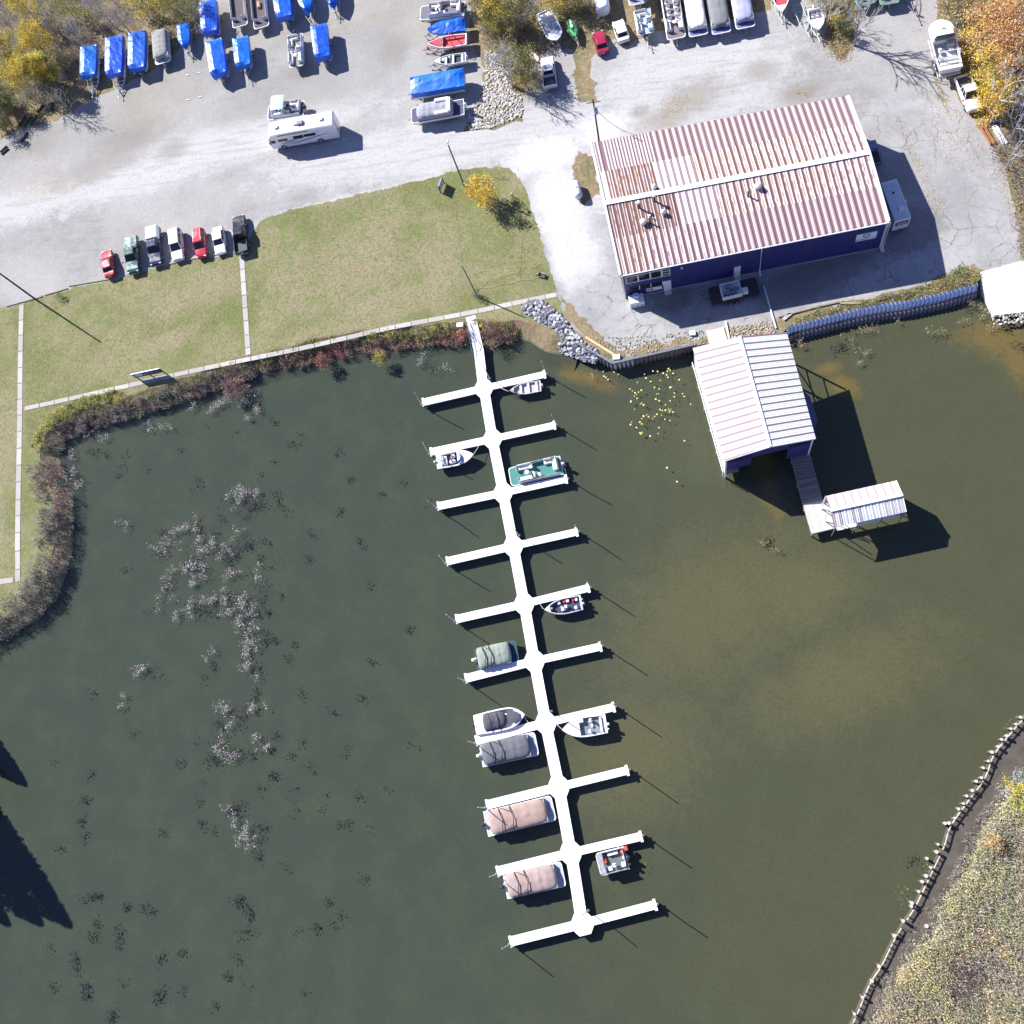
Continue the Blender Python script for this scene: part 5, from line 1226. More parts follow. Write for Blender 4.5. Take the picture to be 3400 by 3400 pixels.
# ================================================================== YARD: tarped and open boats on trailers
def tarped(label, tail, nose, W=2.5, zr=2.5, seed=1, bow='flat', axles=1, tongue=1.4, hump=None, tubes=True, group="boats wrapped in blue tarps", tlabel=None, motor=None, Lfix=None, zpix=2.0, name="tarped_pontoon_boat", vframe=.8):
    loc, rz, L = place(tail, nose, LZ + zpix)
    if Lfix: 
        d = Vector((math.cos(rz), math.sin(rz), 0)); loc = loc + d * (L - Lfix) / 2; L = Lfix
    loc.z = LZ; t = thing(name, label, "covered boat", loc, rz, group)
    if tubes:
        for s in (-1, 1):
            m = MB(); y = s * (W / 2 - .3); m.loft([[(x, y + math.cos(2 * math.pi * k / 10) * r_, .95 + math.sin(2 * math.pi * k / 10) * r_) for k in range(10)] for x, r_ in ((-L / 2 + .05, .24), (-L / 2 + .1, .3), (L / 2 - .5, .3), (L / 2 + .1, .08))]); m.build("float_tube", ALU, t, smooth=True)
    else:
        h = W / 2; pt = bow == 'point'; m = MB()
        m.loft([[(x * L, 0, .62 + max(0, x - .1) * .8), (x * L, w * h * .8, .85 + max(0, x) * .5), (x * L, w * h * .97, 1.35), (x * L, -w * h * .97, 1.35), (x * L, -w * h * .8, .85 + max(0, x) * .5)] for x, w in ((-.49, .95), (-.2, 1), (0, .98), (.15, .9), (.3, .7), (.42, .35), (.49, .05 if pt else .5))]); m.build("hull", GREYP, t)
    tarp(t, L + .15, W + .12, 1.15 if tubes else 1.2, 1.62, zr, seed, bow, hump=hump)
    if motor: outboard(t, -L / 2 - .05, 1.0, motor, .8)
    trailer(tlabel or "trailer under the %s" % label, (loc.x, loc.y), rz, L * .92, W * .95, col=(.72, .73, .74) if tongue > 3 else (.45, .46, .47), tongue=tongue, axles=axles, group="boat trailers in the yard", vframe=vframe)
    return t
tarped("westernmost blue tarped boat of the row, beside the yellow trees", (293, 152), (290, 246), 2.5, 2.45, 1, tongue=3.4, vframe=.1)
tarped("long blue tarped boat second from the west end of the row", (379, 122), (377, 243), 2.65, 2.6, 2, tongue=3.6, axles=2, vframe=.1)
tarped("blue tarped boat just west of the grey-covered pontoon", (455, 106), (453, 224), 2.6, 2.6, 3, tongue=.9)
tarped("small pointed blue tarped boat just east of the grey-covered pontoon", (603, 74), (609, 152), 1.75, 2.2, 4, bow='point', tubes=False, tongue=1.2, name="tarped_boat")
tarped("blue tarped boat standing behind the row, beside two open fishing pontoons", (690, 6), (697, 104), 2.5, 2.7, 5, tongue=.7)
tarped("left one of the two adjacent blue tarped boats in the second row", (710, 136), (727, 244), 2.5, 2.7, 6, tongue=.9)
tarped("right one of the two adjacent blue tarped boats in the second row", (797, 124), (806, 214), 2.3, 2.5, 7, tongue=2.2, hump=-.2)
tarped("blue tarped boat beside the uncovered white pontoon with seats", (1058, 85), (1071, 188), 2.35, 2.65, 8, tongue=.8)
tarped("blue tarped boat at the top edge right of two fishing pontoons", (925, -80), (944, 55), 2.5, 2.7, 9, tongue=.8)
tarped("small blue tarped boat at the top edge with long bare tongue", (1005, -60), (1017, 36), 2.1, 2.5, 10, bow='point', tubes=False, tongue=2.4, name="tarped_boat")
tarped("last blue tarped bow poking in at the top edge, rightmost one", (1096, -70), (1102, 16), 1.95, 2.4, 11, bow='point', tubes=False, tongue=1.4, name="tarped_boat")
tarped("blue tarped boat with a tent peak just above the red boat", (1540, 72), (1420, 92), 2.0, 2.1, 12, bow='point', tubes=False, tongue=1.2, hump=-.3, name="tarped_boat")
tarped("long blue tarped pontoon below the small grey skiff", (1540, 258), (1366, 288), 2.7, 2.7, 13, tongue=1.3, axles=2, hump=-.5)
# grey covered pontoon in the row
def land_pontoon(label, tail, nose, fit, W=2.5, zpix=1.7, tongue=1.0, axles=1, motor='black', group="open and covered pontoons on trailers", tl=None, **kw):
    t, L = pontoon(label, tail, nose, .62, fit, W, basez=LZ, zpix=zpix, motor=motor, group=group, **kw)
    trailer(tl or "trailer under the %s" % label, (t.location.x, t.location.y), t.rotation_euler.z, L * .85, W * .8, tongue=tongue, axles=axles, group="boat trailers in the yard")
    return t, L
land_pontoon("white pontoon under a taupe cover in the top-left row", (527, 96), (536, 202), 'cover', 2.6, covercol=(.27, .265, .25), seed=21, frames=False, bowdeck=.75)
land_pontoon("uncovered white pontoon with cream seats in the second row", (977, 108), (981, 214), 'open', 2.35, floor=(.22, .23, .24), fencecol=(.8, .8, .8), bowdeck=.5)
land_pontoon("left one of two open fishing pontoons at the top edge", (778, -60), (793, 80), 'none', 2.5, floor=(.09, .08, .09), fencecol=(.74, .74, .75), bowdeck=1.3)
land_pontoon("right one of two open fishing pontoons, with a tan bench", (849, -60), (864, 84), 'none', 2.5, floor=(.10, .08, .09), fencecol=(.74, .74, .75), bowdeck=1.3)
m = MB(); m.rbox(-.6, .6, -.25, .25, 1.28, 1.6, .05); m.build("tan_bench", M("tan_bench", (.38, .25, .14)), bpy.data.objects["pontoon_boat.009"] if "pontoon_boat.009" in bpy.data.objects else None)
t, L = land_pontoon("open pontoon with white and pale blue sunshade behind the motorhome", (1005, 352), (885, 368), 'open', 2.6, floor=(.08, .10, .16), motor='black', fencecol=(.5, .55, .66), bowdeck=.9, bimini=dict(x=(-.35, 1.55), panels=((.62, 1.55, (.80, .80, .82)), (-.4, .56, (.42, .62, .80)))))
t, L = land_pontoon("open silver pontoon with wide front deck above the peaked tarp", (1540, 20), (1392, 36), 'open', 2.5, floor=(.16, .15, .2), fencecol=(.55, .58, .56), bowdeck=1.5)
t, L = land_pontoon("pontoon with loose grey cover at the bottom of the boat column", (1538, 346), (1362, 378), 'cover', 2.65, floor=(.10, .09, .15), fencecol=(.2, .2, .28), covercol=(.30, .31, .36), motor='white', seed=23, frames=False, bowdeck=1.1, sterndeck=1.6)
m = MB()
for s in (-1, 1): m.rbox(-L * .24, L * .02, s * 1.05 - .28, s * 1.05 + .28, 2.1, 2.35, .08)
m.rbox(-L * .28, -L * .2, -1.2, 1.2, 2.15, 2.4, .08); m.build("white_cushion", VINW, t)
# top right row of pontoons
land_pontoon("open pontoon with pale blue floor near the white sedan", (2130, 22), (2145, 102), 'open', 2.4, floor=(.30, .45, .60), fencecol=(.8, .8, .8), bowdeck=.3, tongue=2.2, zpix=1.8)
tch, Lch = land_pontoon("long open white pontoon crowded with captain's chairs", (2208, -120), (2246, 118), 'open', 2.6, floor=(.20, .16, .17), fencecol=(.8, .8, .8), bowdeck=1.2, tongue=1.5, axles=2, zpix=1.8)
for kx in range(4):
    for ky in (-.55, .5): helm_chair(tch, Lch * (.02 + .085 * kx), ky, 1.26, VINW, .27)
land_pontoon("long pontoon under a white cover in the upper right row", (2285, -120), (2320, 106), 'cover', 2.6, floor=(.14, .15, .32), covercol=(.78, .76, .76), seed=25, bowdeck=.9, zpix=1.9, frames=False)
land_pontoon("long pontoon under a dark grey cover in the upper right row", (2360, -120), (2397, 98), 'cover', 2.6, floor=(.14, .15, .32), covercol=(.19, .20, .205), seed=26, bowdeck=.9, zpix=1.9, frames=False)
land_pontoon("long pontoon under a lavender grey cover in the upper right row", (2440, -120), (2477, 80), 'cover', 2.6, floor=(.14, .15, .32), covercol=(.36, .37, .52), seed=27, bowdeck=.9, zpix=1.9, frames=False)
t, L = land_pontoon("pontoon with blue canvas roof cut by the top edge", (2105, -90), (2117, 2), 'none', 2.5, floor=(.3, .3, .4), covercol=None, bimini=dict(x=(-1.6, 1.6), panels=((-1.9, 1.9, (.10, .14, .42)),)), zpix=1.9)
# red runabout, small open boat, white deck boat
def land_boat(name, label, tail, nose, W, col, zk=.7, zg=1.5, zpix=1.6, tongue=1.3, tcol=(.45, .46, .47), group=None, axles=1, **kw):
    t, L, hw = boat(name, label, tail, nose, 0, W, col, zk, zg, zpix, basez=LZ, group=group, **kw)
    trailer("trailer under the %s" % label, (t.location.x, t.location.y), t.rotation_euler.z, L * .85, W * .75, tongue=tongue, group="boat trailers in the yard", col=tcol, axles=axles)
    return t, L, hw
REDI = M("coral_red_interior", (.62, .06, .08), .6, var=.15)
t, L, hw = land_boat("red_runabout", "red open runabout with a white rim and red tow arch", (1549, 127), (1417, 146), 2.2, (.66, .60, .58), cockpit=(-.46, .10), floormat=REDI, floorz=1.15, tcol=(.4, .05, .05))
m = MB(); m.grid(lambda i, j: (lerp(.14, .44, i) * L, (hw(lerp(.14, .44, i)) - .2) * (j * 2 - 1), 1.62 + .12 * (1 - (j * 2 - 1) ** 2) + i * .12), 8, 6); m.build("bow_deck", REDI, t)
m = MB(); m.tube([(.09 * L, -.85, 1.55), (.14 * L, 0, 1.95), (.09 * L, .85, 1.55)], .09, 6); m.build("windshield_frame", M("salmon_trim", (.72, .25, .24), .4), t)
m = MB(); m.tube([(-.15 * L, -.95, 1.5), (-.12 * L, -.3, 2.9), (-.12 * L, .3, 2.9), (-.15 * L, .95, 1.5)], .06, 6); m.build("tow_arch", M("red_tube", (.65, .05, .06), .35), t)
m = MB(); m.rbox(-.42 * L, .02 * L, -.8, -.45, 1.18, 1.4, .05); m.rbox(-.42 * L, .02 * L, .45, .8, 1.18, 1.4, .05); m.build("side_seat", REDI, t)
t, L, hw = land_boat("open_skiff", "small grey-rimmed open skiff full of white seats", (1547, 188), (1439, 205), 1.75, (.62, .66, .66), zk=.65, zg=1.25, zpix=1.3, cockpit=(-.46, .28), floormat=DKF, floorz=.9, wall=.1)
for x in (-.38, -.1, .12): 
    m = MB(); m.rbox(x * L - .16, x * L + .16, -hw(x) + .14, hw(x) - .14, 1.1, 1.2, .02); m.build("bench", WHITE, t)
m = MB(); m.rbox(.16 * L, .25 * L, -.5, .0, .92, 1.25, .06); m.rbox(-.02 * L, .03 * L, -.6, -.3, .92, 1.35, .06); m.build("white_bag", VINW, t); outboard(t, -L / 2, 1.1, 'white', .6)
t, L, hw = land_boat("deck_boat", "white deck boat with pale seats beside the green watercraft", (1804, 36), (1850, 132), 2.5, (.80, .80, .83), zk=.75, zg=1.6, zpix=1.7, bowfull=.6, flat=True, cockpit=(-.28, .30), floormat=LTF, floorz=1.2, tongue=1.4)
seat(t, -.26 * L, -.18 * L, -.9, .9, 1.2, VINW, '-x'); m = MB(); m.rbox(-.12 * L, -.06 * L, -.5, .1, 1.22, 1.6, .06); m.rbox(.18 * L, .28 * L, -.8, .8, 1.22, 1.5, .1); m.build("bow_seat", VINW, t)
m = MB(); m.rbox(-.02 * L, .07 * L, .3, .95, 1.22, 1.9, .1); m.build("console", M("pale_blue_console", (.35, .5, .62)), t)
m = MB(); m.rbox(-.47 * L, -.44 * L, -.8, .8, 1.6, 1.72, .02); m.build("rear_seat_gap", M("slate_pad", (.1, .12, .25)), t)
t, L, hw = land_boat("red_bow_boat", "white runabout with red bow cockpit cut by the top edge", (2585, -70), (2598, 40), 2.3, (.78, .77, .80), zk=.75, zg=1.6, bowfull=.5, cockpit=(-.1, .3), floormat=REDI, floorz=1.3)
t, L, hw = land_boat("small_runabout", "narrow white runabout with blunt foredeck beside the leaf island", (2703, 24), (2720, 98), 2.0, (.82, .80, .83), zk=.7, zg=1.5, bowfull=.5, cockpit=(-.42, -.0), floormat=M("purple_grey_floor", (.25, .2, .3), .9), floorz=1.1)
helm_chair(t, -.15 * L, .3, 1.0, VINL if False else VINYL, .2); helm_chair(t, -.15 * L, -.35, 1.0, VINYL, .2); outboard(t, -L / 2, 1.3, 'white', .8)
# green watercraft
loc, rz, L = place((1894, 74), (1908, 110), LZ + 1.2); loc.z = LZ; L = 3.1
t = thing("personal_watercraft", "lime green and white personal watercraft on a small trailer", "watercraft", loc, rz)
GRN = paint("lime_green", (.08, .48, .12))
m = MB(); m.loft([[(x * L, 0, .55 + max(0, x) * .5), (x * L, w * .55, .7 + max(0, x) * .4), (x * L, w * .6, 1.0), (x * L, w * .3, 1.15 + .1 * (x < .2)), (x * L, -w * .3, 1.15 + .1 * (x < .2)), (x * L, -w * .6, 1.0), (x * L, -w * .55, .7 + max(0, x) * .4)] for x, w in ((-.5, .85), (-.3, 1), (0, 1), (.2, .9), (.38, .55), (.5, .08))]); m.build("hull", GRN, t)
m = MB(); m.loft([[(x * L, -w, 1.2), (x * L, -w * .6, z), (x * L, w * .6, z), (x * L, w, 1.2)] for x, w, z in ((-.45, .15, 1.35), (-.2, .2, 1.5), (.02, .18, 1.45))]); m.build("saddle", VINW, t)
m = MB(); m.tube([(.12 * L, -.35, 1.6), (.16 * L, 0, 1.55), (.12 * L, .35, 1.6)], .03, 6); m.tube([(.16 * L, 0, 1.2), (.16 * L, 0, 1.55)], .05, 6); m.build("handlebar", BLACKP, t)
trailer("light trailer under the green watercraft", (loc.x, loc.y), rz, 2.6, 1.3, tongue=1.2, group="boat trailers in the yard")
# empty trailers
loc, rz, L = place((2645, 12), (2676, 92), LZ + .5)
trailer("empty ladder-like boat trailer between the red-bow boat and the white runabout", loc, rz, L, 1.4, tongue=1.6, group="boat trailers in the yard", bunks=False, col=(.34, .42, .42))
loc, rz, L = place((3000, -70), (3030, 20), LZ + .5)
trailer("dark empty trailer with a pointed tongue at the top edge near the cabin cruiser", loc, rz, L, 1.9, tongue=2.4, group="boat trailers in the yard", bunks=False, col=(.14, .12, .16))
for nm, a, b, c in (("pontoon with teal deck edge cut by the top edge", (2855, -130), (2880, 2), (.1, .45, .40)), ("pontoon with green deck edge cut by the top edge", (2935, -135), (2958, 0), (.12, .40, .25))):
    land_pontoon(nm, a, b, 'none', 2.5, floor=(.2, .2, .22), deckcol=c, fencecol=(.6, .6, .6), zpix=1.9, tongue=.3)
# cabin cruiser on its trailer at the east edge of the yard
loc, rz, L = place((3160, 222), (3118, 62), LZ + 2.6); loc.z = LZ
t = thing("cabin_cruiser", "large white cabin cruiser with an open rear cockpit, parked nose-up against the orange trees", "boat", loc, rz)
CW_ = paint("cruiser_gel", (.82, .81, .83)); W_ = 3.1
hw = hull(t, L, W_, .9, 2.3, CW_, cockpit=(-.44, .08), floorz=1.7, floormat=LTF, bowfull=.66, flat=True, sheer=.2, bexp=5.5)
m = MB(); m.loft([[(x * L, -w, 2.5), (x * L, -w * .8, z), (x * L, w * .8, z), (x * L, w, 2.5)] for x, w, z in ((.10, 1.3, 3.2), (.16, 1.35, 3.2), (.34, 1.1, 2.95), (.44, .6, 2.7))]); m.build("foredeck_cabin", CW_, t)
m = MB(); m.hexa([(.085 * L, -1.25, 2.6), (.13 * L, -1.25, 2.6), (.13 * L, 1.25, 2.6), (.085 * L, 1.25, 2.6)], [(.02 * L, -1.1, 3.5), (.035 * L, -1.1, 3.5), (.035 * L, 1.1, 3.5), (.02 * L, 1.1, 3.5)]); m.build("windshield", glassm(), t)
m = MB(); m.rbox(.22 * L, .24 * L + .2, -.25, .25, 3.1, 3.22, .02); m.build("deck_hatch", GREYP, t)
m = MB(); m.rbox(-.04 * L, .04 * L, -1.2, -.3, 1.72, 2.5, .08); m.build("helm_console", GREYP, t); helm_chair(t, -.1 * L, -.6, 1.7, VINW, .28); helm_chair(t, -.1 * L, .6, 1.7, VINW, .28)
m = MB(); m.rbox(-.33 * L, -.24 * L, -1.1, 1.1, 1.72, 2.25, .08); m.build("rear_bench", GREYP, t); m = MB(); m.rbox(-.42 * L, -.36 * L, -1.15, 1.15, 1.72, 2.4, .08); m.build("engine_lid", VINW, t)
m = MB(); m.rbox(-.54 * L, -.47 * L, -1.3, 1.3, 1.35, 1.5, .05); m.build("swim_platform", GREYP, t)
m = MB(); m.tube([(-.3 * L, -1.35, 2.4), (-.28 * L, -1.2, 3.6), (-.28 * L, 1.2, 3.6), (-.3 * L, 1.35, 2.4)], .07, 6); m.build("arch", WHITE, t)
trailer("heavy trailer under the cabin cruiser", (loc.x, loc.y), rz, L * .9, 2.7, tongue=.8, axles=3, group="boat trailers in the yard")
# white kayak by the olive tree
loc, rz, L = place((1790, 205), (1752, 165), LZ + .3); loc.z = LZ
t = thing("canoe", "white and orange canoe lying in the grass by the parked pickup", "canoe", loc, rz)
m = MB(); m.loft([[(x * L, 0, .05), (x * L, w * .4, .15), (x * L, w * .42, .38), (x * L, w * .3, .4), (x * L, 0, .3 if abs(x) < .4 else .42), (x * L, -w * .3, .4), (x * L, -w * .42, .38), (x * L, -w * .4, .15)] for x, w in ((-.5, .05), (-.4, .6), (-.2, 1), (.1, 1), (.35, .7), (.5, .05))]); m.build("hull", M("canoe_shell", (.78, .66, .60), .4), t)
m = MB(); m.rbox(.28 * L, .48 * L, -.12, .12, .41, .44, .01); m.build("orange_tip", M("orange_paint", (.75, .25, .1)), t)
# rounded white camper at the top edge
loc, rz, L = place((1985, -60), (2004, 36), LZ + 1.6); loc.z = LZ
t = thing("rounded_camper", "white round-ended camper trailer cut by the top edge, above the white car", "camper", loc, rz)
m = MB(); W_ = 2.1
m.loft([[(x * L, math.copysign(abs(math.cos(a)) ** .7, math.cos(a)) * w * W_ / 2, 1.35 + math.copysign(abs(math.sin(a)) ** .7, math.sin(a)) * 1.0 * (.55 + .45 * w)) for a in [2 * math.pi * k / 16 for k in range(16)]] for x, w in ((-.5, .6), (-.46, .85), (-.38, 1), (.33, 1), (.43, .92), (.48, .75), (.5, .45))]); m.build("body", paint("camper_white", (.78, .82, .84)), t, smooth=True)
wheel(t, 0, 1.0, .35); wheel(t, 0, -1.0, .35)
m = MB(); m.tube([(L / 2, 0, .5), (L / 2 + 1.0, 0, .45)], .05, 6); m.build("hitch", STEEL, t)

# ================================================================== VEHICLES
RED = (.50, .025, .04)
car("parked_car", "red hatchback at the west end of the roadside row", "car", (.42, .02, .03), (366, 918), (353, 832), 'sedan', 1.75, metal=.0)
car("pickup_truck", "grey-green pickup with a flat bed cover in the roadside row", "pickup truck", (.045, .09, .085), (438, 790), (444, 906), 'tonneau', 1.95, metal=.3)
car("pickup_truck", "dark blue pickup with a white bed cap in the roadside row", "pickup truck", (.02, .022, .07), (513, 762), (519, 880), 'cap', 1.9)
car("minivan", "white minivan in the middle of the roadside row", "minivan", (.80, .80, .80), (583, 764), (592, 864), 'suv', 1.9)
car("parked_car", "small red hatchback between the white minivan and the white car", "car", (.50, .03, .05), (662, 765), (669, 855), 'suv', 1.7)
car("parked_car", "white sedan next to the tall black pickup", "car", (.80, .80, .81), (723, 756), (733, 842), 'sedan', 1.8)
car("pickup_truck", "tall black pickup with a crew cab at the path end of the roadside row", "pickup truck", (.025, .03, .035), (804, 840), (793, 718), 'pickup', 2.0)
car("parked_car", "red sedan parked at the grass edge below the green watercraft", "car", (.36, .02, .055), (2004, 176), (1984, 104), 'sedan', 1.75)
car("parked_car", "white sedan parked at the grass edge beside the red sedan", "car", (.82, .81, .83), (2073, 137), (2050, 68), 'sedan', 1.8)
car("pickup_truck", "white pickup with an empty bed parked by the olive tree and rocks", "pickup truck", (.80, .79, .79), (1828, 290), (1816, 192), 'pickup', 1.95)
car("pickup_truck", "white pickup parked behind the cabin cruiser under the yellow trees", "pickup truck", (.82, .80, .83), (3193, 256), (3238, 366), 'pickup', 1.95)

# motorhome
t0 = G(1104, 404, LZ + 3.2); t1 = G(1100, 357, LZ + 3.2); f0 = G(905, 405, LZ + 3.2); f1 = G(902, 440, LZ + 3.2)
loc, rz, L = place((1118, 424), (908, 462), LZ + 1.0); L = 10.4; loc.z = LZ
t = thing("motorhome", "white class A motorhome with grey swoosh stripes and a black windshield, parked on the road", "motorhome", loc, rz)
RV = paint("motorhome_white", (.80, .79, .80)); W_ = 2.55; H_ = 3.3
m = MB(); secs = []
for x, zb, zt, w in ((-.5, .55, 3.0, .96), (-.485, .4, 3.22, 1), (.38, .4, 3.22, 1), (.44, .4, 3.15, 1), (.48, .42, 2.7, .98), (.5, .5, 1.6, .93), (.505, .55, 1.0, .9)):
    h = W_ / 2 * w; secs.append([(x * L, -h, zb), (x * L, -h, zt - .12), (x * L, -h + .14, zt), (x * L, h - .14, zt), (x * L, h, zt - .12), (x * L, h, zb)])
m.loft(secs); m.build("body", RV, t)
m = MB(); m.add([(.484 * L + .02, -1.1, 2.55), (.503 * L + .02, -1.1, 1.65), (.503 * L + .02, 1.1, 1.65), (.484 * L + .02, 1.1, 2.55)], [(0, 1, 2, 3)]); m.build("windshield", glassm(), t)
for x, wd, zt in ((-.33, 0, 0), (.05, 0, 0), (.33, 0, 0)):
    m = MB(); m.rbox(x * L - .3, x * L + .3, -.28, .28, 3.22, 3.42, .08); m.build("roof_vent", GREYP, t)
m = MB(); m.rbox(-.02 * L - .5, -.02 * L + .5, -.38, .38, 3.22, 3.52, .1); m.build("air_conditioner", M("grey_shroud", (.22, .22, .27), .6), t)
SW = M("taupe_stripe", (.20, .17, .16), .5); SW2 = M("steel_stripe", (.35, .40, .45), .5)
for s in (-1, 1):
    for k, (x0_, x1_, z0_, z1_, mt) in enumerate(((.38, -.30, 1.0, 2.45, SW2), (.28, -.42, .9, 1.75, SW), (.36, .1, 1.25, 1.7, SW))):
        m = MB(); n_ = 16; P = []
        for i in range(n_ + 1):
            u = i / n_; x = lerp(x0_, x1_, u) * L; z = z0_ + (z1_ - z0_) * (u * u * (3 - 2 * u)); wv = .10 * math.sin(math.pi * u) + .012; P.append((x, z, wv))
        yy = s * (W_ / 2 + .006)
        m.add([(x, yy, z - w) for x, z, w in P] + [(x, yy, z + w) for x, z, w in P], [(i, i + 1, i + n_ + 2, i + n_ + 1) for i in range(n_)]); m.build("side_stripe", mt, t)
    for x0_, x1_, z0_, z1_ in ((.22, .36, 1.7, 2.2), (-.02, .13, 1.75, 2.35), (-.2, -.03, 1.8, 2.35), (.40, .465, 1.6, 2.2)):
        m = MB(); yy = s * (W_ / 2 + .012); m.box(min(x0_, x1_) * L, max(x0_, x1_) * L, min(yy - .012, yy), max(yy, yy - .012) + .004, z0_, z1_); m.build("side_window", glassm(), t)
    m = MB(); yy = s * (W_ / 2 + .08); m.tube([(-.12 * L, yy, 3.05), (.33 * L, yy, 3.05)], .09, 6); m.build("awning_roll", BLACKP if s > 0 else GREYP, t)
    m = MB(); m.rbox(.47 * L, .47 * L + .2, s * 1.45 - .1, s * 1.45 + .1, 1.7, 2.1, .04); m.build("mirror", BLACKP, t)
    wheel(t, .33 * L, s * (W_ / 2 - .1), .45, .28); wheel(t, -.22 * L, s * (W_ / 2 - .1), .45, .3)
    m = MB(); m.rbox(.5 * L, .5 * L + .06, s * .9 - .18, s * .9 + .18, .85, 1.05, .02); m.build("headlight", LAMP, t)
m = MB(); m.tube([(-.5 * L - .08, .7, .8), (-.5 * L - .08, .7, 3.3)], .03, 6); m.tube([(-.5 * L - .08, .3, .8), (-.5 * L - .08, .3, 3.3)], .03, 6)
for k in range(7): m.tube([(-.5 * L - .08, .3, 1 + k * .33), (-.5 * L - .08, .7, 1 + k * .33)], .022, 5)
m.build("rear_ladder", STEEL, t)

# camper trailer east of the workshop
c0, c1, c2 = G(2971, 735, LZ + 2.7), G(3026, 720, LZ + 2.7), G(2985, 624, LZ + 2.7)
ex = (c1 - c0).normalized(); L_ = 6.0; Wd = (c1 - c0).length; ey = Vector((-ex.y, ex.x, 0))
cen = (c0 + c1) / 2 + ey * L_ / 2
t = thing("camper_trailer", "pale box camper trailer standing in the shade against the workshop gable", "camper", (cen.x, cen.y, LZ), math.atan2(ey.y, ey.x) + math.pi)
CB = M("camper_shell", (.66, .70, .72), .5, var=.06); h = Wd / 2
m = MB(); m.loft([[(x, -h, zb), (x, -h, zt - .05), (x, -h + .06, zt), (x, h - .06, zt), (x, h, zt - .05), (x, h, zb)] for x, zb, zt in ((-L_ / 2, .8, 2.1), (-L_ / 2 + .25, .5, 2.55), (-L_ / 2 + .6, .45, 2.7), (L_ / 2 - .02, .45, 2.7))]); m.build("body", CB, t)
m = MB(); frame_box(m, 0, 0, 0, 0, 0, 0, 0) if False else None
m.box(L_ / 2 - .02, L_ / 2 + .02, -.75, .75, 1.45, 2.15); m.build("front_window", glassm(), t)
m = MB(); m.box(L_ / 2 + .02, L_ / 2 + .05, -.6, .6, 1.65, 2.0); m.build("window_blind", GREYP, t)
m = MB(); m.rbox(1.2, 1.85, -.15, .45, 2.7, 2.88, .06); m.build("air_conditioner", VINW, t); m = MB(); m.cyl((.8, .9, 2.7), .2, .12, 'z', 10); m.build("roof_dome", WHITE, t); m = MB(); m.rbox(-1.0, -.75, -.1, .15, 2.7, 2.82, .03); m.build("roof_vent", BLACKP, t)
wheel(t, -.2, h - .1, .33); wheel(t, -.2, -h + .1, .33); m = MB(); m.box(-L_ / 2 + .3, L_ / 2 - .1, -h * .8, h * .8, .3, .45); m.build("underframe", DARK, t)
# equipment trailer in the shade
a, b = G(2893, 478, LZ + .8), G(2917, 545, LZ + .8); rz = math.atan2(b.y - a.y, b.x - a.x); cen = (a + b) / 2
t = thing("utility_trailer", "blue-grey utility trailer with a front box and tube rails, shaded beside the workshop gable", "trailer", (cen.x - .35, cen.y, LZ), rz)
UB = M("blue_grey_paint", (.20, .28, .42), .5); L_ = (b - a).length
m = MB(); m.box(-L_ / 2, L_ / 2, -.8, .8, .5, .6); m.build("bed", M("dark_bed", (.05, .05, .07)), t); m = MB(); m.rbox(-L_ / 2 - .1, -L_ / 2 + 1.1, -.8, .85, .6, 1.35, .06); m.build("tool_box", UB, t)
m = MB(); m.tube([(-L_ / 2 + 1.1, .8, .95), (L_ / 2 - .1, .8, .95), (L_ / 2, .6, .95), (L_ / 2, -.8, .95)], .07, 6); m.tube([(-L_ / 2 + 1.1, -.8, .95), (L_ / 2, -.8, .95)], .07, 6); m.build("rail", UB, t); wheel(t, 0, .95, .32); wheel(t, 0, -.95, .32)
# open trailer boat on the dark mat in front of the workshop
a, b = G(2394, 973, LZ + 1), G(2459, 958, LZ + 1); rz = math.atan2(b.y - a.y, b.x - a.x); cen = (a + b) / 2; L_ = (b - a).length
t = thing("trailer_boat", "small open white utility boat full of gear in the workshop's shade", "boat", (cen.x, cen.y, LZ), rz)
m = MB(); m.box(-L_ / 2, L_ / 2, -1.0, 1.0, .75, .8); m.box(-L_ / 2, L_ / 2, -1.0, -.9, .8, 1.5); m.box(-L_ / 2, L_ / 2, .9, 1.0, .8, 1.5); m.box(-L_ / 2, -L_ / 2 + .1, -.9, .9, .8, 1.5); m.box(L_ / 2 - .1, L_ / 2, -.9, .9, .8, 1.5); m.build("hull", WHITE, t)
rg = random.Random(5); m = MB()
for k in range(9): x, y, s = rg.uniform(-.8, .8), rg.uniform(-.6, .6), rg.uniform(.15, .3); m.rbox(x - s, x + s, y - s * .7, y + s * .7, .8, 1.0 + rg.random() * .45, .05)
m.build("gear", M("teal_grey_gear", (.25, .38, .42), .6, var=.4, sc=5), t); m = MB(); m.rbox(L_ / 2 + .1, L_ / 2 + .8, -.85, -.1, .8, 1.35, .04); m.build("cooler", WHITE, t)
tb = thing("flatbed_trailer", "dark tandem flatbed trailer under the open utility boat", "trailer", (cen.x, cen.y, LZ), rz)
m = MB(); m.box(-L_ / 2 - 1.4, L_ / 2 + 2.2, -1.25, 1.25, .55, .72); m.build("flatbed", M("dark_wood_bed", (.07, .05, .06), .8, var=.3), tb)
for x in (-.35, .5):
    for s in (-1, 1): wheel(tb, x, s * 1.4, .32, .2)
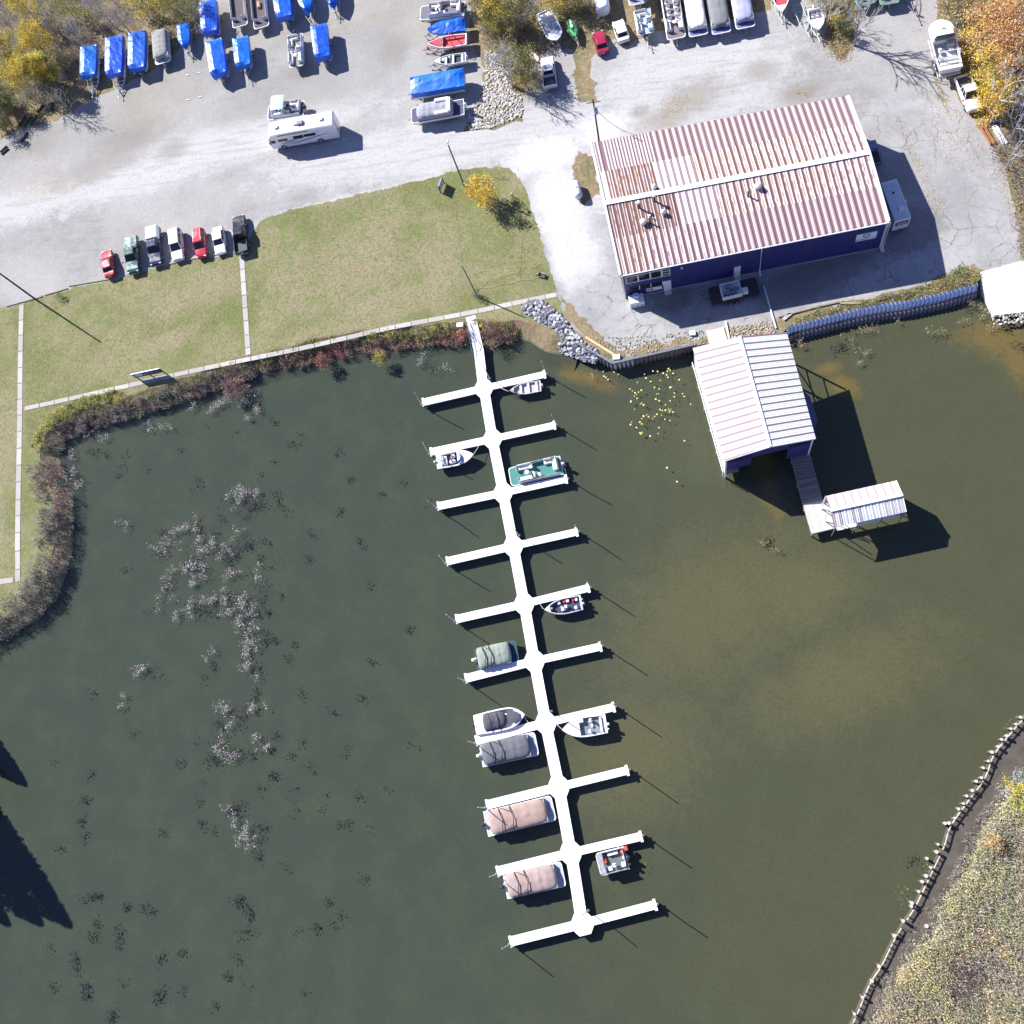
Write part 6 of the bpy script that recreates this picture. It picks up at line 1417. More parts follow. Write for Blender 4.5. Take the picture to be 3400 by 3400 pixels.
# ice chest at the workshop corner
a = G(2113, 993, LZ + 1.0)
t = thing("ice_chest", "white outdoor ice chest with a smaller box on top at the workshop's front corner", "freezer", (a.x, a.y, LZ), R(8))
m = MB(); m.rbox(-.95, .95, -.65, .65, .05, 1.15, .05); m.build("body", VINW, t); m = MB(); m.rbox(-.35, .35, .05, .62, 1.15, 1.55, .04); m.build("top_box", M("pale_blue_box", (.60, .68, .80)), t)
for k in (-.6, 0, .6): m = MB(); m.rbox(k - .09, k + .09, -.69, -.652, .45, .6, .01); m.build("latch", BLACKP, t)
m = MB(); m.add([(-.93, -.6, 1.156), (-.1, -.6, 1.156), (-.1, 0, 1.156), (-.93, 0, 1.156)], [(0, 1, 2, 3)]); m.build("lid_panel", M("beige_panel", (.68, .62, .52)), t)
# propane tank
loc, rz, L = place((1907, 605), (1922, 655), LZ + .8); L = 2.7; loc.z = LZ
t = thing("propane_tank", "white horizontal propane tank on two feet beside the workshop's west gable", "gas tank", loc, rz)
m = MB(); m.loft([[(x, math.cos(2 * math.pi * k / 16) * r_, .85 + math.sin(2 * math.pi * k / 16) * r_) for k in range(16)] for x, r_ in ((-L / 2, .06), (-L / 2 + .06, .38), (-L / 2 + .2, .55), (-L / 2 + .38, .62), (L / 2 - .38, .62), (L / 2 - .2, .55), (L / 2 - .06, .38), (L / 2, .06))]); m.build("tank", M("tank_white", (.74, .78, .72), .4, var=.08), t, smooth=True)
m = MB(); m.box(-.8, -.6, -.4, .4, 0, .5); m.box(.6, .8, -.4, .4, 0, .5); m.build("foot", CONC, t); m = MB(); m.cyl((.0, 0, 1.34), .14, .18, 'z', 12); m.build("valve_dome", GREYP, t)

# ================================================================== SIGNS, POLES, SMALL YARD THINGS
# lawn sign
h_ = 1.75
a, b = G(434, 1243, LZ + h_), G(527, 1223, LZ + h_); e = (b - a); L_ = e.length; rz = math.atan2(e.y, e.x)
t = thing("lawn_sign", "wide dark blue sign board with a white oval emblem on three posts above the bank", "sign", (a.x, a.y, LZ), rz)
BRD = M("sign_navy", (.02, .025, .06), .4); m = MB(); m.box(0, L_, -.04, .04, .55, h_ - .07); m.build("board", BRD, t); m = MB(); m.box(-.06, L_ + .06, -.07, .07, h_ - .07, h_); m.build("top_cap", WHITE, t)
m = MB()
for x in (.1, L_ * .5, L_ - .1): m.box(x - .06, x + .06, -.13, -.041 - .002, 0, h_ - .1) if False else m.box(x - .06, x + .06, .042, .15, 0, h_ - .1)
m.build("post", M("dark_post", (.04, .05, .04), .8), t)
m = MB(); cx, cz = L_ * .2, (.55 + h_) / 2; P = [(cx + .62 * math.cos(2 * math.pi * k / 20), cz + .34 * math.sin(2 * math.pi * k / 20)) for k in range(20)]
m.loft([[(x, -.041, z) for x, z in P], [(x, -.055, z) for x, z in P]]); m.build("oval_emblem", M("pale_lilac", (.62, .64, .80), .5), t)
m = MB()
for k, (x0_, x1_, z0_, z1_) in enumerate(((.36, .46, .95, 1.2), (.48, .60, 1.02, 1.28), (.62, .74, 1.0, 1.25), (.76, .95, 1.02, 1.22))):
    for q in range(4): xx = lerp(x0_, x1_, q / 4) * L_; m.rbox(xx, xx + .09, -.055, -.041, z0_ + .03 * (q % 2), z1_, .003)
m.build("lettering", M("pale_blue_letters", (.45, .50, .66), .5), t)
# small upright board near the road
a = G(1464, 612, LZ + .9)
t = thing("small_sign", "small pale blue notice board on two dark legs near the road", "sign", (a.x, a.y, LZ), R(72))
m = MB(); m.box(-.75, .75, -.05, .05, .35, 1.45); m.build("board", M("notice_blue", (.45, .52, .68), .5, var=.2), t); m = MB(); m.box(-.8, -.74, -.08, .08, 0, 1.5); m.box(.74, .8, -.08, .08, 0, 1.5); m.build("leg", M("dark_post", (.04, .05, .04)), t)
m = MB(); m.rbox(-.45, .1, .051, .06, .75, 1.15, .003); m.rbox(.2, .5, .051, .06, .8, 1.05, .003); m.build("notice_print", M("mid_blue_print", (.12, .2, .45)), t)
# utility poles
POLEW = M("creosote_pole", (.075, .06, .045), .9, var=.2); POLEG = M("grey_pole_wood", (.24, .21, .17), .9, var=.2)
def upole(name, label, base, top, h, mat, arm=False, lamp=False, can=False, r=.13):
    b_ = G(*base, LZ); tp = G(*top, LZ + h); d = tp - b_
    t = thing(name, label, "pole", b_); m = MB(); m.tube([(0, 0, -.2), tuple(d * .5), tuple(d)], [r, r * .88, r * .72], 10); m.build("shaft", mat, t)
    if arm: m = MB(); m.rbox(d.x - .9, d.x + .9, d.y - .05, d.y + .05, d.z - .6, d.z - .48, .02); m.build("crossarm", POLEG, t)
    if lamp:
        m = MB(); m.tube([(d.x, d.y, d.z - .3), (d.x - .1, d.y + .5, d.z - .05)], .04, 6); m.build("lamp_arm", STEEL, t); m = MB(); m.rbox(d.x - .25, d.x + .05, d.y + .35, d.y + .8, d.z - .1, d.z + .08, .05); m.build("lamp_head", WHITE, t)
    if can: m = MB(); m.cyl((d.x + .15, d.y - .38, d.z - 2.3), .26, .95, 'z', 14); m.build("transformer", M("transformer_blue", (.30, .42, .58), .4), t); m = MB(); m.rbox(d.x - .05, d.x + .2, d.y - .5, d.y - .3, d.z - 1.3, d.z - 1.15, .02); m.build("insulator", M("coral_insulator", (.7, .35, .3)), t)
    return b_ + d
pA = upole("utility_pole", "grey utility pole with a lamp head at the road edge near the yellow tree", (1542, 618), (1488, 481), 8.4, POLEG, lamp=True)
pB = upole("utility_pole", "slimmer grey pole leaning at the bank path near the gangway", (1586, 986), (1534, 883), 6.3, POLEG, r=.10)
_b = G(1989, 465, LZ); 
pC = upole("utility_pole", "dark utility pole with a blue transformer behind the workshop's north-west corner", (1990, 476), (1969, 330), 9.0, POLEW, arm=True, can=True)
q = G(335, 1137, LZ) - Vector((math.cos(R(SH_AZ)), math.sin(R(SH_AZ)), 0)) * 14.5; hq = 14.5 * math.tan(R(SUN_EL))
t = thing("utility_pole", "utility pole just outside the west edge whose shadow crosses the lawn", "pole", (q.x, q.y, LZ)); m = MB(); m.tube([(0, 0, -.2), (0, 0, hq)], [.15, .11], 10); m.build("shaft", POLEW, t)
def wire(a, b, sag, label, r=.022):
    m = MB(); m.tube([lerp(a, b, k / 14) - Vector((0, 0, sag * 4 * (k / 14) * (1 - k / 14))) for k in range(15)], r, 5); tag(m.build("service_cable", BLACKP), label, "cable")
wire(pC + Vector((.1, -.2, -1.6)), mast, .9, "sagging black service cable from the transformer pole to the workshop roof", .03)
wire(pA + Vector((0, 0, -.4)), pB + Vector((0, 0, -.2)), .5, "thin cable strung from the lamp pole to the leaning pole over the lawn", .012)
# yellow hoses on the lawn
HOSE = M("yellow_hose", (.55, .52, .10), .5)
for pts, lb in ((((1596, 957), (1630, 926), (1660, 925), (1690, 912), (1715, 908), (1735, 886), (1760, 891), (1780, 886), (1795, 873)), "upper yellow hose wandering across the lawn"), (((1592, 956), (1640, 954), (1665, 942), (1690, 943), (1730, 931), (1770, 928), (1800, 917)), "lower yellow hose running to the dark reel on the lawn")):
    P = smooth_dense([G(x, y, LZ + .06).xy for x, y in pts], .4); m = MB(); m.tube([(p.x, p.y, LZ + .06) for p in P], .024, 5); tag(m.build("hose", HOSE), lb, "hose")
a = G(1797, 912, LZ + .3); t = thing("hose_reel", "dark bundle of machinery and reel at the end of the yellow hoses", "hose reel", (a.x, a.y, LZ), R(-20))
m = MB(); m.cyl((-.5, -.3, .35), .32, .6, 'y', 12); m.build("reel", BLACKP, t); m = MB(); m.rbox(.1, .8, -.4, .25, .1, .55, .08); m.build("pump", M("blue_black_metal", (.04, .05, .08)), t); m = MB(); m.tube([(-.5, -.4, .35), (.9, -.4, .5)], .03, 6); m.tube([(-.5, .4, .35), (.9, .3, .5)], .03, 6); m.build("frame", STEEL, t); t.scale = (.75, .75, .75)
# goal-like tube frame by the driveway
a, b = G(1556, 572, LZ + .7), G(1660, 575, LZ + .7)
t = thing("tube_gate", "low green tube gate standing in the grass by the driveway", "gate"); m = MB(); m.tube([(a.x, a.y, LZ), (a.x, a.y, LZ + 1.1), (b.x, b.y, LZ + 1.1), (b.x, b.y, LZ)], .035, 6); m.tube([(a.x, a.y, LZ + .55), (b.x, b.y, LZ + .55)], .03, 6)
for k in (.35, .7): p = lerp(a, b, k); m.tube([(p.x, p.y, LZ + .3), (p.x, p.y, LZ + 1.1)], .025, 5)
m.build("tube_frame", M("green_tube", (.10, .16, .10), .5), t)
a = G(1700, 648, LZ + .4); t = thing("bollard_post", "short white-capped post standing alone on the lawn by the driveway", "post", (a.x, a.y, LZ)); m = MB(); m.cyl((0, 0, 0), .07, .75, 'z', 8); m.build("shaft", POLEG, t); m = MB(); m.cyl((0, 0, .75), .08, .1, 'z', 8); m.build("cap", WHITE, t)
a = G(1527, 1078, LZ + .1)
tag(MB().rbox(a.x - .45, a.x + .45, a.y - .32, a.y + .32, LZ - .6, LZ + .15, .03).build("white_box", VINW), "small white box on the bank just west of the gangway", "box")
# drain pipe across the apron
P = [G(2536, 950, LZ + .12), G(2551, 1000, LZ + .12), G(2577, 1090, LZ + .12)]; m = MB(); m.tube([tuple(p) for p in P], .11, 8); tag(m.build("drain_pipe", M("pale_pipe", (.62, .72, .82), .4)), "long pale pipe lying across the shaded apron toward the boathouse", "pipe")
P = [G(2409, 1068, LZ + .1), G(2421, 1125, LZ + .1)]; strip_m = MB(); strip(strip_m, P[0], P[1], .12, -.05, .12); tag(strip_m.build("plank", M("pale_plank", (.70, .62, .52), .8)), "pale plank beside the concrete landing at the boathouse", "plank")
P = [G(1944, 1120, LZ + .1), G(2038, 1178, LZ + .1)]; strip_m = MB(); strip(strip_m, P[0], P[1], .14, -.05, .14); tag(strip_m.build("plank", M("yellow_plank", (.62, .48, .26), .8)), "yellowish timber beam on the rubble near the seawall corner", "plank")
a = G(2047, 1186, LZ + .2); tag(MB().rbox(a.x - .45, a.x + .45, a.y - .35, a.y + .35, LZ, LZ + .35, .03).build("white_crate", VINW), "white crate at the seawall corner by the yellowish beam", "crate")
a = G(2300, 1106, LZ + .2); tag(MB().rbox(a.x - .4, a.x + .4, a.y - .35, a.y + .35, LZ, LZ + .3, .05).build("pale_tub", M("pale_blue_tub", (.5, .6, .75))), "pale blue tub on the rocks west of the concrete landing", "tub")
a, b, c, d = G(2345, 1100, LZ), G(2402, 1088, LZ), G(2415, 1130, LZ), G(2356, 1145, LZ); m = MB(); m.hexa([(p.x, p.y, LZ - .3) for p in (a, b, c, d)], [(p.x, p.y, LZ + .12) for p in (a, b, c, d)]); m.f = m.f
tag(m.build("landing_slab", M("pinkish_concrete", (.72, .64, .58), .85, var=.05)), "pinkish concrete landing slab leading into the boathouse", "slab")
for pts, w, c, lb in ((((2585, 1052), (2730, 1015), (2800, 1000)), .1, (.30, .26, .20), "long grey timber lying along the top of the east seawall"), (((2600, 1062), (2625, 1042)), .2, (.5, .5, .46), "short pale board on the bank by the drain pipe end"), (((2790, 1008), (2860, 1008)), .1, (.42, .36, .27), "weathered beam lying in the weeds behind the east seawall"), (((2905, 1000), (2985, 978)), .12, (.12, .10, .10), "dark beam lying in the weeds behind the east seawall")):
    mt = MB()
    for p, q_ in zip(pts, pts[1:]): strip(mt, G(*p, LZ + .05), G(*q_, LZ + .05), w, -.04, .14)
    tag(mt.build("timber_beam", M("beam_%d" % int(c[0] * 100), c, .9, var=.25)), lb, "beam")
P = [G(3258, 414, LZ + .3), G(3296, 476, LZ + .3)]; d = (P[1] - P[0]); rz = math.atan2(d.y, d.x); c = (P[0] + P[1]) / 2
t = thing("steel_beam", "rust-orange steel channel lying at the yard edge below the yellow trees", "beam", (c.x, c.y, LZ), rz); L_ = d.length; m = MB(); m.box(-L_ / 2, L_ / 2, -.28, .28, .02, .1); m.box(-L_ / 2, L_ / 2, -.28, -.2, .1, .45); m.box(-L_ / 2, L_ / 2, .2, .28, .1, .45); m.build("channel", M("rust_orange", (.36, .17, .08), .9, var=.15), t)
P = [G(3302, 418, LZ + .2), G(3338, 478, LZ + .2)]; m = MB(); strip(m, P[0], P[1], .3, -.2, .1); tag(m.build("white_beam", WHITE), "white painted beam beside the rust-orange channel", "beam")
a = G(3303, 401, LZ + .4); tag(MB().rbox(a.x - .45, a.x + .5, a.y - .35, a.y + .35, LZ, LZ + .7, .08).build("dark_drum_box", M("dark_blue_box", (.06, .07, .13))), "dark box standing at the upper end of the white beam", "box")
rg = random.Random(9)
LOG = M("dark_green_log", (.05, .075, .06), .9, var=.3)
for k, (p, q_, lb) in enumerate((((144, 345), (172, 372) if False else (124, 372), 0), ((103, 387), (78, 418), 0), ((120, 383), (102, 412), 0), ((84, 385), (62, 419), 0), ((91, 438), (69, 472), 0), ((173, 338), (171, 368), 0), ((22, 484), (0, 505), 0), ((27, 492), (4, 512), 0))):
    P_ = [G(*p, LZ + .15), G(*q_, LZ + .15)]; m = MB(); m.tube([tuple(x) for x in P_], .13, 8)
    tag(m.build("log", LOG), "dark green log lying at the west edge of the yard below the brush", "log", "logs scattered at the wood's edge")
# two small white wheel stops on gravel
for p in ((623, 249), (662, 241), (625, 331), (664, 322)):
    a = G(*p, LZ + .05); tag(MB().rbox(a.x - .3, a.x + .3, a.y - .05, a.y + .05, LZ, LZ + .1, .01).build("marker_strip", WHITE), "short white marker strip lying on the gravel south of the tarped row", "marker", "white marker strips on the gravel")
# floats and old plank breakwater on the far shore
t = thing("plank_breakwater", "old plank breakwater with a ragged comb of stakes curving along the marsh", "breakwater")
mb1, mb2 = MB(), MB(); wasgap = False; rg = random.Random(21); bd_ = smooth_dense(boom, .5)
STK = M("dark_stake", (.12, .10, .085), .9); BRW = M("weathered_breakwater", (.52, .48, .38), .9, var=.25, sc=3); 
for i in range(len(bd_) - 1):
    a, b = bd_[i], bd_[i + 1]
    gap = abs(i / len(bd_) - .66) < .012 or abs(i / len(bd_) - .47) < .01
    if gap:
        if mb1.v: mb1.build("waler", BRW, t); mb2.build("stakes", STK, t); mb1, mb2 = MB(), MB()
        continue
    d = (b - a).normalized(); nr = Vector((-d.y, d.x))
    A, B = Vector((a.x, a.y, .3)), Vector((b.x, b.y, .3)); mb1.tube([A, B], .07, 5)
    if rg.random() < .85:
        h_ = rg.uniform(.1, .5); q0 = a - nr * .1; mb2.hexa([(q0.x, q0.y, -1.2), (q0.x + d.x * .14, q0.y + d.y * .14, -1.2), (q0.x + d.x * .14 + .05, q0.y + d.y * .14 - .03, -1.2), (q0.x + .05, q0.y - .03, -1.2)], [(q0.x, q0.y, h_), (q0.x + d.x * .14, q0.y + d.y * .14, h_), (q0.x + d.x * .14 + .05, q0.y + d.y * .14 - .03, h_), (q0.x + .05, q0.y - .03, h_)])
mb1.build("waler", BRW, t); mb2.build("stakes", STK, t)
piles = [(3391, 2381), (3375, 2404), (3358, 2419), (3344, 2443), (3327, 2455), (3316, 2479), (3295, 2497), (3283, 2527), (3266, 2549), (3260, 2582), (3243, 2594), (3230, 2625), (3211, 2643), (3200, 2668), (3184, 2686), (3171, 2717), (3152, 2733), (3139, 2734), (3116, 2804), (3111, 2829), (3079, 2851), (3092, 2881), (3076, 2909), (3063, 2928), (3052, 2961), (3029, 2999), (3027, 3010), (3000, 3059), (2971, 3108), (2920, 3210), (2896, 3258), (2865, 3313), (2838, 3368), (3080, 3077)]
PT = M("bleached_pile_top", (.54, .49, .45), .85, var=.1)
proto = None
for i, (x, y) in enumerate(piles):
    a = G(x, y, .8)
    if proto is None:
        proto = thing("timber_pile", "bleached round timber pile standing along the water side of the plank breakwater", "pile", group="timber piles of the breakwater")
        m = MB(); m.cyl((0, 0, -2.2), .15, 2.15, 'z', 10); m.build("shaft", M("wet_pile", (.16, .13, .11), .9), proto); m = MB(); m.cyl((0, 0, -.05), .19, .09, 'z', 10); m.build("cap", PT, proto); o = proto
    else: o = copy_tree(proto)
    o.location = (a.x, a.y, .62 if i != len(piles) - 1 else .3); s_ = rg.uniform(.75, 1.1); o.scale = (s_, s_, 1); o.rotation_euler = (rg.uniform(-.05, .05), rg.uniform(-.05, .05), rg.uniform(0, 3))
for p, q_, lb in (((3075, 3100), (3093, 3132), "pale bleached log stranded on the mud beside the marsh"), ((3214, 2902), (3203, 2955), "upright pair of bleached driftwood poles at the marsh edge")):
    m = MB(); m.tube([tuple(G(*p, .1)), tuple(G(*q_, .1))], .11, 7)
    if 'pair' in lb: m.tube([tuple(G(3218, 2903, .35)), tuple(G(3232, 2950, .6))], .09, 7)
    tag(m.build("driftwood_log", M("bleached_wood", (.52, .48, .44), .9)), lb, "driftwood")
# ================================================================== ROCKS
def rocks(name, poly_px, z, n, r0, r1, cols, seed, label, zslope=None, flat=.7):
    rng = np.random.default_rng(seed); rg = random.Random(seed); poly = [G(x, y, z).xy for x, y in poly_px]
    P = sample_poly(poly, n, rng); m = MB()
    for x, y in P:
        r_ = rg.uniform(r0, r1); c = rg.choice(cols); q = rg.uniform(.8, 1.2); zz = zslope(x, y) if zslope else z
        m.rock((x, y, zz + r_ * .3), r_, rg, flat, tuple(min(.85, v * q) for v in c))
    return tag(m.build(name, STONE), label, name.split('_')[-1], None, "stuff")
rip = [(1752, 1008), (1800, 1006), (1865, 1055), (1905, 1105), (1935, 1140), (1990, 1178), (1975, 1205), (1909, 1183), (1860, 1165), (1790, 1125), (1735, 1080), (1728, 1055)]
def rslope(x, y):
    p0, p1 = G(1768, 1104, 0).xy, G(1905, 1180, 0).xy; d = (p1 - p0).normalized(); nr = Vector((-d.y, d.x)); s = (Vector((x, y)) - p0).dot(nr); return max(-.3, min(LZ, .1 + s * .7))
rocks("riprap_rocks", rip, .6, 700, .16, .36, [(.24, .26, .30), (.40, .42, .45), (.12, .13, .16), (.52, .53, .56), (.17, .18, .22)], 3, 'grey and white riprap rocks sloping into the water west of the seawall corner', rslope, flat=.9)
rb = [(1610, 165), (1665, 185), (1690, 260), (1700, 300), (1732, 320), (1735, 385), (1640, 425), (1560, 432), (1545, 410), (1580, 330), (1612, 260)]
rocks("field_rubble", rb, LZ, 1700, .08, .21, [(.50, .49, .46), (.60, .59, .57), (.42, .38, .32), (.34, .33, .32), (.56, .50, .38), (.66, .65, .64)], 4, 'bed of pale tan field stones between the parked boats and the olive tree')
rocks("shore_rubble", [(2050, 1120), (2200, 1110), (2290, 1100), (2345, 1098), (2352, 1140), (2300, 1150), (2150, 1172), (2050, 1190), (1990, 1160), (1960, 1110)], LZ, 420, .05, .15, [(.33, .30, .24), (.42, .39, .33), (.22, .20, .15)], 5, 'fine broken rubble along the seawall between the beam and the boathouse landing')
rocks("shore_rubble", [(2425, 1085), (2560, 1065), (2575, 1090), (2570, 1130), (2430, 1170)], LZ, 620, .08, .16, [(.42, .37, .30), (.50, .45, .38), (.28, .24, .18)], 6, 'brown rubble patch behind the north end of the boathouse')
rocks("ramp_edge_rubble", [(3290, 1050), (3400, 1036), (3480, 1032), (3480, 1060), (3400, 1072), (3300, 1080)], .05, 120, .08, .2, [(.42, .40, .38), (.3, .28, .26), (.52, .5, .48)], 7, 'pale broken stones at the foot of the boat ramp')

# ================================================================== PLANTS
YEL, ORA, OLV, GRY, TAN, RDB, GRN_, DRK = (.76, .60, .10), (.80, .48, .23), (.26, .26, .085), (.42, .40, .38), (.55, .45, .28), (.34, .13, .11), (.18, .25, .08), (.17, .15, .09)
def branches(mb, base, h, r, rng, levels=3, spread=.55, n0=7, col=(.26, .24, .22), trunk_h=.35, lean=(0, 0)):
    top = Vector((base[0] + lean[0] * h, base[1] + lean[1] * h, base[2] + h)); b = Vector(base)
    mb.tube([tuple(b), tuple(lerp(b, top, .5) + Vector((rng.uniform(-.1, .1), rng.uniform(-.1, .1), 0))), tuple(top)], [r, r * .6, r * .12], 6, col=col)
    tips = [top]
    def rec(p, d, L, rr_, lv):
        e = p + d * L; mid = p + d * L * .5 + Vector((rng.uniform(-1, 1), rng.uniform(-1, 1), rng.uniform(-.5, 1))) * L * .07
        mb.tube([tuple(p), tuple(mid), tuple(e)], [rr_, rr_ * .7, rr_ * .35], 4 if lv < levels else 5, col=col); tips.append(e)
        if lv > 1:
            for k in range(3 if lv > 2 else 4):
                t_ = rng.uniform(.35, 1); nd = (d + Vector((rng.uniform(-1, 1), rng.uniform(-1, 1), rng.uniform(-.3, .8))) * .75).normalized(); rec(lerp(p, e, t_), nd, L * rng.uniform(.42, .66), max(.016, rr_ * .6), lv - 1)
    for k in range(n0):
        t_ = trunk_h + (1 - trunk_h) * (k / n0) * .9; a = k * 2.4 + rng.uniform(-.4, .4); d = Vector((math.cos(a) * spread * 1.6, math.sin(a) * spread * 1.6, .9)).normalized(); rec(lerp(b, top, t_), d, h * .42 * (1.15 - t_ * .75), r * .42 * (1 - t_ * .5), levels)
    return tips
def tree(name, label, px, h, rad, pal, n=2500, size=.2, seed=1, crown_base=.3, zc=.6, levels=2, bark=(.22, .20, .18), group=None, z0=LZ, n0=7, fill=.75, cat="tree", basept=None, trunk=None):
    """px = crown centre in the photograph"""
    c = G(*px, z0 + h * zc); x, y = (c.x, c.y) if basept is None else (G(*basept, z0).x, G(*basept, z0).y)
    rng = np.random.default_rng(seed); rg = random.Random(seed)
    t = thing(name, label, cat, (x, y, z0), 0, group)
    m = MB(); r_ = trunk or max(.05, h * .018); tips = branches(m, (0, 0, -.1), h * .93, r_, rg, levels, .5, n0, bark, trunk_h=crown_base); m.build("trunk", TWIG, t)
    if n:
        k = min(len(tips), 90); T = np.array([tuple(tips[i]) for i in rng.choice(len(tips), k, replace=False)]) if len(tips) > k else np.array([tuple(p) for p in tips])
        T[:, :2] *= (rad / (np.abs(T[:, :2]).max() + 1e-3)) * .95
        zz = np.clip(T[:, 2], h * crown_base, h); 
        # clumps: some at branch tips, some through the volume
        kk = 40; ang = rng.uniform(0, 6.28, kk); q = rad * np.sqrt(rng.uniform(0, 1, kk)) * .85; zr = rng.uniform(crown_base, 1, kk) * h; lim = np.sqrt(np.clip(1 - ((zr / h - (crown_base + 1) / 2) / ((1 - crown_base) / 2 * 1.15)) ** 2, .1, 1))
        C = np.concatenate([np.stack([T[:, 0], T[:, 1], zz], 1), np.stack([np.cos(ang) * q * lim, np.sin(ang) * q * lim, zr], 1)])
        C = C[rng.uniform(0, 1, len(C)) < fill]
        ci = rng.integers(0, len(C), n); P = C[ci] + rng.normal(size=(n, 3)) * np.array([1, 1, .8]) * rad * .15
        cc = pick(rng, pal, len(C), .25)[ci] * rng.uniform(.75, 1.25, (n, 1)); P[:, 2] = np.maximum(P[:, 2], .15)
        fast_quads("crown", leaf_quads(P, size, rng, up=.2), np.clip(cc, 0, 1), LEAF, t)
    return t
# the lone yellow tree on the lawn
tree("yellow_tree", "small golden-leaved tree standing alone on the lawn by the lamp pole", (1600, 652), 4.6, 2.4, [YEL, (.66, .50, .10), (.60, .40, .06)], 3200, .20, 41, .15, .55, 2, basept=(1612, 672))
tree("small_fir", "tiny dark green shrub at the foot of the leaning pole", (1583, 978), 1.3, .8, [(.10, .16, .10), (.14, .2, .14)], 420, .12, 42, .05, .5, 1, cat="shrub")
tree("small_shrub", "small spiky green shrub beside the timber edging at the west of the lawn", (196, 985), 1.0, .8, [(.12, .2, .08), GRN_], 260, .14, 43, .05, .5, 1, cat="shrub")
# rock-bed trees
tree("olive_tree", "olive leafed round tree beside the rock bed and the white pickup", (1722, 208), 5.5, 2.8, [OLV, (.26, .24, .07), (.17, .19, .06), (.32, .26, .10)], 4200, .2, 44, .15, .6, 2)
tree("bare_tree", "tall bare grey tree whose branches spread over the rock bed", (1650, 190), 7.5, 2.4, [], 0, .2, 45, .2, .6, 4, basept=(1690, 278), bark=(.48, .46, .44), n0=10, trunk=.17)
tree("bare_tree", "bare tree casting a long branching shadow near the white pickup", (1690, 235), 8.0, 2.4, [], 0, .2, 46, .25, .5, 4, basept=(1702, 290), bark=(.48, .46, .44), n0=9, trunk=.17)
# top middle clump
for k, (px, h, r_, pal, lb) in enumerate((((1640, 40), 5.5, 2.6, [YEL, (.5, .4, .08), OLV], "yellow-tipped bushy tree beside the silver pontoon at the top edge"), ((1600, 10), 6.0, 2.4, [OLV, DRK, (.3, .26, .1)], "dark olive tree at the top edge behind the silver pontoon"), ((1680, 70), 5.0, 2.6, [OLV, TAN, (.3, .28, .1)], "tan and olive bushy tree north of the rock bed"), ((1720, 10), 6.5, 2.6, [GRY, DRK, OLV], "sparse grey-brown tree at the top edge left of the deck boat"), ((1845, -5), 4.5, 2.5, [YEL, TAN, OLV], "yellow-brown bush above the green watercraft"), ((1905, -20), 4.5, 2.3, [OLV, TAN], "olive and tan bush at the top edge left of the rounded camper"))):
    tree("bushy_tree", lb, px, h, r_, pal, 3600, .19, 50 + k, .1, .6, 2, group="trees of the top middle clump")
# leaf island on the right
tree("bare_tree", "tall bare tree on the leaf island with a wide lacy shadow on the yard", (2800, 20), 10.0, 3.4, [], 0, .2, 61, .2, .55, 4, basept=(2835, 150), bark=(.34, .33, .32), n0=15, trunk=.24)
tree("bare_tree", "slim bare tree beside the small white runabout", (2755, 30), 6.5, 2.0, [], 0, .2, 62, .2, .5, 4, bark=(.42, .41, .4), n0=8)
tree("conifer_shrub", "low dark green evergreen shrub on the leaf island", (2800, 95), 2.4, 1.6, [(.10, .16, .08), (.07, .11, .06), OLV], 1200, .16, 63, .05, .5, 1, cat="shrub")
tree("yellow_shrub", "bright yellow shrub on the leaf island", (2775, 62), 2.4, 1.1, [YEL, (.6, .5, .1)], 500, .16, 64, .1, .6, 1, cat="shrub")
tree("mixed_shrub", "brown and olive scrub at the top of the leaf island", (2725, 5), 3.0, 2.2, [TAN, OLV, GRY], 1300, .17, 65, .05, .5, 2, cat="shrub")
# east wood
EW_ = [((3300, 60), 8, 3.6, [ORA, (.66, .38, .12), (.55, .30, .12)], "broad orange tree behind the cabin cruiser"), ((3255, 125), 6.5, 2.7, [ORA, YEL, (.66, .42, .12)], "orange-gold tree whose crown leans over the cabin cruiser"), ((3350, 140), 8, 3.4, [(.60, .36, .16), ORA, (.5, .32, .2)], "rusty orange tree at the right edge beside the cruiser"),
       ((3290, 205), 6, 2.5, [(.62, .42, .14), YEL, ORA], "amber tree above the white pickup"), ((3345, 235), 6.5, 2.4, [(.5, .36, .2), ORA, GRY], "dull brown-orange tree behind the pickup"), ((3268, 262), 4.5, 1.9, [YEL, (.42, .42, .08)], "yellow-green small tree touching the cruiser's stern"),
       ((3320, 300), 5.5, 2.3, [YEL, (.70, .48, .05)], "vivid yellow tree right of the white pickup"), ((3290, 345), 4.5, 2.0, [(.70, .46, .05), YEL, ORA], "golden small tree at the pickup's bonnet"), ((3230, -10), 7, 2.8, [OLV, GRY, TAN, (.4, .36, .1)], "thin olive and grey tree at the top edge above the cruiser"), ((3165, -30), 6, 2.4, [TAN, ORA, OLV], "tan leaved tree at the top edge left of the olive one"), ((3380, 40), 9, 3.4, [(.58, .33, .15), ORA], "tall orange tree in the top right corner"), ((3385, 320), 5, 1.8, [GRY, TAN], "sparse grey tree at the right edge below the rusty tree")]
for k, (px, h, r_, pal, lb) in enumerate(EW_): tree("autumn_tree", lb, px, h, r_, pal, int(1500 * r_ / 2.2), .21, 70 + k, .08, .6, 2, group="autumn trees of the east wood", n0=6, fill=.9)
tree("birch_tree", "bare white birch leaning out at the right edge below the yellow trees", (3370, 330), 9, 2.2, [], 0, .2, 90, .3, .5, 3, basept=(3290, 400), bark=(.62, .60, .58), trunk=.14)
tree("birch_tree", "bare pale birch at the right edge above the weedy corner", (3390, 470), 8, 2.6, [], 0, .2, 91, .2, .5, 4, basept=(3340, 560), bark=(.45, .45, .46), trunk=.13)
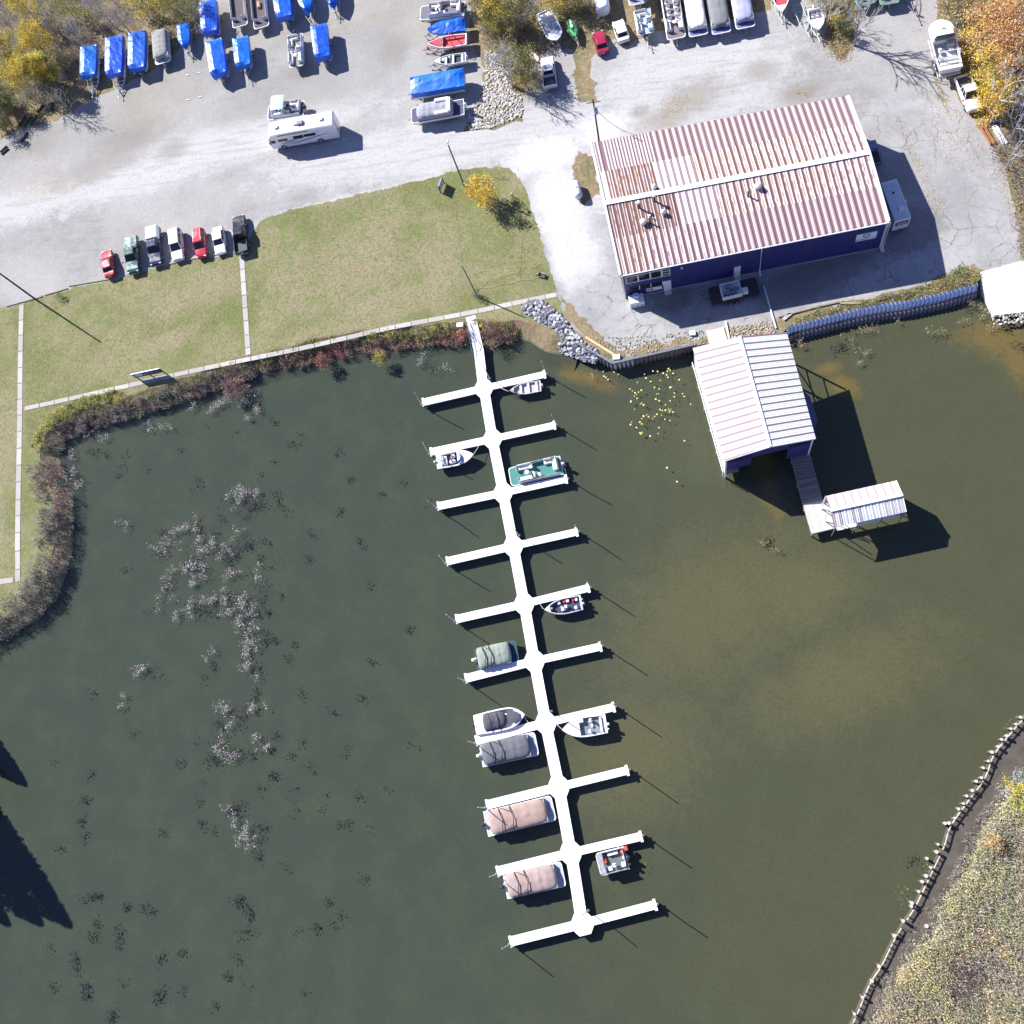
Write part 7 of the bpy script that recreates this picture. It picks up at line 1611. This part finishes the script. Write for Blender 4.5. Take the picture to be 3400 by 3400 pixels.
tree("bare_tree", "tangled bare grey tree at the right edge east of the white beam", (3385, 400), 7, 2.6, [], 0, .2, 92, .15, .5, 4, bark=(.38, .38, .40), n0=9)
# north-west wood
NW_ = [((125, 232), 6.5, 2.5, [(.5, .42, .1), OLV, YEL], 6500, "dense olive-gold tree shading the gravel below the trailers"), ((-70, 290), 7, 2.2, [OLV, (.4, .36, .1)], 2200, "olive tree mostly cut by the left edge above the lowest logs"), ((60, 235), 6, 3.4, [YEL, (.45, .38, .06), (.4, .36, .08)], 3000, "large yellow crown at the left edge above the logs"), ((110, 130), 6.5, 2.7, [YEL, (.55, .44, .08)], 2200, "bright yellow tree in the west wood"), ((20, 160), 7, 2.6, [YEL, OLV], 1600, "yellow-green tree cut by the left edge"), ((75, 15), 7, 2.8, [(.5, .42, .06), YEL], 1700, "yellow tree in the top left corner"), ((215, 20), 6, 2.6, [(.34, .30, .08), OLV], 900, "thin yellow-olive tree at the top edge of the west wood"), ((465, 15), 5.5, 2.6, [YEL, (.36, .32, .08), OLV], 1500, "yellow-olive tree at the top edge above the grey-covered pontoon"),
       ((560, 12), 5, 2.4, [(.42, .36, .08), OLV], 1300, "olive-yellow bushy tree above the small blue boat"), ((640, 20), 5, 2.0, [DRK, OLV, GRN_], 900, "dark green bushy tree left of the tall blue tarp"), ((0, 310), 5.5, 2.2, [OLV, (.3, .3, .1), GRN_], 1700, "olive tree at the left edge just above the logs"), ((-20, 400), 4, 1.8, [(.3, .3, .12), OLV], 1000, "low olive bush at the left edge beside the lowest logs"), ((185, 200), 4, 1.8, [TAN, (.4, .34, .14), OLV], 900, "tan scrubby tree left of the westernmost tarped boat"), ((290, 60), 3.4, 1.2, [YEL, GRN_], 360, "small yellow sapling above the long tarped boat")]
for k, (px, h, r_, pal, n, lb) in enumerate(NW_): tree("autumn_tree", lb, px, h, r_, pal, int(n * 2.0), .2, 100 + k, .12, .6, 2, group="trees of the west wood", n0=6, fill=.85)
for k, (px, h, lb) in enumerate((((150, 60), 7, "bare grey tree between the two yellow crowns"), ((250, 110), 6.5, "bare grey tree with crossing limbs above the first tarped boats"), ((330, 25), 8, "tall bare tree at the top edge above the long tarped boat"), ((30, 80), 8, "bare grey tree in the top left corner"), ((120, 310), 6, "bare tree standing over the logs"), ((395, 60), 6, "bare tree right above the row of tarped boats"), ((200, 330), 5.5, "bare scrubby tree whose shadow falls on the gravel below the trailers"))):
    tree("bare_tree", lb, px, h, 2.6, [(.16, .16, .10)], 250, .12, 120 + k, .12, .55, 4, group="bare trees of the west wood", n0=9, bark=(.40, .39, .38))
# conifers outside the left edge whose shadows reach the lake
for k, (tip, h) in enumerate((((85, 2605), 12), ((235, 3075), 18), ((185, 2985), 16), ((140, 3070), 16), ((110, 2880), 14), ((60, 2810), 13), ((40, 2560), 11), ((30, 3070), 15))):
    q = G(*tip, -.55) - Vector((math.cos(R(SH_AZ)), math.sin(R(SH_AZ)), 0)) * ((h + 1.0) / math.tan(R(SUN_EL)))
    t = thing("spruce_tree", "tall dark spruce beyond the left edge throwing its shadow on the lake", "tree", (q.x, q.y, .5), 0, "spruces beyond the left edge")
    m = MB(); m.cyl((0, 0, -.5), .22, h, 'z', 8, r2=.04, col=(.12, .09, .07)); m.build("trunk", TWIG, t)
    rng = np.random.default_rng(k); n = 6000; zz = rng.uniform(.08, 1, n) ** 1.0 * h; rr_ = (1 - zz / h) ** .75 * h * .30 * np.sqrt(rng.uniform(0, 1, n)) + .1; a = rng.uniform(0, 6.28, n) ; a = np.round(a * 2.2 + zz) / 2.2 + rng.normal(0, .12, n)
    P = np.stack([np.cos(a) * rr_, np.sin(a) * rr_, zz], 1); fast_quads("crown", leaf_quads(P, .4, rng, up=.4), pick(rng, [(.03, .055, .025), (.04, .07, .03)], n), LEAF, t)

# ---- undergrowth masses
def mass(name, poly_w, n_cl, per, r_cl, hgt, pal, seed, size=.16, twig=.35, zf=LZ, twcol=[(.42, .39, .38), (.30, .28, .28), (.52, .48, .46)], dens=None):
    rng = np.random.default_rng(seed); C = sample_poly(poly_w, n_cl, rng); n = n_cl * per; ci = np.repeat(np.arange(n_cl), per)
    hh = rng.uniform(hgt[0], hgt[1], n_cl)[ci]; rr_ = rng.uniform(.6, 1.4, n_cl)[ci] * r_cl
    a = rng.uniform(0, 6.28, n); q = np.sqrt(rng.uniform(0, 1, n)) * rr_; u = rng.uniform(0, 1, n)
    zbase = np.array([zf(x, y) for x, y in C])[ci] if callable(zf) else zf
    P = np.stack([C[ci, 0] + np.cos(a) * q, C[ci, 1] + np.sin(a) * q, zbase + hh * u * (1 - .5 * (q / rr_) ** 2)], 1)
    pv = np.sin(C[:, 0] * .45 + 2.5 * np.sin(C[:, 1] * .3 + seed)) + np.sin(C[:, 1] * .5 + 2 * np.cos(C[:, 0] * .33)); od = (np.argsort(np.argsort(pv)) / n_cl * len(pal)).astype(int); rnd_ = rng.integers(0, len(pal), n_cl); od = np.where(rng.uniform(0, 1, n_cl) < .6, od, rnd_); pc = np.array(pal)[od] * rng.uniform(.7, 1.25, (n_cl, 1))
    cc = pc[ci] * rng.uniform(.7, 1.3, (n, 1)); isT = rng.uniform(0, 1, n) < twig
    Q = leaf_quads(P, size, rng, up=.1)
    nt_ = isT.sum(); Pb = P[isT].copy(); Pb[:, 2] = (zbase[isT] if callable(zf) else zf); Q[isT] = blade_quads(Pb, hh[isT] * 1.05, .022, rng, .55); cc[isT] = pick(rng, twcol, nt_, .25)
    o = fast_quads(name, Q, np.clip(cc, 0, 1), LEAF); o["kind"] = "stuff"; return o
def wpoly(px, z): return [G(x, y, z).xy for x, y in px]
def bankz(x, y):
    p = Vector((x, y)); i = min(range(0, len(shore_d), 2), key=lambda k: (shore_d[k] - p).length_squared)
    a, b = shore_d[i], shore_d[min(i + 1, len(shore_d) - 1)]
    t_ = (b - a).normalized(); s = (p - a).dot(Vector((-t_.y, t_.x))); return max(-.1, min(LZ, .05 + s * .68))
WOOD = [(.16, .14, .09), (.28, .27, .09), (.5, .42, .26), (.42, .40, .38), (.36, .33, .22), (.45, .34, .22), (.30, .19, .16), (.2, .24, .12)]
nwp = wpoly([(-200, -120), (690, -120), (660, -10), (640, 60), (570, 40), (520, 70), (430, 90), (350, 120), (270, 160), (255, 250), (200, 290), (140, 320), (60, 360), (0, 420), (-100, 460), (-300, 500)], LZ)
mass("undergrowth", nwp, 1500, 42, .9, (.3, 1.7), WOOD + [(.45, .36, .10)], 201, .17, .4)
mass("undergrowth", wpoly([(1560, -100), (1960, -100), (1950, 60), (1900, 60), (1860, 40), (1780, -10), (1800, 60), (1760, 110), (1790, 160), (1700, 200), (1640, 170), (1590, 90)], LZ), 420, 40, .8, (.2, 1.0), [TAN, OLV, (.36, .30, .12), DRK], 202, .16, .3)
mass("undergrowth", wpoly([(1700, 200), (1790, 190), (1800, 300), (1760, 320), (1700, 290)], LZ), 90, 30, .6, (.2, .8), [TAN, OLV, YEL], 203, .14, .3)
mass("undergrowth", wpoly([(2735, -40), (2870, -40), (2850, 80), (2835, 160), (2790, 200), (2745, 165)], LZ), 170, 30, .6, (.1, .5), [(.56, .42, .26), (.5, .36, .2), TAN, OLV], 204, .17, .15)
mass("undergrowth", wpoly([(3100, -150), (3600, -150), (3600, 900), (3400, 860), (3385, 760), (3365, 640), (3340, 560), (3300, 500), (3345, 430), (3290, 360), (3240, 330), (3200, 240), (3190, 150), (3130, 90)], LZ), 1300, 40, .9, (.2, 1.5), [(.5, .34, .18), TAN, (.36, .26, .16), GRY, OLV, (.28, .18, .14)], 205, .17, .35)
mass("undergrowth", wpoly([(2610, 1070), (2700, 1038), (2850, 1005), (3000, 975), (3130, 930), (3190, 880), (3250, 910), (3245, 938), (3140, 960), (3014, 988), (2840, 1018), (2640, 1070)], LZ), 200, 40, .5, (.1, .55), [(.26, .30, .08), (.36, .36, .12), OLV, TAN, (.5, .42, .1)], 206, .13, .2)
# bank shrubs: inland edge gold-green, dark wine and grey toward the water
def band(i0, i1, inn, out): 
    a = offs(shore_d, inn)[i0:i1]; b = offs(shore_d, out)[i0:i1]; return a + b[::-1]
def idx(px, py): p = G(px, py, 0).xy; return min(range(len(shore_d)), key=lambda k: (shore_d[k] - p).length_squared)
kA, kB, kC, kD, kE, kF = idx(-330, 4200), idx(60, 2085), idx(190, 1500), idx(330, 1395), idx(880, 1225), idx(1740, 1118)
GB = [(.52, .50, .12), (.62, .54, .12), (.34, .40, .12), (.28, .28, .08)]
BK = [(.26, .20, .17), (.22, .19, .16), (.33, .22, .20), (.30, .30, .16), (.38, .20, .18), (.44, .38, .22), (.20, .24, .13), (.36, .34, .30)]
mass("bank_shrubs", band(kA, kC, 4.0, -.3), 1000, 52, .65, (.4, 1.7), [(.32, .34, .24), (.24, .30, .17), (.38, .32, .28), (.40, .20, .20), (.46, .42, .30), (.28, .24, .21), (.20, .24, .15)], 210, .17, .25, zf=bankz)
mass("bank_shrubs", band(kC, kE, 1.0, -1.0), 520, 52, .55, (.3, 1.15), BK, 211, .16, .2, zf=bankz)
mass("bank_shrubs", band(kC, kD + 4, 3.2, 1.2), 130, 52, .5, (.3, 1.0), GB, 212, .16, .1, zf=bankz)
mass("bank_shrubs", band(kD, kF, 1.5, .2), 420, 44, .4, (.15, .6), GB + [(.22, .28, .09)], 213, .14, .1, zf=bankz)
mass("bank_shrubs", band(kE, kF, .8, -1.0), 330, 46, .45, (.25, .9), [(.34, .20, .18), (.27, .18, .15), (.5, .40, .15), (.33, .27, .15), (.5, .17, .17)], 214, .15, .2, zf=bankz)
for k, (px, rad, pal, lb) in enumerate((((1640, 1100), 2.3, [(.30, .14, .13), (.24, .16, .12), (.36, .26, .2)], "rounded wine-red shrub just east of the gangway"), ((1068, 1200), 1.3, [(.34, .12, .12), (.26, .14, .1), (.4, .3, .16)], "brownish red shrub on the bank midway along the lawn"), ((775, 1292), 1.8, [(.26, .15, .15), (.32, .2, .2)], "dull purple shrub leaning over the water below the short path"), ((1260, 1190), 1.2, [(.46, .40, .08), (.36, .34, .1)], "yellow shrub at the waterline west of the gangway"), ((1533, 1110), 1.0, [(.42, .12, .16), (.5, .38, .12)], "pinkish shrub touching the west side of the gangway"))):
    tree("bank_shrub", lb, px, 1.15, rad, pal, int(700 * rad), .16, 300 + k, .02, .5, 2, group="shrubs on the lake bank", z0=.5, cat="shrub")
# marsh vegetation
mp_ = offs(ms, .3) + [Vector((75, -75)), Vector((120, -70)), Vector((120, 30))]
MP = [(.78, .70, .34), (.50, .50, .25), (.68, .62, .36), (.46, .41, .34), (.38, .46, .21), (.60, .45, .38), (.74, .64, .30), (.48, .40, .38)]
mpx = wpoly([(3440, 2540), (3440, 3440), (2900, 3440), (2945, 3320), (3025, 3185), (3105, 3095), (3150, 2980), (3218, 2895), (3252, 2800), (3310, 2697), (3390, 2620)], .3)
mass("marsh_grass", mpx, 2600, 46, .75, (.3, 1.2), MP, 220, .16, .28, zf=MZ, twcol=[(.70, .66, .52), (.58, .54, .42), (.52, .50, .48)])
mass("marsh_grass", offs(ms, .2) + offs(ms, -.9)[::-1], 420, 36, .5, (.2, .8), [(.34, .27, .25), (.28, .22, .2), (.42, .36, .26)], 221, .13, .5, zf=.0, twcol=[(.45, .42, .4), (.36, .32, .32)])
mass("marsh_grass", wpoly([(3140, 3170), (3230, 3160), (3260, 3260), (3200, 3340), (3130, 3290)], .4), 110, 46, .7, (.7, 1.3), [(.22, .10, .09), (.28, .14, .12)], 222, .15, .3, zf=MZ)
for k, (px, h, rad, pal, lb) in enumerate((((3380, 2640), 3.6, 2.0, [(.5, .46, .10), YEL, (.4, .4, .12)], "yellow-green marsh bush at the right edge"), ((3300, 2800), 1.8, 1.3, [(.60, .40, .18), TAN], "small tan-orange marsh bush at the mud edge"), ((3395, 2590), 2.5, 1.2, [(.3, .32, .3)], "grey marsh bush at the right edge above the yellow one"))):
    tree("marsh_bush", lb, px, h, rad, pal, int(800 * rad), .17, 320 + k, .05, .5, 2, z0=MZ, cat="shrub")
tree("dead_bush", "bleached dead branches at the marsh edge beside the yellow bush", (3335, 2625), 2.6, 1.8, [], 0, .2, 330, .05, .5, 4, z0=0.0, bark=(.52, .52, .52), n0=9, cat="shrub")
tree("dead_bush", "bleached fallen branches on the mud at the marsh edge", (3305, 2735), 1.2, 1.6, [], 0, .2, 331, .02, .5, 4, z0=0.0, bark=(.45, .42, .42), n0=7, cat="shrub")
# fallen leaves and weeds lying on the yard
def scatter(name, polys, n, size, pal, seed, z=LZ + .03, mat=None, up=3.0, clump=0):
    rng = np.random.default_rng(seed); Qs, Cs = [], []
    for pl in polys:
        P = sample_poly(wpoly(pl[0], z), int(n * pl[1]), rng)
        if clump:
            cen = P[rng.integers(0, len(P), max(3, len(P) // clump))]; P = cen[rng.integers(0, len(cen), len(P))] + rng.normal(size=P.shape) * pl[2] if len(pl) > 2 else P
        P3 = np.concatenate([P, np.full((len(P), 1), z) + rng.uniform(0, .03, (len(P), 1))], 1); Qs.append(leaf_quads(P3, size, rng, up=up)); Cs.append(pick(rng, pal, len(P), .3))
    o = fast_quads(name, np.concatenate(Qs), np.concatenate(Cs), mat or LEAF); o["kind"] = "stuff"; return o
FL = [(.50, .33, .14), (.56, .40, .18), (.42, .28, .12), (.5, .42, .2)]
scatter("fallen_leaves", [([(3080, 250), (3230, 420), (3290, 520), (3350, 640), (3100, 520), (3050, 380)], .35), ([(3095, 250), (3110, 245), (3155, 380), (3145, 385)], .12), ([(2965, 380), (2985, 390), (3060, 540), (3110, 640), (3085, 640), (3030, 540)], .14), ([(2755, 160), (2830, 160), (2830, 200), (2790, 215)], .12), ([(2190, 330), (2290, 310), (2280, 360), (2200, 400)], .12), ([(2640, 295), (2690, 310), (2680, 325), (2640, 310)], .03), ([(3060, 620), (3150, 660), (3100, 720)], .08), ([(3300, 560), (3395, 560), (3395, 860), (3370, 800)], .2)], 2600, .11, FL, 401)
scatter("fallen_leaves", [([(560, 60), (1350, 30), (1380, 150), (600, 260)], .5), ([(200, 330), (900, 230), (900, 330), (250, 480)], .3), ([(1950, 160), (2090, 160), (2100, 60), (2000, 60)], .2)], 2400, .10, [TAN, OLV, (.3, .26, .16)], 402)
# lawn tufts
scatter("grass_tufts", [([(80, 1020), (600, 880), (860, 740), (1300, 625), (1690, 565), (1760, 760), (1840, 970), (1300, 1080), (820, 1190), (80, 1350)], 1.0)], 30000, .085, [(.24, .28, .09), (.34, .31, .16), (.17, .21, .07), (.42, .36, .22), (.27, .31, .11)], 403, z=LZ + .04, up=.8)
scatter("grass_tufts", [([(-60, 1020), (62, 1015), (55, 1900), (-60, 1940)], .5), ([(80, 1365), (820, 1205), (820, 1235), (200, 1400), (90, 1500)], .5)], 6000, .085, [(.24, .28, .09), (.34, .31, .16), (.17, .21, .07), (.42, .36, .22)], 404, z=LZ + .04, up=.8)

# ================================================================== WATER PLANTS
def weeds(name, spots, per, size, pal, seed, z, spread, wob=.6):
    rng = np.random.default_rng(seed); Q, C = [], []
    for (x, y, rx, ry, k) in spots:
        c = G(x, y, z); n = int(per * k); ncl = max(3, n // 12); st_ = np.zeros((ncl, 2))
        for q in range(ncl):      # runners: short random walks that join into mats
            st_[q] = rng.normal(size=2) * np.array([rx, ry]) * .6 if q % 9 == 0 else st_[q - 1] + rng.normal(size=2) * .28 + np.array([math.cos(q // 9 * 1.7), math.sin(q // 9 * 1.7)]) * .16
        cen = st_
        ci = rng.integers(0, ncl, n); P = cen[ci] + rng.normal(size=(n, 2)) * spread
        P3 = np.stack([c.x + P[:, 0], c.y + P[:, 1], z + rng.uniform(-.02, .03, n)], 1)
        Q.append(leaf_quads(P3, size, rng, .35, up=2.0, jitter=.6)); C.append(pick(rng, pal, n, .3))
    o = fast_quads(name, np.concatenate(Q), np.concatenate(C), LEAF); o["kind"] = "stuff"; return o
SURF = [(820, 1630, 2.4, 1.2, 1.2), (790, 1655, 1, 1, .5), (620, 1770, 1.6, 1.2, .8), (560, 1830, 1.4, 1.2, .8), (650, 1830, 1.8, 1, .8), (700, 1790, .8, 1.4, .4), (755, 1880, 1.3, 3.0, 1.7), (600, 1900, 2.8, .9, .9), (540, 1935, 1.2, .5, .3), (620, 2010, 3.4, .8, 1.2), (700, 1990, 1.5, .8, .5), (800, 2040, 1.8, 2.2, 1.6), (830, 2140, 1.8, 3.2, 1.9), (805, 2230, 1, .8, .5), (472, 2215, 1.1, .8, .5), (790, 2330, 2.2, 1.1, 1.0), (730, 2440, .9, 2.2, .8), (765, 2520, .9, 1, .5), (870, 2470, 1, .9, .5), (790, 2745, .9, 1.2, .7), (815, 2790, .8, 1.2, .6), (230, 1555, 2, 1.6, .8), (250, 1600, 1, 1, .4), (500, 1420, 2.5, .7, .5), (680, 1345, 2.2, .8, .7), (820, 1310, 3, 1.4, 1.3), (860, 1360, 2, 1.2, .5), (210, 1650, 1.4, 3, .8), (1400, 1215, 2.2, .8, .5), (330, 1440, 3, .7, .5), (590, 1800, 4, 3, .5), (700, 1900, 5, 4, .7), (780, 2050, 3.5, 5, .8), (640, 1900, 4, 2, .4), (380, 2300, 3, .5, .25)]
weeds("floating_weeds", SURF, 430, .16, [(.42, .38, .40), (.20, .17, .19), (.80, .76, .76), (.13, .11, .13), (.32, .25, .24), (.62, .55, .50), (.10, .09, .11)], 501, .03, .22)
rngS = np.random.default_rng(77); scat = []
for k in range(120):
    x, y = rngS.uniform(150, 1400), rngS.uniform(1400, 3350)
    if (k % 3 == 0): x = rngS.normal(820, 120); 
    scat.append((x, y, rngS.uniform(.3, 1.5), rngS.uniform(.2, .8), rngS.uniform(.06, .3)))
weeds("submerged_weeds", scat + [(350, 3150, 3, 3, 1.2), (330, 3300, 3.5, 3.5, 1.6), (390, 3020, 2.4, 1.6, .6), (700, 2500, 2, 3, .8), (720, 2430, 2, 3, .6), (330, 3050, 1.5, 1.2, .5), (480, 3330, 2.5, 1.5, .7), (800, 2960, 1.8, 1.5, .6), (830, 3090, 2, 1.5, .5), (520, 3200, 1, 1, .3), (430, 1540, 4, 1.5, .3), (300, 2700, 3, 3, .3), (260, 2480, 3, 2, .25), (330, 2640, 2.4, 1.2, .4)], 150, .26, [(.035, .036, .038), (.045, .042, .045), (.06, .052, .052), (.032, .036, .038)], 502, -.25, .3)
weeds("submerged_weeds", [(x, y, rx * 1.5, ry * 1.5, k * .9) for x, y, rx, ry, k in SURF], 130, .24, [(.05, .042, .055), (.08, .06, .065), (.035, .03, .04)], 503, -.12, .35)
weeds("floating_weeds", [(2630, 1120, 1.2, .5, .35), (2790, 1115, 1.6, .7, .6), (2860, 1108, 1.6, .8, .7), (2700, 1140, 3, .6, .5), (3072, 1125, .7, 1.4, .5), (3240, 1010, 1.8, 1, .8), (3280, 1060, 1.6, 1.4, .8), (3170, 1060, 1, .8, .2), (2990, 1070, 1, .5, .2), (2840, 1180, 1, .5, .2), (2520, 1790, 2.2, 1, .4), (1960, 1240, 2, 1, .15), (2140, 2870, 1, .5, .05)], 210, .17, [(.38, .32, .16), (.30, .22, .16), (.46, .40, .22), (.2, .15, .12)], 504, .02, .22)
weeds("submerged_weeds", [(3300, 1110, 2.5, 1.5, 1.0), (3230, 1090, 2, 1.2, .6), (2700, 1150, 4, .8, .6), (2540, 1790, 2.4, 1.2, .5), (1800, 1150, 3, .6, .5), (3040, 2840, 2, 1, .2), (3000, 2990, 1.5, 2, .2)], 150, .25, [(.05, .045, .045), (.08, .065, .05)], 505, -.15, .3)
weeds("floating_weeds", [(3050, 2990, 1.2, 2.4, .25), (3080, 2860, 1.6, 1.2, .15), (2990, 3100, 1.6, 1.2, .25), (3180, 2880, 3, 6, 1.0), (3100, 3010, 3, 4, 1.0), (3250, 2750, 3, 4, .8), (3320, 2560, 3, 4, .5), (2990, 3180, 2, 3, .5)], 150, .13, [(.5, .44, .12), (.4, .3, .18), (.3, .22, .15)], 506, .015, .5)
# yellow lily pads beside the boathouse
lp = [(1260, 548), (1330, 552), (1358, 566), (1265, 578), (1278, 586), (1292, 600), (1480, 618), (1526, 566), (1535, 590), (1566, 612), (1627, 605), (1645, 558), (1680, 530), (1672, 545), (1668, 570), (1690, 540), (1710, 560), (1676, 585), (1748, 600), (1610, 548), (1580, 545), (1432, 660), (1448, 672), (1465, 685), (1475, 695), (1460, 705), (1478, 720), (1505, 668), (1440, 735), (1438, 742), (1488, 680), (1508, 750), (1520, 762), (1500, 756), (1590, 650), (1620, 660), (1605, 692), (1618, 690), (1598, 725), (1620, 735), (1700, 648), (1690, 650), (1718, 686), (1716, 710), (1690, 736), (1660, 762), (1770, 690), (1780, 708), (1462, 790), (1625, 792), (1640, 798), (1660, 796), (1680, 790), (1690, 800), (1708, 808), (1695, 790), (1685, 806), (1540, 826), (1552, 838), (1520, 834), (1508, 850), (1578, 850), (1590, 836), (1605, 822), (1635, 828), (1656, 854), (1690, 862), (1444, 872), (1436, 888), (1496, 872), (1508, 884), (1474, 908), (1618, 908), (1614, 946), (1498, 942), (1512, 938), (1504, 948), (1562, 962), (1782, 992), (1822, 758), (1670, 1165), (1734, 1254)]
lproto = None; rg = random.Random(4)
PADS = [M("pad_yellow", (.62, .56, .14), .6), M("pad_gold", (.66, .48, .12), .6), M("pad_pale", (.70, .66, .34), .6)]
for i, (zx, zy) in enumerate(lp):
    a = G(1350 + zx / 1.932, 950 + zy / 1.932, .02); r_ = rg.uniform(.07, .13)
    m = MB(); n_ = 9; m.loft([[(math.cos(2 * math.pi * k / n_ * .93) * q, math.sin(2 * math.pi * k / n_ * .93) * q * .9, z) for k in range(n_)] for q, z in ((.95, 0), (1, .02), (.1, .01))]) if lproto is None or i < 3 else None
    if i < 3: 
        o = m.build("lily_pad", PADS[i]); lproto = lproto or []; lproto.append(o)
    else: o = lproto[i % 3].copy(); scene.collection.objects.link(o)
    o.location = a; o.scale = (r_, r_, 1); o.rotation_euler = (0, 0, rg.uniform(0, 6)); tag(o, "yellow lily pad floating on the open water between the seawall corner and the boathouse", "lily pad", "yellow lily pads west of the boathouse")

SL = {"bank_shrubs": ["tangled grey and wine shrubs crowding the west bank of the lake", "dark red-brown brush along the waterline below the lawn's west half", "gold and green weeds at the inner corner of the bank", "low yellow-green weeds between the bank path and the brush", "rusty brush at the waterline on both sides of the gangway"],
 "undergrowth": ["mixed brown and yellow brush covering the north-west wood floor", "tan and olive brush at the top middle clump", "low weeds round the olive tree", "fallen tan leaves and low weeds of the leaf island", "rusty orange brush on the floor of the east wood", "green and yellow weeds along the top of the east seawall"],
 "marsh_grass": ["pale tan and green grass covering the far marsh", "purplish brush fringe along the marsh waterline", "dark maroon patch of bushes in the middle of the marsh"],
 "fallen_leaves": ["tan leaves collected in cracks of the eastern yard", "tan leaf litter in the gravel below the tarped rows"],
 "grass_tufts": ["short tufts of grass over the main lawn", "short tufts of grass west of the path and along the bank"],
 "floating_weeds": ["pale weed mats floating in the western part of the lake", "tan weeds floating along the east seawall and boathouse", "yellow specks of weed floating by the plank breakwater"],
 "submerged_weeds": ["dark weed clumps under the surface of the western lake", "dark submerged fringe round the pale weed mats", "dark submerged weeds near the east shore"]}
for o in list(scene.collection.objects):
    if o.get("kind") == "stuff":
        b, _, n = o.name.partition("."); k = int(n) if n else 0
        if b in SL and k < len(SL[b]): o["label"] = SL[b][k]; o["category"] = b.replace("_", " ")
